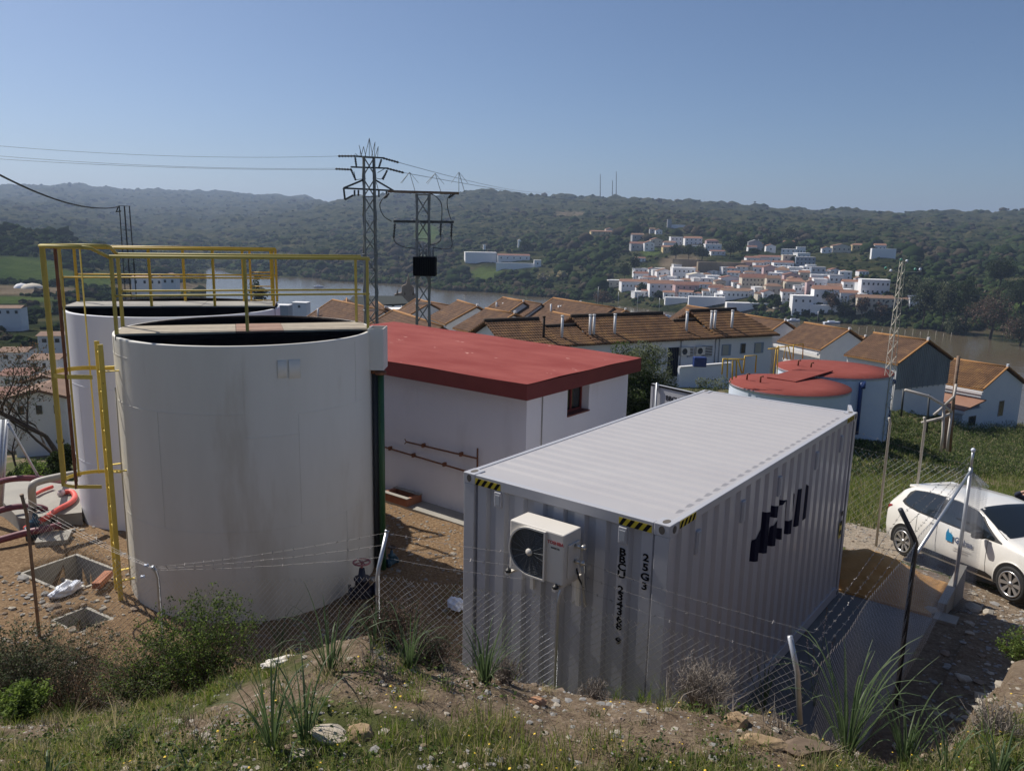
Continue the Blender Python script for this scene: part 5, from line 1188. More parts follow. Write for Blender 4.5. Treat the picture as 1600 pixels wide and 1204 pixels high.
fc = MB(); fc.add([(-.015, -.125, 1.62), (.015, -.125, 1.62), (0, -.152, 1.63), (0, -.118, 1.67)], [(0, 1, 2), (0, 2, 3), (2, 1, 3)]); fc.build("nose", skin_m, per)
for x_ in (-.033, .033):
    e = MB(); e.sphere((x_, -.112, 1.672), .012, 8); e.build("eye", M['bag'], per); e = MB(); e.sphere((x_, -.1215, 1.672), .006, 8); e.build("pupil", M['dark'], per)
    e = MB(); e.sphere((x_*2.6, -.02, 1.66), .028, 8, (.35, .7, 1)); e.build("ear", skin_m, per)
e = MB(); e.tube([(-.025, -.112, 1.592), (0, -.12, 1.588), (.025, -.112, 1.592)], .006, 6); e.build("mouth", mat('lips', (.3, .1, .09), .5), per)
# ---------------------------------------------------------------- houses
def tile_mat(name, c1, c2, c3, row=.36, col=.21, bump=.6):
    mt, t, b = new_mat(name); L = t.links.new; N = t.nodes.new
    tc = N("ShaderNodeTexCoord"); sx = N("ShaderNodeSeparateXYZ"); L(tc.outputs["Object"], sx.inputs[0])
    def wave(o, per):
        m1 = N("ShaderNodeMath"); m1.operation = 'MULTIPLY'; L(o, m1.inputs[0]); m1.inputs[1].default_value = 2*math.pi/per
        m2 = N("ShaderNodeMath"); m2.operation = 'SINE'; L(m1.outputs[0], m2.inputs[0]); return m2.outputs[0]
    n = N("ShaderNodeTexNoise"); n.inputs["Scale"].default_value = 1.1; n.inputs["Detail"].default_value = 8; n.inputs["Roughness"].default_value = .7; L(tc.outputs["Object"], n.inputs[0])
    r = N("ShaderNodeValToRGB"); e = r.color_ramp.elements; e.new(.5)
    for q, (p, c) in zip(e, ((.32, c1), (.52, c2), (.72, c3))): q.position = p; q.color = (*c, 1)
    L(n.outputs[0], r.inputs[0])
    wx, wy = wave(sx.outputs[0], row), wave(sx.outputs[1], col)
    dk = N("ShaderNodeMapRange"); L(wx, dk.inputs[0]); dk.inputs[1].default_value = -1; dk.inputs[2].default_value = -.3; dk.inputs[3].default_value = .74; dk.inputs[4].default_value = 1
    mx = N("ShaderNodeMix"); mx.data_type = 'RGBA'; mx.blend_type = 'MULTIPLY'; mx.inputs[0].default_value = 1; L(r.outputs[0], mx.inputs[6]); L(dk.outputs[0], mx.inputs[7]); L(mx.outputs[2], b.inputs["Base Color"])
    ad = N("ShaderNodeMath"); ad.operation = 'ADD'; L(wx, ad.inputs[0]); L(wy, ad.inputs[1])
    bp = N("ShaderNodeBump"); bp.inputs["Strength"].default_value = bump; bp.inputs["Distance"].default_value = .05; L(ad.outputs[0], bp.inputs["Height"]); L(bp.outputs[0], b.inputs["Normal"])
    b.inputs["Roughness"].default_value = .9; b.inputs["Specular IOR Level"].default_value = .2; return mt
M['tile'] = tile_mat('mossy clay tiles', (.07, .038, .022), (.135, .072, .036), (.23, .13, .05))
M['tile2'] = tile_mat('brown clay tiles', (.085, .05, .034), (.13, .076, .05), (.20, .115, .06), .3, .2)
M['tilered'] = mat('red clay roof', (.17, .075, .055), .9, col2=(.24, .12, .09), scale=.6)
M['tileor'] = mat('orange clay roof', (.235, .115, .075), .9, col2=(.29, .16, .11), scale=.6)
M['tilebr'] = mat('brown clay roof', (.17, .10, .07), .9, col2=(.25, .15, .10), scale=.6)
M['verge'] = mat('orange verge tiles', (.26, .12, .04), .9, col2=(.36, .19, .07), scale=4)
M['hw'] = mat('house whitewash', (.72, .71, .72), .9, col2=(.78, .77, .77), scale=.9)
M['hwb'] = mat('blue-shaded whitewash', (.62, .67, .74), .9, col2=(.68, .72, .78), scale=.7)  # second copy of the whitewash, with the blue of shade put into its colour
M['vw'] = mat('village whitewash', (.80, .79, .80), .9, col2=(.85, .84, .84), scale=.15)
M['vcream'] = mat('cream render', (.58, .52, .42), .9, col2=(.64, .58, .48), scale=.15)
M['vyel'] = mat('ochre render', (.56, .42, .20), .9, col2=(.60, .48, .27), scale=.15)
M['vgrey'] = mat('grey render', (.33, .33, .35), .9, col2=(.42, .42, .44), scale=.15)
M['vpink'] = mat('pink render', (.52, .36, .36), .9, col2=(.56, .42, .41), scale=.15)
M['vblue'] = mat('blue grey render', (.22, .27, .34), .9, col2=(.3, .34, .4), scale=.15)
M['stone'] = mat('castle stone', (.20, .16, .11), .95, col2=(.30, .24, .17), scale=.3)
M['pane'] = glass_mat('window pane', (.03, .035, .045), .15)
M['shut'] = mat('roller shutter', (.36, .35, .30), .7, col2=(.4, .39, .34), scale=1)
M['clad'] = mat('grey ribbed cladding', (.17, .19, .21), .7, .0, col2=(.30, .33, .35), scale=.8, stretch=(1, 1, .2))
U25 = R(25.3)
def gable(name, label, apex, w, l, hr, hw, rot=U25, wall='hw', roof='tile2', front=None, group=None, cat="house", oh=.22, finial=True, hip=False, gmat=None):
    # apex: front ridge point; gable faces -y of the local frame, ridge runs back along +y
    t = thing(name, label, cat, loc=(apex.x, apex.y, apex.z-hr-hw), rz=rot, group=group); W2 = w/2
    q = MB(); zt = hw+hr-.10; zb = -2.5
    q.add([(-W2, 0, zb), (W2, 0, zb), (W2, 0, hw-.08), (0, 0, zt), (-W2, 0, hw-.08), (-W2, l, zb), (W2, l, zb), (W2, l, hw-.08), (0, l, zt), (-W2, l, hw-.08)],
          [(0, 1, 2, 3, 4), (9, 8, 7, 6, 5), (0, 4, 9, 5), (1, 6, 7, 2), (2, 7, 8, 3), (3, 8, 9, 4)]); q.build("wall", M[wall], t)
    th = .14; oo = .18
    for s in (-1, 1):
        r_ = MB(); ez = hw-hr*oo/W2*1.2; ex = s*(W2+oo); P_ = [(0, -oh, hw+hr), (ex, -oh, ez), (ex, l+oh, ez), (0, l+oh, hw+hr)]
        if s > 0: P_ = P_[::-1]
        r_.prism([(x, y, z-.0) for x, y, z in P_], (0, 0, -th) if False else (0, 0, th)); rf_ = r_.build("roof", M[roof], t)
        for v in ((0, -oh, hw+hr), ): pass
        vg = MB(); vg.bar((0, -oh-.02, hw+hr+th+.02), (ex, -oh-.02, ez+th+.02), .16, .12); vg.bar((ex, -oh-.0, ez+.03), (ex, l+oh, ez+.03), .05, .12); vg.build("verge", M['verge'], rf_)
    rd = MB(); rd.tube([(0, -oh-.03, hw+hr+th), (0, l+oh, hw+hr+th)], .11, 6); rd.build("ridge_tiles", M['verge'], t)
    if finial: MB().box((-.11, -oh-.05, hw+hr+.05), (.11, -oh+.12, hw+hr+.42)).build("finial", M[wall], t)
    return t
def hwin(t, x, z, w, h, y=0, kind='pane', side=None, shut=False):
    q = MB()
    if side is None: q.box((x-w/2, y-.03, z), (x+w/2, y-.005, z+h)); o = q.build("window", M['vgrey'], t); MB().box((x-w/2+.06, y-.04, z+.06), (x+w/2-.06, y-.031, z+h-.06)).build("pane", M['shut' if shut else 'pane'], o)
    else:
        q.box((side-.03 if side < 0 else side+.005, x-w/2, z), (side-.005 if side < 0 else side+.03, x+w/2, z+h)); o = q.build("window", M['vgrey'], t)
        MB().box((side-.04 if side < 0 else side+.031, x-w/2+.06, z+.06), (side-.031 if side < 0 else side+.04, x+w/2-.06, z+h-.06)).build("pane", M['shut' if shut else 'pane'], o)
    return o
def pxhouse(px, py, Y, *a, **k): return gable("house", k.pop('label'), at(px, py, Y), *a, **k)
# gable fronted houses of the estate; group only ties the kind together, labels tell them apart
EG = "low white tiled houses on the slope below the yard"
hs = []
hs.append(pxhouse(1447, 534, 67, 6.9, 5.0, 1.66, 5.2, rot=R(28), wall='hw', roof='tile2', group=EG, label="house with a grey ribbed cladding on its gable, behind the pale lattice mast"))
q = MB(); t_ = hs[0]; W2 = 3.5; q.add([(-W2-.05, -.08, 3.0), (W2+.05, -.08, 3.0), (W2+.05, -.08, 5.1), (0, -.08, 6.78), (-W2-.05, -.08, 5.1)], [(0, 1, 2, 3, 4)])
for i in range(30):
    x = -W2+i*.24; zt_ = 5.1+1.66*(1-abs(x)/W2); q.box((x-.04, -.12, 2.9+.12*(i % 3)), (x+.04, -.082, zt_))
q.build("cladding", M['clad'], t_)
hs.append(pxhouse(1571, 575, 72, 7.0, 4.6, 1.66, 6.2, rot=R(31), wall='hwb', roof='tile', group=EG, label="white gabled house at the right edge with a lean-to on its left"))
t_ = hs[1]; hwin(t_, .2, 3.3, .9, 1.5)
q = MB(); q.box((-6.6, -.3, -2.5), (-3.52, 3.2, 4.55)); q.build("lean_to_wall", M['hwb'], t_)
q = MB(); q.prism([(-6.9, -.55, 4.57), (-3.52, -.55, 5.2), (-3.52, 3.4, 5.2), (-6.9, 3.4, 4.57)], (0, 0, .12)); q.build("lean_to_roof", M['tileor'], t_)
hwin(t_, -5.0, 3.0, 1.2, .95, y=-.3); MB().box((-6.95, -.62, 4.3), (-6.75, 3.4, 4.58)).build("gutter_beam", M['hw'], t_)
MB().box((-3.95, -.3, 5.75), (-3.72, 4.6, 6.0)).build("eaves_beam", M['hw'], t_)
hs.append(pxhouse(1325, 517, 85, 7.0, 6.6, 1.88, 4.2, rot=R(21), group=EG, label="white gabled house just left of the clad gable, rising above the two red topped tanks"))
MB().box((-4.1, -.2, 3.55), (-3.82, 8.5, 3.85)).build("eaves_beam", M['hw'], hs[2])
hs.append(pxhouse(1350, 528, 92, 6.4, 5.0, 1.6, 3.4, rot=R(23), roof='tilebr', group=EG, label="small shaded roof wedged between the clad house and the gabled house to its left"))
hs.append(pxhouse(1225, 503, 92, 7.0, 9.5, 1.9, 4.5, rot=R(24), group=EG, label="white gabled house touching the right end of the long tiled building"))
hs.append(pxhouse(1109, 492, 86, 5.0, 4, 1.5, 3, rot=R(25), group=EG, label="small white gable peeping over the notch in the long building's ridge"))
hs.append(pxhouse(1140, 489, 108, 6.5, 9.5, 1.9, 3, rot=R(24), roof='tile2', finial=False, group=EG, label="roof behind the small notch gable, nearest the far village"))
hs.append(pxhouse(976, 486, 98, 7.0, 8.5, 1.75, 3.2, rot=R(25), group=EG, label="white gable at the right end of the wide hipped roof, nearest the moored yachts"))
hs.append(pxhouse(926, 503, 76, 5.2, 8, 1.5, 3.2, rot=R(25), group=EG, label="small bright gable at the left end of the long building's higher ridge"))
hs.append(pxhouse(906, 474, 108, 5.0, 5, 1.5, 3.2, rot=R(25), group=EG, label="small white gable set in the wide hipped roof with three white pipes"))
hs.append(pxhouse(817, 473, 112, 5.0, 5, 1.5, 3.2, rot=R(25), group=EG, label="white gable beside the cluster of flues, above the middle of the red roof"))
hs.append(pxhouse(803, 492, 74, 7.0, 5.0, 1.62, 3.2, rot=R(33), group=EG, label="big brown roof with white gable directly above the red roof's middle"))
hs.append(pxhouse(745, 480, 88, 7.0, 7.2, 1.8, 3.2, rot=R(21), group=EG, label="big brown roof with white gable right of the transformer pole"))
hs.append(pxhouse(671, 475, 108, 7.0, 6, 1.9, 3.2, rot=R(20), group=EG, label="brown roofed house half hidden behind the transformer pole"))
hs.append(pxhouse(602, 483, 92, 5.0, 10, 1.5, 3.0, rot=R(16), group=EG, label="house with small white gable between the pylon and the transformer pole"))
hs.append(pxhouse(542, 478, 104, 5.0, 10, 1.5, 3.0, rot=R(12), group=EG, label="house with small white gable just left of the taller pylon"))
# long low roofs whose slope faces the yard
def longhouse(label, pL, pR, ze, run_, rise, hw, roof='tile', wall='hw', oh=.3, name="long_house", extra=0, cat="house", group=None):
    a, b = onz(*pL, ze), onz(*pR, ze); d = (b-a); d.z = 0; L_ = d.length; ang = math.atan2(d.y, d.x)
    t = thing(name, label, cat, loc=(a.x, a.y, ze-hw), rz=ang, group=group)
    q = MB(); q.box((.2, .3, -3), (L_-.2, run_*2-.3, hw-.02)); q.add([(.2, .3, hw-.02), (.2, run_, hw+rise-.12), (.2, run_*2-.3, hw-.02)], [(0, 1, 2)]); q.add([(L_-.2, .3, hw-.02), (L_-.2, run_, hw+rise-.12), (L_-.2, run_*2-.3, hw-.02)], [(2, 1, 0)]); q.build("wall", M[wall], t)
    return t, L_
def slope_roof(t, x0, x1, run_, rise, hw, hip0=0, hip1=0, roof='tile', y0=-.1, z0=0):
    # local tile rows run along the building: the mesh is built turned so its x is up the slope
    Mr = Matrix.Rotation(R(90), 4, 'Z')
    q = MB(); th = .12
    A_ = [(x0, y0, hw+z0), (x1, y0, hw+z0), (x1-hip1, run_, hw+rise), (x0+hip0, run_, hw+rise)]
    q.prism(A_, (0, 0, th)); B_ = [(x0+hip0, run_, hw+rise), (x1-hip1, run_, hw+rise), (x1, run_*2-y0, hw), (x0, run_*2-y0, hw)]; q.prism(B_, (0, 0, th))
    if hip1: q.prism([(x1, y0, hw+z0), (x1, run_*2-y0, hw), (x1-hip1, run_, hw+rise)], (0, 0, th))
    if hip0: q.prism([(x0, y0, hw+z0), (x0+hip0, run_, hw+rise), (x0, run_*2-y0, hw)], (0, 0, th))
    q.v = [tuple(Mr.inverted() @ Vector(v)) for v in q.v]
    o = q.build("roof", M[roof], t); o.rotation_euler = (0, 0, R(90))
    r_ = MB(); n = max(2, int((x1-hip1-x0-hip0)/.4)); r_.tube([(x0+hip0, run_, hw+rise+th+.02), (x1-hip1, run_, hw+rise+th+.02)], .15, 8); r_.v = [tuple(Mr.inverted() @ Vector(v)) for v in r_.v]; r_.build("ridge_tiles", M['darkridge'], o)
    return o
M['darkridge'] = mat('dark ridge tiles', (.03, .022, .018), .9, col2=(.06, .035, .02), scale=3)
lb, LL = longhouse("long white building with mossy tiled roof, flues and air conditioners behind the olive tree", (793, 546), (1214, 524.5), -2.8, 3.7, 1.5, 2.75, name="long_building", cat="building")
def lx(px, py=530):      # position along the building's face for a pixel column
    d = ray(px, py); o = Vector((0, 0, EYE)); a = lb.location; n_ = Vector((-math.sin(lb.rotation_euler.z), math.cos(lb.rotation_euler.z), 0)); t_ = (a-o).dot(n_)/d.dot(n_); p = o+d*t_
    return (p-a).dot(Vector((math.cos(lb.rotation_euler.z), math.sin(lb.rotation_euler.z), 0))), p.z-a.z
X1, X2, X3, X4 = lx(878)[0], lx(930)[0], lx(1087)[0], lx(1121)[0]
slope_roof(lb, -.2, X1, 3.7, 1.5, 2.75); slope_roof(lb, X1+.01, X2, 3.0, 1.0, 2.752); slope_roof(lb, X2+.01, X3, 3.7, 1.62, 2.754, hip1=.6); slope_roof(lb, X3+.01, X4, 3.0, 1.05, 2.756); slope_roof(lb, X4+.01, LL+.25, 3.7, 1.75, 2.758, hip1=1.6)
for i, (px, y0, y1, dk) in enumerate(((861, 511, 540, 1), (890, 510, 537, 0), (934, 508, 537, 0), (940, 508, 537, 0), (973, 506, 528, 0), (1086, 502, 526, 0), (1124.5, 498, 527, 0), (1130, 498, 527, 0), (1157, 496, 520, 0))):
    x, _ = lx(px); fr_ = .35; q = MB(); zb = 2.75+1.5*.3; q.tube([(x, 1.15, zb-.1), (x, 1.15, zb+1.62)], .10, 8); q.tube([(x, 1.15, zb+1.6), (x, 1.15, zb+1.68)], .13, 8); q.build("flue", M['darkridge' if dk else 'hw'], lb)
for (px0, px1, pyt, pyb, kd) in ((1101, 1117, 541, 558, 2), (1078, 1087, 543, 559, 2), (1132, 1146, 539, 556, 1), (1161, 1169, 537, 553, 0), (1183, 1197, 536, 552, 1), (1042, 1045, 545, 560, 2)):
    xa, zt_ = lx(px0, pyt); xb, _ = lx(px1, pyt); zb = lx((px0+px1)/2, pyb)[1]
    MB().box((xa, .255, zb), (xb, .30-.002, zt_)).build("window", M['vgrey'], lb) if False else None
    q = MB(); q.box((xa, .24, zb), (xb, .298, zt_)); wo = q.build("window", M['vblue'], lb); MB().box((xa+.06, .225, zb+.06), (xb-.06-(.22 if kd == 1 else 0), .239, zt_-.05)).build("pane", M['shut' if kd == 1 else 'pane'], wo)
    if kd == 2:
        g_ = MB()
        for i in range(7): z_ = zb+(zt_-zb)*(i+.5)/7; g_.box((xa, .20, z_-.02), (xb, .22, z_+.02))
        g_.build("grille", M['hw'], wo)
xa, zt_ = lx(1048, 544); xb = lx(1064, 544)[0]; q = MB(); q.box((xa, .24, -.1), (xb, .298, zt_)); do = q.build("door", M['navy'], lb)
g_ = MB()
for i in range(6): g_.box((xa+(xb-xa)*(i+.4)/6, .21, 0), (xa+(xb-xa)*(i+.4)/6+.04, .238, zt_))
g_.build("grille", M['lattice_dark'], do)
for px, py, s in ((1071, 549, .42), (1095, 548, .42)):
    x, z = lx(px, py); q = MB(); q.bbox((x-s, -.05, z-.32), (x+s, .25, z+.32), .02); a_ = q.build("air_conditioner", M['acbody'], lb); q = MB(); q.lathe([(.001, 0), (.24, 0), (.25, .02)], 16, Matrix.Translation((x-.1, -.052, z)) @ Matrix.Rotation(R(90), 4, 'X')); q.build("fan", M['acdark'], a_)
for px in (1068, 1122, 1128):
    x, _ = lx(px); q = MB(); q.tube([(x, .25, .3), (x, .25, 2.7)], .04, 6); q.build("downpipe", M['vgrey'], lb)
xa, _ = lx(1141, 560); q = MB(); 
# low terrace wall in front
wa, wbp = onz(1062, 574, -4.5), onz(1142, 567.5, -4.5)
q = MB(); q.prism([(wa.x, wa.y, -7.5), (wbp.x, wbp.y, -7.5), (wbp.x-.1, wbp.y+.2, -7.5), (wa.x-.1, wa.y+.2, -7.5)], (0, 0, 2.95)); tw = q.build("terrace_wall", M['hwb'], label="low whitewashed terrace wall before the long building, above the dark bush", cat="wall")
q = MB(); q.bar((wa.x, wa.y+.1, -4.48), (wbp.x, wbp.y+.1, -4.48), .3, .1); q.build("coping", M['hw'], tw)
q = MB(); q.bbox((-.45, -.3, 0), (.45, .3, .7), .05); bx_ = q.build("water_butt", mat('blue plastic', (.01, .03, .14), .5), label="blue plastic tub behind the low terrace wall", cat="tub"); p_ = at(1093, 566, 56.5); bx_.location = (p_.x, p_.y, p_.z-.3)
hp, HL = longhouse("wide brown hipped roof with three white pipes, behind the long building", (823, 494), (912, 512), -5.4, 3.8, 1.9, 2.9, name="house", roof='tile2', group=EG)
bpy.data.objects.remove(bpy.data.objects[[c.name for c in C.objects if c.parent == hp][0]])
bpy.data.objects.remove(hp)
def ridgehouse(label, ridge0, ridge1, Y0, w, hr, hw, roof='tile2', pipes=(), rot=None):   # ridge seen side on, from left end to right end
    a = at(*ridge0, Y0); z = a.z; d1 = ray(*ridge1); tt = (z-EYE)/d1.z; b = Vector((0, 0, EYE))+d1*tt; L_ = (b-a).length; ang = math.atan2(b.y-a.y, b.x-a.x)
    t = gable("house", label, a, w, L_, hr, hw, rot=ang-math.pi/2, roof=roof, group=EG, finial=False)
    for (px, y0, y1) in pipes:
        p = at(px, y1, Y0*.965); p0 = at(px, y0, Y0*.965); q = MB(); q.tube([p, p0], .13, 8); q.build("flue", M['hw'], t, world=True)
    return t
ridgehouse("wide brown roof with three white pipes, behind the long building's left half", (866, 467), (958, 482), 112, 8.6, 2.5, 3.2, pipes=((861, 475, 494), (873, 477, 500), (876.5, 477, 501), (901, 483, 502)))
ridgehouse("brown roof with a group of flues behind the big roof above the red roof", (787, 466), (845, 476), 120, 8.0, 2.3, 3.2, pipes=((776, 472, 484), (786, 473, 487), (788.5, 473, 487), (799, 478, 492), (803, 478, 492), (807.5, 477, 493), (814, 484, 497)))
ridgehouse("brown roof between the transformer pole and the big roof to its right", (650, 469), (700, 478), 118, 7.6, 2.1, 3.2)
ridgehouse("brown roof seen between the pylon and the transformer pole, lowest above the red roof", (616, 487), (690, 512), 74, 7, 1.9, 3.0)
ridgehouse("brown roof left of the pylon with white posts before it", (521, 470), (600, 487), 100, 8.2, 2.4, 3.0, pipes=((497, 482, 495), (515, 487, 496), (554, 485, 502)))
# corner building with the bell gable by the river
cp = at(640, 470, 170); chp = thing("chapel", "small white chapel with an ornate brown bell gable by the near river bank", "chapel", loc=(cp.x, cp.y, cp.z-6), rz=.15)
MB().box((-1.7, 0, -6), (2.2, 6, 5.4)).build("wall", M['hw'], chp); MB().box((-6.3, -.4, -6), (-1.2, 4, 4.2)).build("side_wing", M['hw'], chp)
q = MB(); q.prism([(-3.4, -.2, 5.2), (1.6, -.2, 5.2), (1.5, -.2, 7.4), (1.0, -.2, 7.6), (.9, -.2, 9.0), (.2, -.2, 9.4), (-.2, -.2, 11.8), (-.7, -.2, 9.6), (-1.6, -.2, 9.2), (-1.7, -.2, 7.8), (-3.2, -.2, 7.4)], (0, .9, 0)); q.build("bell_gable", mat('weathered brown render', (.26, .19, .14), .95, col2=(.38, .30, .24), scale=.8), chp)
q = MB(); q.lathe([(.001, 0), (.85, 0), (.85, .05)], 20, Matrix.Translation((.35, -.02, 3.4)) @ Matrix.Rotation(R(90), 4, 'X')); q.build("round_window", M['pane'], chp)
for i, (x_, r_) in enumerate(((-2.6, .09), (-1.0, .09), (.8, .09))): MB().tube([(x_, -.1, 7.3), (x_, -.1, 8.6)], [.25, .05], 6).build("pinnacle", M['rustpost'], chp)
q = MB(); p0 = at(560, 476, 150); q.prism([at(538, 478, 150), at(640, 474, 150), at(628, 462, 158), at(552, 462, 158)], (0, 0, -.3)); q.build("shade_net", mat('dark green net', (.012, .018, .017), .9), label="flat dark green netting roof in front of the small chapel", cat="shade net")

# ---------------------------------------------------------------- red topped tanks below the container
def redtank(name, label, cx, cy, Y, rpx, hgt, paint):
    c = at(cx, cy, Y); dpt = (Y*math.cos(PITCH)+(EYE-c.z)*math.sin(PITCH)); r = rpx/F_PX*dpt
    t = thing(name, label, "storage tank", loc=(c.x, c.y, c.z-hgt))
    q = MB(); q.lathe([(r, -1.5), (r, 0), (r, hgt*.5), (r, hgt-.2), (r, hgt-.15), (r, hgt-.13), (r+.03, hgt-.12), (r+.03, hgt-.02)], 72); q.build("shell", paint, t)
    q = MB(); q.lathe([(r+.035, hgt-.06), (r+.02, hgt), (r*.6, hgt+.05), (.001, hgt+.09)], 72); rf_ = q.build("roof", M['redroof2'], t); return t, r, c
M['redroof2'] = mat('red tank roof', (.20, .05, .042), .9, col2=(.26, .075, .062), spec=.08, scale=1.0, bump=.2, bscale=10)
M['bluew'] = mat('bluish white tank', (.56, .63, .76), .7, col2=(.64, .70, .80), scale=.8)
rtA, rA, cA = redtank("storage_tank", "nearer red topped tank, right behind the container's far end", 1233, 600, 37.5, 90, 3.4, M['bluew'])
rtB, rB, cB = redtank("storage_tank", "farther red topped tank with blue pipes, right of the other red topped tank", 1303, 575.5, 42.0, 85, 3.4, M['bluew'])
q = MB(); a_, b_ = cA+Vector((-.2, .6, .10)), cB+Vector((-1.2, -1.0, .12)); q.bar(a_, b_, 1.5, .06); q.build("link_slab", M['redroof2'], rtA, world=True)
for (t, c, pts) in ((rtA, cA, ((1167, 590), (1188, 594))), (rtB, cB, ((1247, 568), (1267, 572)))):
    for px, py in pts: p = onz(px, py+3, c.z+.07); q = MB(); q.tube([p, p+Vector((0, 0, .28)), p+Vector((.12, -.05, .3))], .045, 8); q.build("vent_pipe", M['rust'], t, world=True)
def yrail(t, c, segs, Y, r=.035):
    for sg in segs: q = MB(); q.tube([at(px, py, Y) for px, py in sg], r, 6); q.build("guardrail", M['rail2'], t, world=True)
yrail(rtA, cA, [[(1128, 585), (1130, 560), (1137, 560), (1136, 590)], [(1144, 593), (1145, 563), (1151, 563), (1150, 590)], [(1153, 561), (1159, 583)], [(1161, 583), (1164, 556), (1182, 555), (1180, 582)], [(1130, 561), (1152, 561), (1163, 561)]], 36.5)
yrail(rtB, cB, [[(1208, 586), (1213, 543)], [(1214, 586), (1216, 540)], [(1213, 543), (1236, 540), (1255, 537), (1254, 560)], [(1224, 562), (1227, 540), (1230, 562)], [(1232, 541), (1236, 562)], [(1239, 562), (1240, 538)], [(1200, 545), (1216, 544)]], 41, .03)
q = MB(); q.tube([at(1338, 678, 39), at(1342, 640, 39), at(1346, 598, 39), at(1350, 597, 39), at(1349, 606, 38.8)], .10, 8); q.build("pipe", mat('blue pipe', (.02, .05, .17), .5), rtB, world=True); M['bluepipe'] = bpy.data.materials['blue pipe']
q = MB(); q.tube([at(1388, 600, 40.5), at(1387, 650, 40.5), at(1385, 690, 40.5)], .13, 8); q.tube([at(1388, 596, 40.5), at(1398, 596, 40.5)], .14, 8); q.build("pipe", M['bluepipe'], label="thick blue standpipe on the grass at the foot of the pale lattice mast", cat="pipe")
q = MB(); q.tube([at(1290, 640, 36.0), at(1291, 628, 36.0), at(1287, 626, 36.0)], .09, 8); q.tube([at(1303, 640, 36), at(1303, 630, 36), at(1293, 634, 36)], .04, 6); q.build("overflow_pipe", M['trim'], rtA, world=True)
# ---------------------------------------------------------------- village across the river
VG = "houses of the white village across the river"
def vhouse(x0, x1, yt, yb, wall, roof, label, rt='g', nw=(1, 3), rot=None, dep=None, name="village_house", cat="house", group=VG, Yfix=None):
    xm = (x0+x1)/2; p = hit(xm, yb, 60) if Yfix is None else at(xm, yb, Yfix)
    dpt = Vector((p.x, p.y, p.z-EYE)).dot(CAMF); s = dpt/F_PX; w = (x1-x0)*s; h = (yb-yt)*s
    rz = (-math.atan2(p.x, p.y)) + (rot if rot is not None else R(14)); w_ = w*.93; d_ = dep or min(max(w*.6, 4.5), 8)
    t = thing(name, label, cat, loc=(p.x, p.y, p.z), rz=rz, group=group)
    hr = 0 if rt in 'fn' else min(h*.22, w*.16+.3); he = h-hr; a = w_/2
    MB().box((-a, 0, -4), (a, d_, he)).build("wall", M[wall], t)
    e = .25
    if rt == 'g':      # ridge parallel to the front
        q = MB(); q.prism([(-a-e, -e, he+.01), (-a-e, d_/2, he+hr), (-a-e, d_+e, he+.01)], (w_+2*e, 0, 0)); q.build("roof", M[roof], t)
    elif rt == 'v':    # gable to the front
        q = MB(); q.prism([(-a, 0, he), (a, 0, he), (0, 0, he+hr)], (0, d_, 0)); q.build("gable", M[wall], t)
        q = MB(); q.prism([(-a-e, -e, he), (0, -e, he+hr+.1), (0, d_, he+hr+.1), (-a-e, d_, he)], (0, 0, .2)); q.prism([(0, -e, he+hr+.1), (a+e, -e, he), (a+e, d_, he), (0, d_, he+hr+.1)], (0, 0, .2)); q.build("roof", M[roof], t)
    elif rt == 'h':
        q = MB(); k = min(a, d_/2)*.8; q.add([(-a-e, -e, he+.01), (a+e, -e, he+.01), (a+e, d_+e, he+.01), (-a-e, d_+e, he+.01), (-a+k, d_/2, he+hr), (a-k, d_/2, he+hr)], [(0, 1, 5, 4), (1, 2, 5), (2, 3, 4, 5), (3, 0, 4), (3, 2, 1, 0)]); q.build("roof", M[roof], t)
    elif rt == 'f':
        MB().box((-a-.15, -.15, he+.002), (a+.15, d_+.15, he+.35)).build("roof", M[roof], t)
    rows, cols = nw
    for r_ in range(rows):
        for c_ in range(cols):
            ww, hh = min(.95, w_/cols*.34), min(1.25, he/rows*.38); x = -a+w_*(c_+.5)/cols; z = he*(r_+.5)/rows-hh*.45
            MB().box((x-ww/2, -.05, z), (x+ww/2, -.01, z+hh)).build("window", M['pane'], t)
    return t
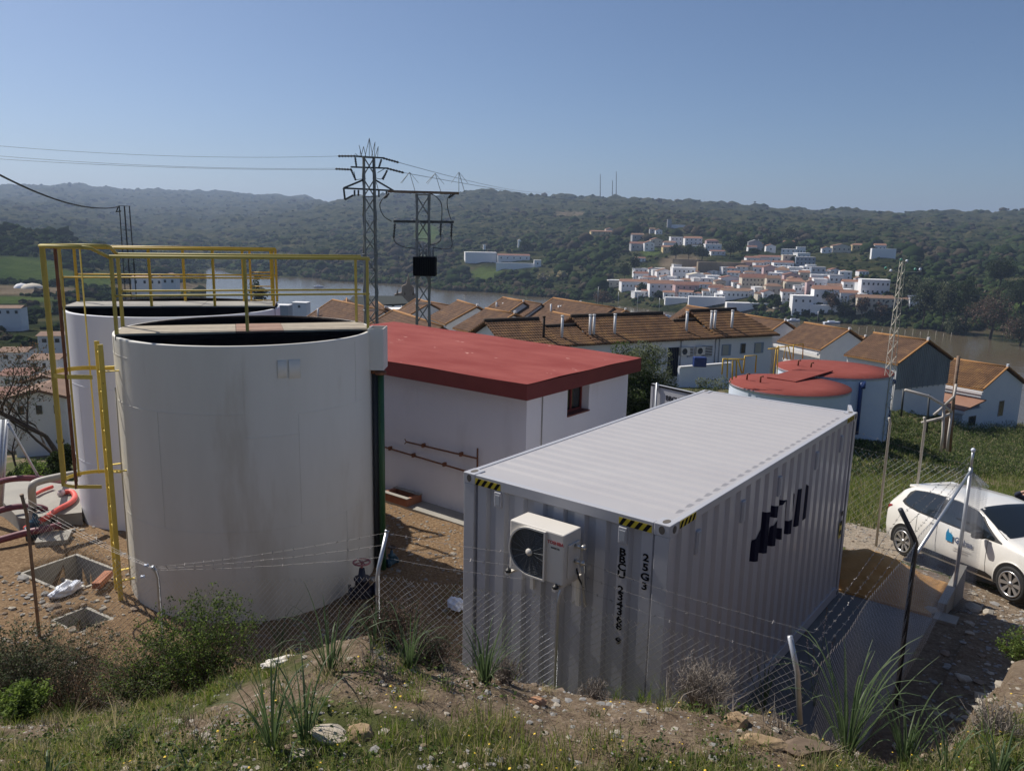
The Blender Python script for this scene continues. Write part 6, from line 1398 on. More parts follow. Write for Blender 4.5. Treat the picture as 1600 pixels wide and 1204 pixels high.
V = [
 (922,958,359,366,'vyel','tileor',"long ochre villa at the upper left end of the village",'g',(1,4)),
 (946,961,354,363,'vcream','tileor',"cream house behind the long ochre villa",'v',(1,2)),
 (1015,1024,357,365,'vgrey','tilebr',"small grey house left of the grey water tower",'g',(1,1)),
 (1024,1035,358,367,'vw','tileor',"small white house with orange roof just below the grey water tower",'v',(1,2)),
 (1048,1071,355,360,'vw','vgrey',"low white wall like building right of the grey water tower",'n',(1,0)),
 (987,1007,366,377,'vgrey','tilebr',"pale grey house at the left end of the upper street",'g',(1,2)),
 (985,1008,378,392,'vgrey','tilered',"wide grey house with brick roof below the pale grey one",'g',(1,3)),
 (1006,1023,377,392,'vw','tileor',"white house with orange roof touching the wide grey house",'v',(2,2)),
 (1016,1036,371,384,'vcream','tileor',"cream gabled house in the middle of the upper street",'v',(2,2)),
 (1035,1057,375,384,'vw','tilered',"white arcaded house with red roof on the upper street",'g',(1,4)),
 (1047,1067,369,381,'vw','vw',"tall white house above the arcaded one",'f',(2,3)),
 (1069,1098,370,383,'vw','tileor',"long white house with orange roof at the right of the upper street",'g',(2,4)),
 (1035,1056,383,395,'vyel','tileor',"yellow house below the arcaded white house",'g',(1,3)),
 (1103,1123,375,385,'vpink','tilered',"dull pink house with red hipped roof right of the upper street",'h',(1,3)),
 (1101,1128,384,393,'vw','vw',"low white building under the dull pink house",'f',(1,3)),
 (993,1009,402,410,'vw','tilered',"tiny isolated white cottage among the trees left of the village",'g',(1,2)),
 (991,1014,424,438,'vw','tilered',"white house with red roof above the long waterfront house, far left",'g',(1,3)),
 (949,970,437,448,'vcream','vw',"cream flat building at the left tip of the waterfront",'f',(1,2)),
 (969,1015,435,452,'vw','tileor',"long waterfront house with orange roof and a row of small windows",'g',(1,7)),
 (1013,1055,438,462,'vw','tileor',"tall white waterfront house with orange roof",'g',(2,4)),
 (1006,1029,430,440,'vw','tilered',"red roofed house tucked behind the long waterfront house",'g',(1,2)),
 (1025,1052,420,438,'vw','tilebr',"white gabled house with dark windows under the castle terrace, left one",'v',(2,3)),
 (1049,1087,419,438,'vw','vw',"broad stepped white house just under the castle wall",'f',(2,5)),
 (1053,1093,440,462,'vpink','tilered',"pinkish house with awnings right of the tall waterfront house",'g',(2,4)),
 (1074,1105,428,442,'vw','vcream',"plain white gable wall right of the stepped white house",'v',(1,2)),
 (1104,1126,430,442,'vw','vw',"white cube house below the dark castle wall",'f',(1,1)),
 (1091,1113,441,456,'vw','tileor',"white arched house beside the pinkish one",'g',(2,3)),
 (1108,1131,446,463,'vw','tilered',"white house with veranda columns",'g',(1,5)),
 (1127,1178,451,467,'vw','tilebr',"long white house with brown roof above the quay",'g',(1,7)),
 (1125,1157,431,446,'vw','tilered',"white gabled house behind the long brown roofed one",'v',(1,3)),
 (1154,1184,442,456,'vw','tilered',"white house with red hipped roof at the foot of the big cream building",'h',(1,3)),
 (1157,1199,428,455,'vcream','tilered',"big three storey cream building in the middle of the village",'g',(3,7)),
 (1196,1219,432,456,'vcream','tilebr',"side block of the big cream building",'g',(2,3)),
 (1165,1202,400,411,'vw','tilered',"row of red roofed houses under the church, left one",'g',(1,4)),
 (1160,1186,406,420,'vpink','tilebr',"pinkish house below the row under the church",'g',(1,3)),
 (1186,1222,399,410,'vw','tilered',"red roofed house right of the church row",'g',(1,4)),
 (1222,1243,397,416,'vcream','vcream',"cream block left of the blue grey flats",'f',(3,2)),
 (1242,1274,399,417,'vblue','vgrey',"four storey blue grey flats at the top of the village",'f',(3,5)),
 (1208,1241,407,419,'vw','tilered',"white house in front of the cream block",'g',(1,4)),
 (1192,1213,414,431,'vpink','tilered',"pale pink gabled house in the village centre",'v',(1,2)),
 (1212,1233,419,434,'vw','tilebr',"white house right of the pale pink gable",'g',(1,3)),
 (1232,1253,416,427,'vw','vw',"flat white house under the blue grey flats",'f',(1,3)),
 (1224,1250,426,441,'vpink','tilered',"mauve pink house above the orange hipped roof",'v',(2,2)),
 (1249,1270,422,437,'vcream','tileor',"cream house with orange roof right of the mauve pink one",'g',(1,3)),
 (1266,1289,418,437,'vblue','vgrey',"bluish tall house at the right of the village centre",'f',(2,3)),
 (1227,1262,436,453,'vcream','tileor',"house with broad orange hipped roof right of the big cream building",'h',(1,3)),
 (1259,1271,437,461,'vpink','tilebr',"narrow pink tower house",'v',(2,1)),
 (1270,1292,436,452,'vw','vw',"white flat roofed house beside the narrow pink one",'f',(1,3)),
 (1195,1222,444,462,'vcream','tilebr',"brown roofed cream house over the quay square",'h',(1,3)),
 (1221,1242,452,472,'vw','tilered',"white house with dark doors facing the quay square",'g',(2,3)),
 (1240,1252,446,466,'vw','vgrey',"narrow white house on the quay square",'f',(2,2)),
 (1270,1316,447,473,'vw','tileor',"large hall like house with the widest orange roof",'g',(1,4)),
 (1312,1337,451,470,'vw','tileor',"white annex with dark arches right of the widest orange roof",'g',(1,4)),
 (1236,1270,462,491,'vw','vw',"bright white block at the water's edge",'f',(2,3)),
 (1295,1318,430,444,'vw','vgrey',"modern flat roofed house above the widest orange roof",'f',(1,3)),
 (1317,1344,437,453,'vw','tileor',"white house with pale orange roof left of the white flats",'g',(1,3)),
 (1344,1389,438,462,'vw','vw',"two storey white flats with square windows",'f',(2,6)),
 (1337,1388,460,468,'vgrey','tileor',"low tiled range under the white flats",'g',(1,4)),
 (1338,1420,464,484,'vcream','tilebr',"long balconied apartment block by the trees, larger left part",'g',(2,11)),
 (1420,1452,466,485,'vw','vw',"right end of the apartment block with white parapet",'f',(2,5)),
 (1284,1300,384,394,'vw','tileor',"leftmost white house on the wooded ridge above the village",'v',(1,2)),
 (1300,1330,380,393,'vcream','tileor',"cream gabled house on the wooded ridge",'v',(1,4)),
 (1331,1351,381,391,'vyel','tileor',"ochre house on the wooded ridge",'h',(1,3)),
 (1366,1384,383,395,'vw','tileor',"white house with orange roof behind the white ridge wall",'g',(1,3)),
 (1110,1134,393,401,'vw','tilered',"white house with red roof near the church trees",'g',(1,3)),
 (1196,1212,384,396,'vw','tileor',"small white house right of the church",'v',(1,1)),
]
for (x0, x1, yt, yb, wl, rf_, lab, rt, nw) in V: vhouse(x0, x1, yt, yb, wl, rf_, lab, rt, nw)
rq = random.Random(99); taken = [(v[0], v[1], v[2], v[3]) for v in V]; used_ = set()
for k in range(2600):
    if len(taken) > len(V)+120: break
    xm = rq.uniform(1000, 1350); f_ = (xm-1000)/350; yb = rq.uniform(416+f_*4, 466+f_*12) if rq.random() < .8 else rq.uniform(385, 425); w_, h_ = rq.uniform(12, 24), rq.uniform(8, 13)
    if yb < 424 and not (1040 < xm < 1100 and yb < 396 or 1165 < xm < 1270): continue
    if any(min(xm+w_/2, b)-max(xm-w_/2, a) > w_*.6 and abs(yb-d) < 3.6 for a, b, c, d in taken): continue
    nb = min(V, key=lambda v: abs((v[0]+v[1])/2-xm)+2*abs(v[3]-yb)); dx = xm-(nb[0]+nb[1])/2; dy = yb-nb[3]
    rel = ("above" if dy < 0 else "below") if abs(dy)*2 > abs(dx) else ("left of" if dx < 0 else "right of"); wl, rf_ = rq.choice((('vw', 'vw'), ('vw', 'vw'), ('vw', 'vw'), ('vw', 'tilered'), ('vw', 'tilered'), ('vw', 'tilebr'), ('vcream', 'tilebr'), ('vw', 'tileor'))); adj = {('vw', 'vw'): "flat white", ('vw', 'tilered'): "red roofed", ('vw', 'tilebr'): "brown roofed", ('vcream', 'tilebr'): "cream walled", ('vw', 'tileor'): "orange roofed"}[(wl, rf_)]
    lab = "small %s house %s the %s" % (adj, rel, " ".join(nb[6].split()[:9])); 
    if lab in used_: continue
    used_.add(lab); taken.append((xm-w_/2, xm+w_/2, yb-h_, yb)); vhouse(xm-w_/2, xm+w_/2, yb-h_, yb, wl, rf_, lab, 'f' if rf_ == 'vw' else rq.choice('gvh'), (rq.choice((1, 2)), rq.choice((2, 3))), rot=R(rq.choice((10, 18, 30, -12))))
# walls, tower, church, castle terrace and the white estate on the left
def vblock(nm, label, cat, x0, x1, yt, yb, m_, dep=3, rot=R(8), part="wall"):
    return vhouse(x0, x1, yt, yb, m_, m_, label, 'n', (1, 0), rot, dep, nm, cat, None)
vblock("water_tower", "small grey tower above the upper street of the village", "tower", 1042, 1049, 347, 360, 'vgrey', 4)
vblock("castle_wall", "tan stone castle wall, the sunlit part on the left", "wall", 1048, 1090, 405, 425, 'stone', 4, R(-18))
vblock("castle_wall", "long shaded castle wall running right above the roofs", "wall", 1087, 1167, 408, 426, 'stone', 4, R(16))
vblock("quay_wall", "high white quay wall below the veranda house", "wall", 1074, 1134, 463, 478, 'vw', 4)
vblock("quay_wall", "lower white quay wall by the beach on the left", "wall", 1038, 1075, 464, 474, 'vw', 4)
vblock("quay_wall", "long stepped white promenade wall beneath the big cream building", "wall", 1133, 1203, 476, 487, 'vw', 5, R(14))
vblock("quay_wall", "white retaining wall under the widest orange roof", "wall", 1266, 1312, 474, 487, 'vw', 3)
vblock("ridge_wall", "big white retaining wall on the wooded ridge", "wall", 1360, 1400, 391, 405, 'vw', 3, R(22))
ch = vhouse(1168, 1190, 376, 393, 'vgrey', 'vgrey', "grey church with a stepped bell gable above the village", 'v', (1, 1), R(5), 9, "church", "church", None)
w_ = MB(); w_.prism([(-1.2, .3, 4), (1.2, .3, 4), (1.2, .3, 7.6), (.5, .3, 8.6), (0, .3, 9.8), (-.5, .3, 8.6), (-1.2, .3, 7.6)], (0, 1, 0)); w_.v = [(x+2.6, y, z) for x, y, z in w_.v]; w_.build("bell_gable", M['vgrey'], ch)
e1 = vhouse(725, 778, 397, 412, 'vw', 'vw', "long white estate building on the left hillside, left part", 'f', (1, 0), R(6), 12, "estate_building", "building", None)
e2 = vhouse(776, 830, 399, 409, 'vw', 'tilered', "right part of the white hillside estate with a thin red roof", 'g', (1, 5), R(6), 10, "estate_building", "building", None)
e3 = vhouse(772, 845, 410, 420, 'vw', 'vw', "long white garden wall below the hillside estate", 'n', (1, 0), R(-8), 2, "estate_wall", "wall", None)
vhouse(834, 846, 408, 418, 'vw', 'vw', "small white hut at the right end of the hillside estate", 'f', (1, 1), R(6), 4)
vhouse(809, 814, 376, 389, 'vw', 'vw', "tiny white chimney like hut above the hillside estate", 'v', (1, 0), R(6), 3)
vhouse(755, 759, 384, 393, 'vw', 'vw', "thin white column house above the left part of the estate", 'f', (1, 0), R(6), 3)
# parked cars on the far quay, just readable as specks
def speck_car(px, py, m_, lab):
    p = hit(px, py, 300); t = thing("parked_car", lab, "car", loc=tuple(p), rz=.3, group="cars parked on the far quay"); MB().bbox((-2, -.85, .3), (2, .85, .95), .1).build("body", m_, t); MB().bbox((-1.1, -.75, .95), (1.2, .75, 1.45), .15).build("cabin", M['carglass'], t)
for i, px in enumerate((1143, 1152, 1161, 1170, 1180, 1188, 1213, 1222)): speck_car(px, 478 if px < 1200 else 483, M['trim'] if i % 2 else M['carpaint'], "%s car on the far quay, %s" % ("dark" if i % 2 else "white", ("leftmost of the row", "second of the row", "third of the row", "fourth of the row", "fifth of the row", "last before the quay square", "left one under the square", "right one under the square")[i]))
# moored boats
def boat(px, py, L_, hull, lab, mast=0, name="sailing_boat", Y=None, rz=.1):
    p = onz(px, py, WATER+.02); t = thing(name, lab, "boat", loc=(p.x, p.y, WATER), rz=rz)
    q = MB(); n = 14; vs = []
    for i in range(n+1):
        f = i/n; b = L_*.15*(math.sin(math.pi*min(1, f*.55+.45)))**.7 if f < 1 else .02; b = L_*.15*min(1, (1-f)*2.6)**.6+.02; sh = .9+.35*f*f
        for y, z in ((-b, sh), (-b*.8, .1), (0, -.3), (b*.8, .1), (b, sh)): vs.append((-L_/2+L_*f, y, z))
    q.smooth = False; q.add(vs, [(i*5+j, (i+1)*5+j, (i+1)*5+j+1, i*5+j+1) for i in range(n) for j in range(4)] + [(i*5+4, (i+1)*5+4, (i+1)*5, i*5) for i in range(n)] + [(0, 1, 2, 3, 4)]); q.build("hull", hull, t)
    MB().bbox((-L_*.25, -L_*.09, .9), (L_*.15, L_*.09, 1.6), .1).build("cabin", M['bag'], t)
    if mast: q = MB(); q.tube([(L_*.05, 0, 1), (L_*.05, 0, mast)], .09, 6); q.tube([(L_*.05, 0, 2.3), (-L_*.38, 0, 2.3)], .08, 6); q.build("mast", M['galv'], t)
    return t
boat(932, 486, 10, M['bag'], "white yacht with the tallest mast at the left end of the far mooring", 14)
boat(964, 489, 9, M['bag'], "white yacht second from the left at the far mooring", 12)
boat(994, 493, 8, M['bag'], "low white boat third along the far mooring", 12)
boat(1028, 494, 10, mat('maroon hull', (.16, .02, .03), .4), "boat with a maroon hull at the far mooring", 10)
boat(1043, 496, 4, M['bag'], "small white dinghy right of the maroon boat", 0, "dinghy")
boat(1240, 502, 7, M['bag'], "white motor boat below the village's water edge", 0, "motor_boat")
boat(1300, 505.5, 9, M['bag'], "white cabin cruiser moored below the widest orange roof", 0, "motor_boat")
boat(498, 449, 7, M['bag'], "white motor boat with a wake on the river near the pylon", 0, "motor_boat")
for px, yt, yb in ((1310, 478, 500), (1277, 486, 503)):
    a_, b_ = onz(px, yb, WATER), None; h_ = (yb-yt)*a_.y/F_PX; q = MB(); q.tube([a_, a_+Vector((0, 0, h_))], .12, 6); q.build("lamp_post", M['galv'], label="slender pole on the far bank, the %s one" % ("taller right" if px > 1300 else "shorter left"), cat="pole")
for i in range(14):
    px = 1330+i*12; a_ = onz(px, 517+i*.7, WATER); q = MB(); q.tube([a_-Vector((0, 0, 1)), a_+Vector((0, 0, 1.6+.5*(i % 3)))], .10, 5); q.build("mooring_post", M['vcream'], label="pale wooden mooring post in the shallows, %s along the far bank from the left" % ("first second third fourth fifth sixth seventh eighth ninth tenth eleventh twelfth thirteenth fourteenth".split()[i]), cat="post", group="mooring posts along the far bank")
# distant masts on the skyline
for px, yt, yb, lab in ((938, 272, 306, "left one of the two masts on the skyline"), (963, 268, 308, "right, taller mast on the skyline"), (957, 282, 308, "short mast between the two taller skyline masts")):
    p = at(px, yb, 1850); tp = at(px, yt, 1850); q = MB(); q.tube([p-Vector((0, 0, 8)), tp], [1.2, .7], 5); q.build("radio_mast", M['lattice'], label=lab, cat="mast")
# white houses among the trees on the left, seen past the tanks
LH = [(232, 255, 430, 448, 'hw', 'tilebr', "white house with two roofs between the dark pole and the yellow rails, left part", 'v', (1, 2), 330), (252, 276, 428, 447, 'hw', 'tilebr', "right gable of the white houses seen through the yellow rails", 'v', (1, 2), 325), (205, 234, 431, 447, 'hw', 'tilebr', "low white house just right of the dark lattice pole", 'g', (1, 2), 340),
 (-6, 32, 478, 494, 'hw', 'tilebr', "long white house at the left edge beneath the green field", 'g', (1, 3), 190), (0, 40, 545, 566, 'hw', 'tilebr', "white house behind the bare tree, upper left", 'g', (1, 2), 105), (48, 92, 556, 580, 'hw', 'tilebr', "white house behind the bare tree's trunk", 'g', (1, 3), 95),
 (2, 46, 580, 606, 'hw', 'tilered', "white house with pinkish roof behind the bare tree", 'g', (1, 2), 82), (44, 98, 590, 622, 'hw', 'tilebr', "white house nearest the white tank, behind bare branches", 'v', (1, 2), 74), (-20, 30, 612, 650, 'hw', 'tilered', "white house at the left edge with red roof edge", 'g', (1, 2), 62), (22, 104, 612, 658, 'hw', 'tilebr', "nearest white house wall above the bright green slope", 'v', (1, 3), 58),
 (60, 100, 520, 540, 'hw', 'tilebr', "white house among trees, beyond the bare tree's crown", 'g', (1, 2), 135), (112, 128, 560, 590, 'hw', 'tilered', "sliver of a reddish roofed house beside the white tank", 'g', (1, 1), 90),
 (455, 480, 474, 484, 'hw', 'hw', "white boathouse roof on the near river bank by the yellow rails", 'f', (1, 1), 300), (418, 452, 478, 490, 'vgrey', 'hw', "grey boathouse with white roof behind the front tank's rim", 'f', (1, 1), 280)]
for (x0, x1, yt, yb, wl, rf_, lab, rt, nw, Yf) in LH:
    t = vhouse(x0, x1, yt, yb, wl, rf_, lab, rt, nw, R(-20), None, "house", "house", "white houses down the slope on the left", Yf)
for px, r_ in ((34, 3.4), (51, 5.0)):
    p = at(px, 452, 362); q = MB(); q.lathe([(r_, -2), (r_, 0), (r_*.9, 1.2), (r_*.6, 2.3), (.01, 2.9)], 16, Matrix.Translation(p)); q.build("dome_tank", M['vw'] if px < 40 else M['vcream'], label="%s pale dome below the green field at the far left" % ("smaller left" if px < 40 else "larger right"), cat="dome")
# ---------------------------------------------------------------- vegetation
def leafm(name, c, c2, sc=3, rough=.7, tr=.35):
    m_ = mat(name, c, rough, col2=c2, scale=sc, detail=4, spec=.2); t = m_.node_tree; b = t.nodes["Principled BSDF"]; o = t.nodes["Material Output"]
    if tr:      # light comes through thin leaves and blades
        tl = t.nodes.new("ShaderNodeBsdfTranslucent"); mx = t.nodes.new("ShaderNodeMixShader"); mx.inputs[0].default_value = tr
        src = b.inputs["Base Color"].links[0].from_socket; hs_ = t.nodes.new("ShaderNodeHueSaturation"); hs_.inputs["Value"].default_value = 1.6; hs_.inputs["Saturation"].default_value = 1.1
        t.links.new(src, hs_.inputs["Color"]); t.links.new(hs_.outputs[0], tl.inputs["Color"]); t.links.new(b.outputs[0], mx.inputs[1]); t.links.new(tl.outputs[0], mx.inputs[2]); t.links.new(mx.outputs[0], o.inputs["Surface"])
    return m_
M['lf_d'] = leafm('dark leaves', (.018, .030, .010), (.035, .055, .018)); M['lf_m'] = leafm('mid leaves', (.045, .075, .020), (.075, .11, .03)); M['lf_l'] = leafm('light leaves', (.12, .175, .04), (.20, .26, .075))
M['ol_d'] = leafm('olive leaves dark', (.028, .038, .022), (.05, .06, .035)); M['ol_l'] = leafm('olive leaves pale', (.12, .14, .08), (.19, .205, .13))
M['br_l'] = leafm('brown leaves', (.06, .04, .028), (.12, .08, .05)); M['bark'] = mat('bark', (.045, .032, .024), .95, col2=(.09, .07, .055), scale=12, bump=.5)
M['tw_g'] = leafm('grey twigs', (.20, .17, .145), (.32, .28, .24), tr=0); M['tw_b'] = leafm('brown twigs', (.10, .065, .05), (.19, .13, .10), tr=0); M['straw'] = leafm('straw', (.30, .25, .14), (.42, .36, .22))
M['asph'] = leafm('asphodel leaf', (.06, .095, .04), (.13, .17, .085), 4, .45, .3); M['blade'] = leafm('grass blade', (.10, .14, .025), (.19, .24, .06)); M['blade2'] = leafm('olive grass', (.15, .155, .05), (.26, .25, .09))
M['yellow'] = mat('yellow petals', (.75, .50, .02), .6)
def quads_from(Pc, D, Wd, n=None):      # leaf quads: centre, half length vector, half width vector
    V = np.stack([Pc-D-Wd*.0, Pc+Wd, Pc+D, Pc-Wd], 1).reshape(-1, 3); Fq = np.arange(len(V)).reshape(-1, 4); return V, Fq
def rdir(rg, n): v = rg.normal(size=(n, 3)); return v/np.linalg.norm(v, axis=1)[:, None]
def cloud(rg, clumps, per, size, asp=.45, fl=0.0):     # clumps (n,4): centre and radius
    c = np.repeat(clumps[:, :3], per, 0); r = np.repeat(clumps[:, 3], per); d = rdir(rg, len(c)); P = c+d*(r*rg.uniform(.35, 1, len(c))**.6)[:, None]*np.array([1, 1, .8])
    s = size*rg.uniform(.6, 1.3, len(c))[:, None]; D = rdir(rg, len(c)); D[:, 2] += fl; Wv = np.cross(D, rdir(rg, len(c))); Wv /= np.linalg.norm(Wv, axis=1)[:, None]; return quads_from(P, D*s*.5, Wv*s*asp*.5)
def crown_clumps(rg, c, rad, n, cr):
    d = rdir(rg, n); d[:, 2] = np.abs(d[:, 2])*1.0-.25*(rg.rand(n) < .4); q = rg.uniform(.35, 1, n)[:, None]; P = np.array(c)+d*np.array(rad)*q
    return np.concatenate([P, cr*rg.uniform(.6, 1.3, n)[:, None]], 1)
def leafy(nm, label, cat, base, h, rad, nclump, per, size, mats, seed, trunk=True, group=None, crad=None, zc=.62, asp=.45):
    rg = np.random.RandomState(seed); t = thing(nm, label, cat, loc=tuple(base), group=group)
    cl = crown_clumps(rg, (0, 0, h*zc), (rad[0], rad[1], h*(1-zc)*.95), nclump, crad or rad[0]*.30); low = crown_clumps(rg, (0, 0, h*zc*.8), (rad[0]*.8, rad[1]*.8, h*.2), nclump//3, crad or rad[0]*.3)
    V, Fq = cloud(rg, np.concatenate([cl, low]), per, size, asp); mi = np.repeat(rg.randint(0, len(mats), nclump+nclump//3), per)
    mi = np.where(rg.rand(len(mi)) < .3, rg.randint(0, len(mats), len(mi)), mi)
    npmesh("crown", V, Fq, [M[k] for k in mats], t, mi=mi)
    if trunk:
        q = MB(); tr = max(.03, rad[0]*.07)
        for k in range(3 if trunk == 'multi' else 1):
            a = k*2.1; q.tube([(0, 0, -.3), (.1*rad[0]*math.cos(a), .1*rad[0]*math.sin(a), h*.3), (.3*rad[0]*math.cos(a+.5), .3*rad[0]*math.sin(a+.5), h*.62)], [tr, tr*.8, tr*.4], 7)
        for i in range(6):
            p = cl[i*len(cl)//6][:3]; q.tube([(0, 0, h*.3), (p[0]*.4, p[1]*.4, h*.45), tuple(p)], [tr*.6, tr*.4, tr*.15], 5)
        q.build("trunk", M['bark'], t)
    return t
def gpt(px, py, Y): p = at(px, py, Y); p.z = H(p.x, p.y); return p
b_ = gpt(992, 640, 23.5); zt = at(992, 530, 23.5).z
leafy("olive_tree", "grey green olive tree behind the pump house, before the long building", "tree", b_, zt-b_.z, (1.25, 1.15), 190, 260, .09, ['ol_l', 'ol_l', 'ol_d', 'lf_m', 'ol_l'], 3, zc=.5, asp=.3, trunk='multi')
b_ = gpt(1104, 640, 20); zt = at(1104, 585, 20).z
leafy("bush", "dark green bush just above the container's far edge, below the terrace wall", "bush", b_, zt-b_.z, (.9, .8), 80, 220, .06, ['ol_d', 'lf_m', 'ol_l', 'ol_d'], 5, zc=.6, asp=.35)
b_ = gpt(1148, 640, 19.5); zt = at(1148, 607, 19.5).z
leafy("bush", "small grey twiggy bush against the nearer red topped tank", "bush", b_, zt-b_.z, (.32, .3), 18, 130, .05, ['ol_l', 'tw_g', 'ol_d'], 6, zc=.6)
b_ = gpt(100, 738, 17.0); leafy("bush", "dark round bush on the green slope beside the white tank", "bush", b_, 1.25, (.33, .4), 26, 180, .06, ['lf_d', 'lf_d', 'ol_d'], 8, zc=.5)
b_ = gpt(55, 730, 18.5); leafy("bush", "leafy green bush left of the dark round one on the slope", "bush", b_, .8, (.8, .5), 30, 160, .06, ['lf_m', 'lf_d', 'lf_l'], 9, zc=.45)
b_ = gpt(1002, 668, 17.0); leafy("bush", "low green weeds at the foot of the olive tree beside the container", "bush", b_, .55, (.9, .5), 24, 120, .06, ['lf_m', 'lf_d', 'straw'], 19, zc=.45)
# branching bare tree on the left
def bare_tree(nm, label, base, h, seed, lean, mats, leafn, group=None, spread=.55, depth=5, leafs=.07, r0=.09):
    rg = random.Random(seed); t = thing(nm, label, "tree", loc=tuple(base), group=group); q = MB(); tips = []
    def grow(p, d, L_, r, dp):
        n = 4; pts = [p]; dd = d.copy()
        for i in range(n): dd = (dd+Vector((rg.uniform(-1, 1), rg.uniform(-1, 1), rg.uniform(-.4, .8)))*.16).normalized(); pts.append(pts[-1]+dd*L_/n)
        q.tube(pts, [r*(1-.45*i/n) for i in range(n+1)], 6 if dp < 3 else 4, caps=False)
        if dp >= depth: tips.append(pts[-1]); return
        if dp >= depth-1: tips.append(pts[-2])
        for k in range(3 if dp < 2 else rg.choice((2, 3))):
            ax = Vector((rg.uniform(-1, 1), rg.uniform(-1, 1), rg.uniform(-.3, .6))); nd = (dd+ax*spread*1.5).normalized(); grow(pts[-1] if k < 2 else pts[2], nd, L_*rg.uniform(.62, .82), r*.55, dp+1)
    grow(Vector((0, 0, -.2)), Vector(lean).normalized(), h*.36, r0, 0); q.build("trunk", M['bark'], t)
    r2 = np.random.RandomState(seed); cl = np.array([(*p, leafs*5*r2.uniform(.5, 1.3)) for p in tips]); V, Fq = cloud(r2, cl, leafn, leafs, .5); npmesh("crown", V, Fq, [M[k] for k in mats], t, mi=r2.randint(0, len(mats), len(Fq))); return t
b_ = gpt(118, 700, 21); bare_tree("bare_tree", "spreading dark tree with sparse brown leaves at the left, before the white houses", b_, 4.4, 4, (-.42, .1, 1), ['br_l', 'br_l', 'ol_d'], 12, leafs=.075, r0=.10, spread=.75)
b_ = gpt(25, 700, 22); bare_tree("bare_tree", "thin leaning sapling with few leaves at the far left edge", b_, 2.4, 12, (-.1, .1, 1), ['br_l', 'ol_d'], 5, depth=4, leafs=.06, r0=.04)

# far trees one can tell apart
def far_tree(px, yb, wpx, hpx, mats, label, seed, bare=False, Y=None, group=None, cyp=False):
    p = hit(px, yb, 60) if Y is None else at(px, yb, Y); d = Vector((p.x, p.y, p.z-EYE)).dot(CAMF)/F_PX; r = wpx*d/2; h = hpx*d
    n = 26 if wpx < 40 else 60; return leafy("tree", label, "tree", p-Vector((0, 0, .6)), h, (r*.8, r*.8), n, 60 if wpx > 30 else 34, max(.35, d*2.4), mats, seed, trunk=True, group=group, crad=r*.34, zc=.5 if not cyp else .45, asp=.8)
DK, OLV, BRN, GRY = ['lf_d', 'ol_d', 'lf_d'], ['ol_d', 'ol_l', 'lf_d'], ['br_l', 'tw_b', 'ol_d'], ['tw_b', 'br_l', 'ol_d']
far = [(1470,520,52,96,OLV,"tall eucalyptus right of the apartment block, nearest its balconies"),(1440,515,44,88,OLV,"dark eucalyptus directly right of the slim pale mast's upper half"),(1505,525,50,100,DK,"dark tall tree between the eucalyptus and the bare round tree"),(1545,534,84,88,GRY,"big round leafless grey brown tree by the water at the right"),(1492,527,44,34,OLV,"pale olive bush at the tip of the far bank"),
 (1592,545,60,58,GRY,"rounded leafless tree at the right edge of the picture by the water"),(1590,495,60,78,DK,"dark tree behind the bare round tree at the right edge"),(1420,470,40,40,OLV,"olive tree above the right end of the apartment block"),(1560,455,50,60,DK,"dark wood tree above the bare round tree"),
 (404,498,36,80,DK,"dark conifer on the near river bank, seen beyond the front tank's rail"),(505,484,12,12,DK,"small dark tree right behind the tiled roofs, left of the pylon"),(612,478,14,16,DK,"dark round tree left of the small chapel"),
 (1213,486,14,32,DK,"dark slender tree on the quay square of the village"),(1298,492,26,40,GRY,"dull leafless tree before the widest orange roof"),(1318,495,28,24,DK,"dark evergreen right of the leafless tree by the quay"),(1345,500,26,42,GRY,"bare poplar before the apartment block's left end"),(1375,502,22,34,GRY,"bare poplar before the middle of the apartment block"),(1055,408,26,28,DK,"dark pine over the castle wall's left end"),(1075,408,24,30,DK,"dark pine second from the left above the castle wall"),(1096,408,26,26,DK,"rounded pine above the shaded castle wall"),(1140,405,30,34,OLV,"broad olive green tree left of the church"),(1155,398,26,32,DK,"dark tree touching the church"),
 (990,432,22,44,OLV,"tall cypress like tree left of the village"),(975,440,20,34,DK,"dark tree left of the tall cypress like one"),(1003,458,22,18,DK,"dark bush under the long waterfront house"),(1030,466,20,14,DK,"dark bush below the tall waterfront house"),(1095,462,20,14,DK,"dark bush below the white arched house"),(940,478,30,26,BRN,"brown bush at the left end of the far mooring"),(1240,416,16,20,DK,"dark tree beside the blue grey flats"),(1290,470,14,22,DK,"dark tree beside the widest orange roof"),
 (1235,372,30,22,OLV,"olive tree on the ridge above the church"),(1205,385,26,24,DK,"dark tree right of the church"),(820,398,24,20,DK,"dark tree behind the white hillside estate, right"),(700,400,26,24,DK,"dark tree left of the white hillside estate"),(850,440,26,14,['tw_g', 'straw', 'ol_l'],"pale blossoming tree on the far bank, left one"),(878,436,20,14,['tw_g', 'straw', 'ol_l'],"pale blossoming tree on the far bank, right one")]
for i, (px, yb, wp, hp_, ms, lab) in enumerate(far): far_tree(px, yb, wp, hp_, ms, lab, 40+i, Y={404: 190, 505: 160, 612: 175}.get(px))

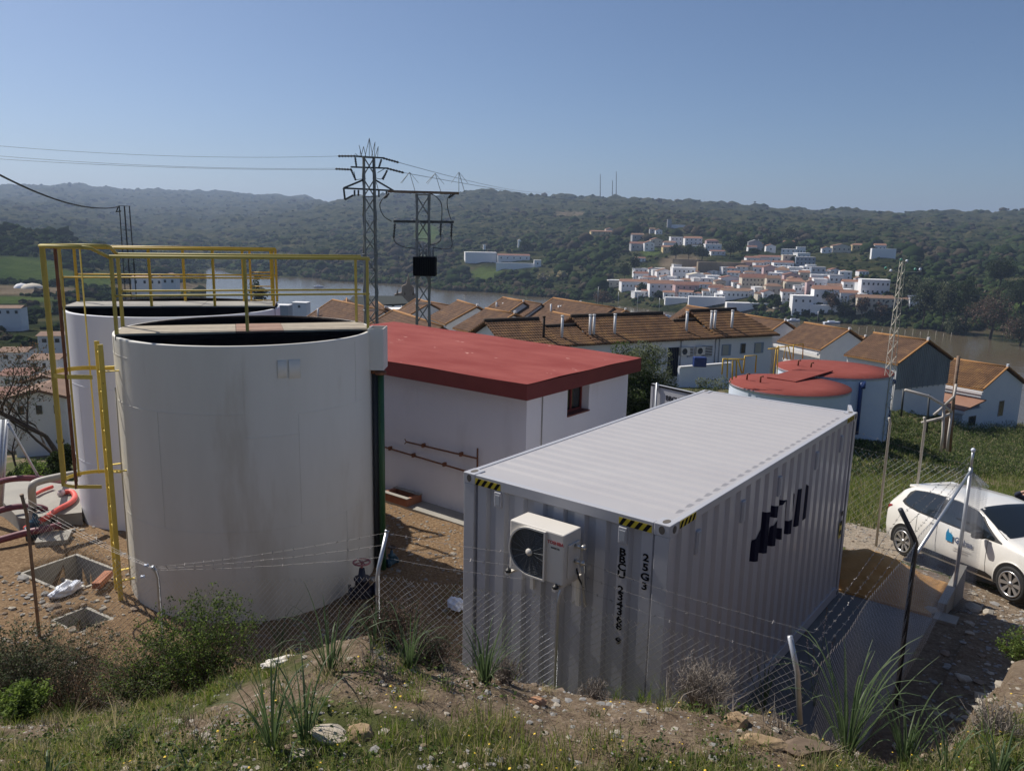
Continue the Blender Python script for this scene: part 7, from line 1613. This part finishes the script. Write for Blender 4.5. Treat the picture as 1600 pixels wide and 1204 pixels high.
# woodland over the far hills: one mass nobody could count
def ico(level):
    bm = bmesh.new(); bmesh.ops.create_icosphere(bm, subdivisions=level, radius=1); bm.verts.index_update()
    V = np.array([v.co[:] for v in bm.verts]); Fq = np.array([[v.index for v in f.verts] for f in bm.faces]); bm.free(); return V, Fq
def blobs(nm, P, Rd, level, mats, mi, seed, squash=.8, jag=.34, **kw):
    V0, F0 = ico(level); rg = np.random.RandomState(seed); nv = 8; var = [V0*(1+rg.uniform(-jag, jag, (len(V0), 1))) for _ in range(nv)]
    k = rg.randint(0, nv, len(P)); a = rg.uniform(0, 6.28, len(P)); ca, sa = np.cos(a), np.sin(a); base = np.array(var)[k]
    x = base[:, :, 0]*ca[:, None]-base[:, :, 1]*sa[:, None]; y = base[:, :, 0]*sa[:, None]+base[:, :, 1]*ca[:, None]; z = base[:, :, 2]*squash
    V = np.stack([x, y, z], -1)*Rd[:, None, None]+P[:, None, :]; Fq = F0[None]+(np.arange(len(P))*len(V0))[:, None, None]
    return npmesh(nm, V.reshape(-1, 3), Fq.reshape(-1, 3), mats, mi=np.repeat(mi, len(F0)), **kw)
def hits(px, py, r0, r1, n=260):
    d = np.array([ray(a, b)[:] for a, b in zip(px, py)]); hd = np.hypot(d[:, 0], d[:, 1]); rr = np.geomspace(r0, r1, n)
    x = (d[:, 0]/hd)[:, None]*rr; y = (d[:, 1]/hd)[:, None]*rr; s = EYE+(d[:, 2]/hd)[:, None]*rr-height(x.ravel(), y.ravel()).reshape(x.shape)
    i = np.argmax(s < 0, 1); ok = s[np.arange(len(px)), i] < 0; i = np.clip(i, 1, n-1); s0 = s[np.arange(len(px)), i-1]; s1 = s[np.arange(len(px)), i]; f = s0/(s0-s1+1e-9)
    r = rr[i-1]+(rr[i]-rr[i-1])*f; X = d[:, 0]/hd*r; Y = d[:, 1]/hd*r; return X, Y, height(X, Y), r, ok
rg = np.random.RandomState(5); N_ = 30000; px = rg.uniform(-60, 1660, N_); py = rg.uniform(286, 540, N_)**1.0
X, Y, Zt, r, ok = hits(px, py, 150, 5000); msk = ok & (r > 380) & (Zt > WATER+.6)
hz = pxmask(X, Y, Zt, FIELDS+SOILS); msk &= hz < .35
for v in V: msk &= ~((px > v[0]-3) & (px < v[1]+3) & (py > v[2]-2) & (py < v[3]+5))
for (x0, x1, y0, y1) in ((720, 850, 394, 424), (1036, 1235, 462, 500), (1048, 1170, 402, 430)): msk &= ~((px > x0) & (px < x1) & (py > y0) & (py < y1))
msk &= ~((px > 1225) & (px < 1458) & (py > 452) & (py < 512)); invill = (px > 965) & (px < 1400) & (py > 395) & (py < 492); msk &= ~(invill & (rg.rand(N_) < .72))
X, Y, Zt, r, px, py = [a[msk] for a in (X, Y, Zt, r, px, py)]
Rd = np.clip(r*.0029*(.45+rg.exponential(.5, len(r))), 1.0, 8.5); Rd = np.where((px > 965) & (px < 1400) & (py > 395), np.minimum(Rd, 1.7), Rd)
n_ = fbm(X/55, Y/90, 4); mi = np.where(n_ > .16, 1, np.where(n_ < -.22, 3, 0)); mi = np.where(rg.rand(len(mi)) < .38, rg.choice([0, 1, 2, 2, 3], len(mi)), mi); mi = np.where((px < 240) & (r < 950), 0, mi)
def wm_(n, a, b): return mat(n, a, 1.0, col2=b, scale=.3, detail=5, spec=0.0, bump=1.0, bscale=.9, bdist=.5)
W1 = wm_('holm oak crown', (.012, .022, .010), (.032, .050, .018)); W2_ = wm_('olive crown', (.024, .040, .015), (.05, .068, .026)); W3 = wm_('scrub crown', (.014, .024, .012), (.034, .046, .02)); W4 = wm_('bare crown', (.04, .035, .024), (.07, .06, .045))
near_ = r < 900; keep_ = (near_ | (r < 1350) | (rg.rand(len(r)) < .35)) & ((fbm(X/40+7, Y/60, 4) > -.26) | (rg.rand(len(r)) < .3))
X, Y, Zt, r, Rd, mi, near_, px = [a[keep_] for a in (X, Y, Zt, r, Rd, mi, near_, px)]
blobs("woodland", np.stack([X, Y, Zt-Rd*.12], -1)[~near_], Rd[~near_], 1, [W1, W2_, W3, W4], mi[~near_], 2, squash=.6, jag=.25, smooth=True, label="dark holm oak woodland covering the far hills", cat="woodland", kind="stuff")
P_ = np.stack([X, Y, Zt+Rd*.3], -1)[near_]; blobs("riverside_trees", P_, Rd[near_], 2, [W1, W2_, W3, W4], mi[near_], 3, jag=.30, smooth=True, label="trees and scrub on the far river banks and around the village", cat="woodland", kind="stuff")
# reeds and bushes along the far water line
px = np.concatenate([rg.uniform(470, 905, 900), rg.uniform(1180, 1640, 700)]); ax_, az_ = [], []
pp_ = np.array([[*ray(a, 360)[:]] for a in px]); azz = np.arctan2(pp_[:, 0], pp_[:, 1]); rr = np.geomspace(300, 950, 500)
hh = height((np.sin(azz)[:, None]*rr).ravel(), (np.cos(azz)[:, None]*rr).ravel(), False).reshape(len(px), -1); idx = np.array([np.argmax((h[1:] > WATER) & (h[:-1] <= WATER)) for h in hh]); rb = rr[idx]+rg.uniform(.5, 22, len(px))
X = np.sin(azz)*rb; Y = np.cos(azz)*rb; Zt = height(X, Y); Rd = rg.uniform(1.4, 3.0, len(px))*np.where((px > 1180) & (px < 1465), .6, 1); sel = idx > 0
blobs("bank_scrub", np.stack([X, Y, np.maximum(Zt, WATER)+Rd*.35], -1)[sel], Rd[sel], 2, [W1, W4, W2_], np.where(px[sel] < 950, rg.randint(0, 3, sel.sum()), rg.choice([0, 0, 2], sel.sum())), 8, jag=.4, squash=.95, smooth=True, label="reeds and bushes along the far water line", cat="scrub", kind="stuff")
# near bank and slope scrub between the houses and the river, and on the left
px = rg.uniform(-60, 530, 1500); py = rg.uniform(440, 660, 1500); X, Y, Zt, r, ok = hits(px, py, 25, 440); m2 = ok & (r > 45) & (Zt > WATER+.5) & (rg.rand(1500) < .45)
m2 &= ~(pxmask(X, Y, Zt, FIELDS+SOILS) > .4); Rd = np.clip(r*.006*rg.uniform(.6, 1.5, 1500), .4, 3)
for v in LH: m2 &= ~((px > v[0]-6) & (px < v[1]+6) & (py > v[2]-2) & (py < v[3]+8))
blobs("slope_scrub", np.stack([X, Y, Zt+Rd*.3], -1)[m2], Rd[m2], 2, [W2_, W4, W1], rg.randint(0, 3, m2.sum()), 9, jag=.45, label="scattered scrub on the slope down to the river at the left", cat="scrub", kind="stuff")

# grass, weeds, flowers and stones near the camera
def blades(nm, X, Y, Zb, hgt, wid, mats, mi, rg, lean=.5, **kw):
    n = len(X); a = rg.uniform(0, 6.28, n); d = np.stack([np.cos(a), np.sin(a), np.zeros(n)], -1); le = rg.uniform(0, lean, n)[:, None]*hgt[:, None]; b = rg.uniform(0, 6.28, n); s = np.stack([np.cos(b), np.sin(b), np.zeros(n)], -1)*wid[:, None]
    B = np.stack([X, Y, Zb], -1); mid = B+d*le*.35+np.array([0, 0, .6])*hgt[:, None]; tip = B+d*le+np.array([0, 0, .95])*hgt[:, None]
    V = np.stack([B-s, B+s, mid+s*.7, mid-s*.7, tip], 1).reshape(-1, 3); i = np.arange(n)[:, None]*5; Fq = np.concatenate([i+[[0, 1, 2]], i+[[0, 2, 3]], i+[[3, 2, 4]]], 0)
    return npmesh(nm, V, Fq, mats, mi=np.tile(mi, 3), **kw)
def scatter(n, x0, x1, y0, y1, rg): return rg.uniform(x0, x1, n), rg.uniform(y0, y1, n)
rg = np.random.RandomState(21)
X, Y = scatter(640000, -6.5, 5.5, 2.6, 8.6, rg); k_, l_ = kl(X, Y); g_, _, _ = zone_near(X, Y, 0*X); vis = (l_ < -.5) & (np.abs(X/Y) < .74)
patch = fbm(X*2.2, Y*2.2, 4); keep = vis & (rg.rand(len(X)) < np.clip((g_-.38)*1.3+patch*.75, 0.0, .42)*np.clip(1.25-(Y-3)*.16, .25, 1)); X, Y, pt = X[keep], Y[keep], patch[keep]
hg = rg.uniform(.03, .10, len(X))*(1+np.clip(pt, 0, .5)*1.2); mi = rg.choice(4, len(X), p=[.30, .30, .14, .26])
blades("grass", X, Y, height(X, Y)-.005, hg, rg.uniform(.0012, .0032, len(X)), [M['blade'], M['blade2'], M['lf_m'], M['straw']], mi, rg, .9, label="short green grass and weeds on the bank in the foreground", cat="grass", kind="stuff")
# tufts and sprigs of mixed height all along the crest
X, Y = scatter(4200, -5.2, 3.6, 3.2, 5.6, rg); k_, l_ = kl(X, Y); keep = (l_ < -1.2) & (rg.rand(4200) < .24+fbm(X*1.5, Y*1.5, 3)); X, Y = X[keep], Y[keep]
n_t = 22; Xr, Yr = np.repeat(X, n_t)+rg.normal(0, .022, len(X)*n_t), np.repeat(Y, n_t)+rg.normal(0, .022, len(X)*n_t); hr_ = np.repeat(rg.exponential(.045, len(X))+.03, n_t)*rg.uniform(.5, 1.2, len(Xr)); mt_ = np.repeat(rg.choice(4, len(X), p=[.3, .2, .3, .2]), n_t)
blades("tufts", Xr, Yr, height(Xr, Yr)-.005, hr_, rg.uniform(.001, .0026, len(Xr)), [M['blade'], M['lf_m'], M['straw'], M['tw_g']], mt_, rg, 1.2, label="dry and green tufts along the crest of the bank", cat="tufts", kind="stuff")
# small broad weeds
X, Y = scatter(26000, -6.5, 5.2, 2.6, 7.5, rg); g_, _, _ = zone_near(X, Y, 0*X); patch = fbm(X*1.7+9, Y*1.7, 4); k_, l_ = kl(X, Y); keep = (l_ < -.5) & (rg.rand(len(X)) < np.clip((g_-.3)*.5+patch*1.1, 0, .8)); X, Y = X[keep], Y[keep]; Zb = height(X, Y)
P = np.repeat(np.stack([X, Y, Zb+.02], -1), 6, 0); P[:, :2] += rg.normal(0, .018, (len(P), 2)); P[:, 2] += rg.uniform(0, .045, len(P)); D = rdir(rg, len(P)); D[:, 2] = np.abs(D[:, 2])*.6; Wv = np.cross(D, rdir(rg, len(P))); Wv /= np.linalg.norm(Wv, axis=1)[:, None]; s = rg.uniform(.006, .015, len(P))[:, None]
Vv, Fq = quads_from(P, D*s, Wv*s*.7); npmesh("weeds", Vv, Fq, [M['lf_m'], M['lf_l'], M['lf_d']], mi=rg.choice(3, len(Fq), p=[.5, .2, .3]), label="small leafy weeds scattered through the foreground bank", cat="weeds", kind="stuff")
# dry stems and litter
X, Y = scatter(46000, -6.5, 5.2, 2.6, 8.4, rg); k_, l_ = kl(X, Y); keep = (l_ < -.4) & (rg.rand(46000) < .55+fbm(X*2, Y*2, 3)*1.2); X, Y = X[keep], Y[keep]; Zb = height(X, Y); n = len(X); d = rdir(rg, n); d[:, 2] = np.abs(d[:, 2])*.25; L_ = rg.uniform(.015, .07, n)[:, None]; A = np.stack([X, Y, Zb+.006], -1)
segs = list(zip(A.tolist(), (A+d*L_).tolist())); Vv, Fq = wire_tri(segs, .0013); npmesh("dry_litter", Vv, Fq, [M['straw'], M['tw_b']], mi=rg.randint(0, 2, len(Fq)), label="dry stems and plant litter lying on the bank", cat="litter", kind="stuff")
# flowers
X, Y = scatter(1300, -5.5, 4.6, 2.7, 4.6, rg); fl = fbm(X*1.3+4, Y*1.3, 3); keep = rg.rand(len(X)) < np.clip(fl*1.0+.10+(Y < 3.7)*.12, 0, .5); X, Y = X[keep], Y[keep]; Zb = height(X, Y)+rg.uniform(.04, .11, len(X)); Vs, Fs = [], []
for x, y, z in zip(X, Y, Zb):
    c = len(Vs); tl = rg.uniform(-.4, .4, 2); R_f = rg.uniform(.0035, .0075); Vs.append((x, y, z+.002))
    for i in range(8): a = i*math.pi/4; R2 = R_f*(1 if i % 2 else .75); Vs.append((x+R2*math.cos(a), y+R2*math.sin(a), z+R2*(math.cos(a)*tl[0]+math.sin(a)*tl[1])))
    for i in range(8): Fs.append((c, c+1+i, c+1+(i+1) % 8))
npmesh("wild_flowers", Vs, Fs, M['yellow'], label="tiny yellow flowers dotted through the foreground grass", cat="flowers", kind="stuff")
# stones
def stones(nm, X, Y, S, mats, seed, lab, sq=.5, lift=.15):
    rg2 = np.random.RandomState(seed); blobs(nm, np.stack([X, Y, height(X, Y)+S*lift], -1), S, 1, mats, rg2.randint(0, len(mats), len(X)), seed, squash=sq, jag=.33, label=lab, cat="stones", kind="stuff")
ST_ = [mat('pale stone', (.30, .26, .21), .9, col2=(.40, .36, .30), scale=20), mat('brown stone', (.17, .125, .09), .9, col2=(.25, .19, .14), scale=20), mat('grey stone', (.19, .18, .17), .9, col2=(.28, .27, .26), scale=20)]
X, Y = scatter(52000, -6.5, 5.2, 2.7, 8.4, rg); k_, l_ = kl(X, Y); pt = fbm(X*1.1+3, Y*1.1, 3); keep = (l_ < -.4) & (rg.rand(len(X)) < .34+pt*.9); X, Y = X[keep], Y[keep]
stones("gravel", X, Y, np.minimum(rg.exponential(.0055, len(X))+.003, .03), ST_, 31, "loose stones and shale on the foreground bank", .38, .1)
X, Y = scatter(30000, -9, 11, 7.5, 19, rg); k_, l_ = kl(X, Y); keep = ~((k_ > -2.8) & (k_ < 1.5) & (l_ > -.4) & (l_ < 6.4)) & ~((k_ < -4.5) & (l_ > 4.3)) & (l_ > -.6); X, Y = X[keep], Y[keep]
stones("yard_gravel", X, Y, rg.exponential(.010, len(X))+.005, ST_, 32, "small stones strewn over the yard and the track", .45, .1)
X, Y = scatter(900, 2.5, 11, 6.0, 12.5, rg); k_, l_ = kl(X, Y); keep = (k_ > 1.6) & (l_ > -1); X, Y = X[keep], Y[keep]
stones("rubble", X, Y, rg.exponential(.028, len(X))+.015, ST_, 33, "rubble and flat shale on the shaded ground right of the pad", .4, .1)
def rock(px, py, spx, lab, m_, sq=(1, .7, .6), seed=1, rz=0, cat="rock"):
    p = hit(px, py, 2.2, 40); d = (p-Vector((0, 0, EYE))).dot(CAMF)/F_PX*spx/2; bm = bmesh.new(); bmesh.ops.create_icosphere(bm, subdivisions=3, radius=1); rq = random.Random(seed)
    pls = [(Vector((rq.uniform(-1, 1), rq.uniform(-1, 1), rq.uniform(-1, 1))).normalized(), rq.uniform(.55, .85)) for _ in range(11)]+[(Vector((0, 0, 1)), .6)]
    for v in bm.verts:
        for n_, o_ in pls:
            e = v.co.dot(n_)-o_
            if e > 0: v.co -= n_*e
        v.co *= 1+noise.noise(v.co*3+Vector((seed, 0, 0)))*.12; v.co = Vector((v.co.x*sq[0], v.co.y*sq[1], v.co.z*sq[2]))*d*1.3
    bm.verts.index_update(); q = MB(); q.add([v.co for v in bm.verts], [tuple(v.index for v in f.verts) for f in bm.faces]); bm.free(); o = q.build("rock", m_, label=lab, cat=cat); o.location = (p.x, p.y, H(p.x, p.y)+d*sq[2]*.35); o.rotation_euler = (0, .1, rz)
rb = mat('tan rock', (.26, .17, .09), .9, col2=(.36, .26, .16), scale=14, bump=.5); rp = mat('pale rock', (.36, .30, .23), .9, col2=(.46, .41, .34), scale=14, bump=.5); ro_ = mat('orange rock', (.38, .19, .10), .9, col2=(.46, .27, .16), scale=14, bump=.4)
rock(566, 1146, 40, "tan wedge shaped rock in the grass left of the centre foreground", rb, (1, .8, .75), 3, .3); rock(520, 1152, 60, "broken pale shale slab beside the tan wedge rock", rp, (1.1, .8, .28), 4, -.2); rock(842, 1096, 30, "small orange rock on the crest of the bank", ro_, (1, .7, .6), 5, .4)
rock(1150, 1128, 38, "squarish brown rock below the dry grey bush", rb, (1, .8, .85), 6, .1); rock(1190, 1160, 54, "flat elongated brown rock under the squarish one", rb, (1.3, .6, .3), 7, -.1); rock(880, 1068, 34, "pale rock at the foot of the fence post on the crest", rp, (1, .7, .6), 8, .5)
rock(975, 1090, 26, "small pale rock on the crest before the container's lower edge", rp, (1, .7, .5), 9); rock(60, 1095, 36, "grey brown rock among weeds at the lower left", rb, (1, .7, .5), 10, .6); rock(470, 1178, 30, "small pale rock between the two lower asphodels", rp, (1, .8, .4), 12)
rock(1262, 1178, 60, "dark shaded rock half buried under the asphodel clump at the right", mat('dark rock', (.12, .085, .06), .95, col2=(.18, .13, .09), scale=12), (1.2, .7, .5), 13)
rock(1455, 955, 26, "small pale stone on the ground behind the kerb", rp, (1, .7, .5), 14)
# asphodels: long strap leaves fanning from the ground
def asphodel(px, py, hpx, n, lab, seed, spread=.55):
    p = hit(px, py, 2.2, 40); d = (p-Vector((0, 0, EYE))).dot(CAMF)/F_PX; L0 = hpx*d*1.2; rq = random.Random(seed); q = MB()
    for i in range(n):
        a = rq.uniform(0, 6.28); L_ = L0*rq.uniform(.6, 1.15); tilt = rq.uniform(.03, spread)*rq.uniform(.5, 1.3); bend = rq.uniform(.1, 1.9); w_ = rq.uniform(.0035, .0075); o = Vector((math.cos(a), math.sin(a), 0)); sd = Vector((-o.y, o.x, 0)); P_ = Vector((o.x*rq.uniform(0, .03), o.y*rq.uniform(0, .03), -.02)); vs = []; ns = 9; th_ = tilt
        if rq.random() < .2: bend += 1.5
        for s in range(ns+1):
            f = s/ns; wd = w_*(1-f**2.2)+.0008; vs += [P_-sd*wd+o*.0, P_+Vector((0, 0, 0))-o*wd*.5, P_+sd*wd]; th_ = tilt+bend*f**2.2; P_ = P_+(o*math.sin(th_)+Vector((0, 0, math.cos(th_))))*L_/ns
        q.add(vs, [(s*3+j, s*3+j+1, s*3+j+4, s*3+j+3) for s in range(ns) for j in (0, 1)])
    o = q.build("asphodel", M['asph'], label=lab, cat="plant", group="asphodels on the bank"); o.location = (p.x, p.y, H(p.x, p.y)); return p
for i, (px, py, hp_, n, lab) in enumerate([(515,1052,115,30,"asphodel clump directly before the front tank's right part"),(640,1040,95,26,"asphodel clump right of the fence post in the centre"),(757,1062,90,32,"asphodel clump at the container's lower left corner"),(425,1172,135,20,"tall asphodel clump in the lower left foreground"),(478,1155,125,20,"asphodel right beside the tall lower left clump, leaves arching right"),(438,1012,70,22,"small asphodel at the right side of the big green shrub"),
 (1192,1112,80,22,"asphodel clump beside the dry grey bush on its right"),(1322,1180,185,40,"largest asphodel clump at the lower right before the pad"),(1412,1200,130,26,"asphodel clump right of the largest one"),(1560,1215,105,18,"asphodel at the bottom right corner"),(300,1215,80,7,"few asphodel leaves rising at the bottom left of centre"),(75,1215,70,6,"thin asphodel leaves at the bottom left corner"),(1480,1205,90,12,"sparse asphodel leaves against the dark pit at the lower right"),(585,1010,60,12,"short asphodel tuft at the foot of the centre fence post"),(1245,1100,70,14,"asphodel tuft at the leaning corner post")]): asphodel(px, py, hp_, n, lab, 60+i)
# flowering stalks
ps = hit(1272, 1110, 2.2, 40); q = MB(); sd_ = (ps-Vector((0, 0, EYE))).dot(CAMF)/F_PX
for tx, ty, bx in ((1275, 935, 1270), (1292, 985, 1268), (1262, 1005, 1272), (1246, 975, 1266)):
    a_ = Vector(ps); top = a_+CR*((tx-1272)*sd_)+Vector((0, 0, (1110-ty)*sd_)); q.cur = 0; q.tube([a_, a_.lerp(top, .5)+CR*.01, top], [.004, .003, .002], 5)
    for j in range(16): f = .72+.28*j/16; c_ = a_.lerp(top, f); q.cur = 1 if j < 11 else 2; q.sphere(c_+Vector((rnd.uniform(-.012, .012), rnd.uniform(-.012, .012), 0)), rnd.uniform(.005, .010), 6)
q.build("flower_stalk", [M['ol_l'], mat('pinkish white petals', (.6, .5, .48), .7), mat('brown buds', (.2, .12, .09), .8)], label="pinkish asphodel flower stalks rising by the leaning corner post", cat="flower stalk")
# shrubs of twigs and leaves on the bank
def shrub(px, py, wpx, hpx, lab, seed, twm, lvm=None, nt=260, leafn=0, lsz=.012, Y=None, up=1.0, dens=1.0, nm="shrub"):
    p = hit(px, py, 2.2, 40) if Y is None else at(px, py, Y)
    if Y is not None: p.z = H(p.x, p.y)
    d = (p-Vector((0, 0, EYE))).dot(CAMF)/F_PX; w_, h_ = wpx*d/2, hpx*d; rg = np.random.RandomState(seed); segs = []; tips = []
    for i in range(nt):
        a = rg.uniform(0, 6.28); rr_ = rg.uniform(0, 1)**.6; b0 = np.array([math.cos(a)*rr_*w_*.25, math.sin(a)*rr_*w_*.25, 0]); e = np.array([math.cos(a)*rr_*w_, math.sin(a)*rr_*w_, h_*rg.uniform(.55, 1.05)*math.sqrt(max(.05, 1-(rr_*.75)**2))]); pr = b0; n = 5
        for s in range(1, n+1):
            f = s/n; c_ = b0+(e-b0)*np.array([f**1.4, f**1.4, f**.8])+rg.normal(0, .03*w_+.004, 3)*f; segs.append((tuple(pr), tuple(c_), .0028*(1.3-f))); 
            if s > 1:
                for _ in range(2): t_ = c_+rg.normal(0, 1, 3)*np.array([.06, .06, .05])*(w_*.7+.1)+np.array([0, 0, .02]); segs.append((tuple(c_), tuple(t_), .0012)); tips.append(t_)
            pr = c_
        tips.append(pr)
    t = thing(nm, lab, "shrub", loc=tuple(p)); V, Fq = wire_tri(segs, .002); npmesh("twigs", V, Fq, [M[twm]], t)
    if leafn:
        tp = np.array(tips); idx = rg.randint(0, len(tp), leafn*len(tp)); sel = tp[idx, 2] > h_*.12; c = tp[idx][sel]+rg.normal(0, .018, (sel.sum(), 3)); D = rdir(rg, len(c)); Wv = np.cross(D, rdir(rg, len(c))); Wv /= np.linalg.norm(Wv, axis=1)[:, None]; s = lsz*rg.uniform(.6, 1.3, len(c))[:, None]
        V, Fq = quads_from(c, D*s, Wv*s*.45); npmesh("leaves", V, Fq, [M[k] for k in lvm], t, mi=rg.randint(0, len(lvm), len(Fq)))
    return t
shrub(318, 1050, 200, 190, "big leafy green shrub on the bank before the front tank", 70, 'tw_b', ['lf_m', 'lf_m', 'lf_l', 'lf_d'], 200, 8, .013, Y=6.6)
shrub(230, 1060, 150, 110, "dark tangled shrub left of the big green one", 71, 'tw_b', ['ol_d', 'lf_m', 'ol_l', 'lf_l'], 230, 4, .012, Y=6.6)
shrub(530, 1015, 190, 112, "brown heather like bush right of the big green shrub", 72, 'tw_b', ['br_l', 'ol_d', 'tw_g'], 420, 2, .009, Y=6.3)
shrub(425, 1035, 140, 85, "low dark bush between the big green shrub and the heather", 73, 'tw_b', ['ol_d', 'br_l'], 150, 3, .010, Y=6.3)
shrub(1095, 1108, 110, 88, "dry grey leafless bush on the crest before the container", 74, 'tw_g', None, 260, 0, Y=4.5)
shrub(1150, 1105, 80, 62, "brown dry bush right behind the grey leafless one", 75, 'tw_b', None, 160, 0, Y=4.7)
shrub(1555, 1155, 90, 62, "white dry twigs at the lower right beside the dark pit", 76, 'tw_g', None, 110, 0)
shrub(35, 1050, 150, 150, "dusty green shrub at the left edge before the pits", 77, 'tw_b', ['ol_d', 'lf_d', 'ol_l'], 180, 4, .012, Y=6.8)
shrub(140, 1065, 150, 80, "low brown shrub below the smaller pit", 78, 'tw_b', ['ol_d', 'br_l'], 110, 2, .010, Y=6.5)
shrub(35, 1130, 90, 60, "bright yellow green weed patch at the lower left edge", 79, 'lf_m', ['lf_l', 'lf_l', 'lf_m'], 60, 6, .018)
shrub(790, 1062, 60, 38, "small grey dry tuft by the container's lower left corner", 80, 'tw_g', None, 80, 0)
shrub(680, 1030, 90, 40, "low dry tuft between the two central asphodels", 81, 'tw_b', ['ol_d'], 90, 1, .008)
shrub(1585, 1110, 70, 60, "green weed clump on the lit bank at the right edge", 82, 'tw_b', ['lf_m', 'lf_l'], 60, 5, .014, Y=6.6)
shrub(190, 1180, 60, 30, "small twiggy sprig in the lower left foreground", 83, 'tw_b', ['lf_m'], 30, 2, .010)
shrub(585, 905+70, 60, 70, "dark weeds in the tank's shadow behind the centre fence post", 84, 'tw_b', ['lf_d', 'lf_m'], 90, 4, .016, Y=9.6)
shrub(95, 1030, 210, 130, "dark grey green scrub at the left, nearest the big pit", 93, 'tw_b', ['ol_d', 'lf_d', 'ol_l'], 210, 4, .011, Y=7.3)
shrub(10, 960, 120, 90, "dusty scrub cut by the left edge of the picture under the dark fence post", 94, 'tw_b', ['ol_d', 'lf_d'], 150, 4, .011, Y=7.8)
shrub(300, 1085, 170, 60, "tangle of brown twigs below the big green shrub", 90, 'tw_b', ['ol_d', 'br_l'], 200, 1, .009)
shrub(610, 1000, 120, 62, "brown twiggy scrub around the foot of the centre fence post", 91, 'tw_b', ['br_l', 'ol_d'], 170, 1, .008)
shrub(930, 1090, 60, 26, "low dry tuft on the crest below the container lettering", 92, 'tw_g', None, 60, 0)
X, Y = scatter(1000, -8.6, -5.2, 8.6, 11.6, np.random.RandomState(4)); k_, l_ = kl(X, Y); kp = np.hypot(X+4.07, Y-12.06) > 1.95; X, Y = X[kp], Y[kp]; pm_ = np.zeros(len(X), bool)
for P in PITS: u_ = (X-P[0])*math.cos(P[4])+(Y-P[1])*math.sin(P[4]); v_ = -(X-P[0])*math.sin(P[4])+(Y-P[1])*math.cos(P[4]); pm_ |= (abs(u_) < P[2]+.02) & (abs(v_) < P[3]+.02)
stones("spoil", X[~pm_], Y[~pm_], np.random.RandomState(6).exponential(.015, int((~pm_).sum()))+.007, ST_, 35, "broken spoil and rubble heaped round the open pits", .55, .2)
# tall scrub beyond the far fence on the right, grass on both slopes
rg = np.random.RandomState(77)
px = rg.uniform(1325, 1660, 3000); py = rg.uniform(606, 745, 3000); X, Y, Zt, r, ok = hits(px, py, 12, 95); m3 = ok & (r > 17.5) & ((px > 1480) | (py < 700) | (rg.rand(3000) < .35)); cl = np.stack([X, Y, Zt+.15, np.where(px > 1480, rg.uniform(.22, .55, 3000)*np.clip(r/20, 1, 2), rg.uniform(.10, .24, 3000))], -1)[m3]
V, Fq = cloud(rg, cl, 110, .10, .35, .8); npmesh("scrub", V, Fq, [M['lf_m'], M['lf_d'], M['ol_l'], M['lf_l'], M['straw']], mi=rg.choice(5, len(Fq), p=[.28, .3, .2, .14, .08]), label="rank green scrub on the slope beyond the far fence", cat="scrub", kind="stuff")
def slope_grass(nm, n, bx, lab, mats, p, hmin, hmax, r0, r1, seed, wid=.006):
    rg = np.random.RandomState(seed); px = rg.uniform(bx[0], bx[2], n); py = rg.uniform(bx[1], bx[3], n); X, Y, Zt, r, ok = hits(px, py, r0, r1, 160); X, Y, Zt, r = X[ok], Y[ok], Zt[ok], r[ok]; k_, l_ = kl(X, Y)
    kp = ~((l_ < 13.7) & (l_ > 10.5) & (k_ > -3.5)) & ~((l_ < 10) & (l_ > -.5)); X, Y, Zt = X[kp], Y[kp], Zt[kp]
    blades(nm, X, Y, Zt-.01, rg.uniform(hmin, hmax, len(X)), np.full(len(X), wid), [M[k] for k in mats], rg.choice(len(mats), len(X), p=p), rg, .8, label=lab, cat="grass", kind="stuff")
slope_grass("slope_grass", 42000, (1320, 596, 1640, 830), "green grass behind the container and along the track", ['blade', 'lf_m', 'blade2', 'straw'], [.4, .25, .2, .15], .08, .34, 11, 90, 5, .009)
slope_grass("slope_grass", 22000, (-40, 640, 130, 760), "bright green grass on the slope at the left", ['blade', 'lf_l', 'blade2'], [.5, .3, .2], .05, .16, 13, 45, 6)
X, Y = scatter(9000, -3.2, 1.2, 8.2, 11.5, rg); k_, l_ = kl(X, Y); pt = fbm(X*1.5, Y*1.5, 3); kp = (k_ < -2.6) & (k_ > -4.7) & (l_ > -.5) & (l_ < 3.2) & (rg.rand(9000) < .25+pt); X, Y = X[kp], Y[kp]
blades("yard_weeds", X, Y, height(X, Y), rg.uniform(.02, .10, len(X)), np.full(len(X), .003), [M['lf_d'], M['blade']], rg.randint(0, 2, len(X)), rg, .9, label="short weeds in the shade between the tank and the container", cat="grass", kind="stuff")

# ---------------------------------------------------------------- the hazy air
hz_ = MB(); hz_.box((-6600, -120, -43), (6600, 6600, 205))
hm_ = bpy.data.materials.new("haze"); hm_.use_nodes = True; ht = hm_.node_tree; ht.nodes.clear(); ho = ht.nodes.new("ShaderNodeOutputMaterial"); hv = ht.nodes.new("ShaderNodeVolumePrincipled")
hv.inputs["Color"].default_value = (.57, .72, 1.0, 1); hv.inputs["Density"].default_value = 1.75e-4; hv.inputs["Anisotropy"].default_value = .25
ht.links.new(hv.outputs[0], ho.inputs["Volume"]); hz_.build("haze", hm_, label="pale blue haze over the river valley", cat="haze", kind="stuff")
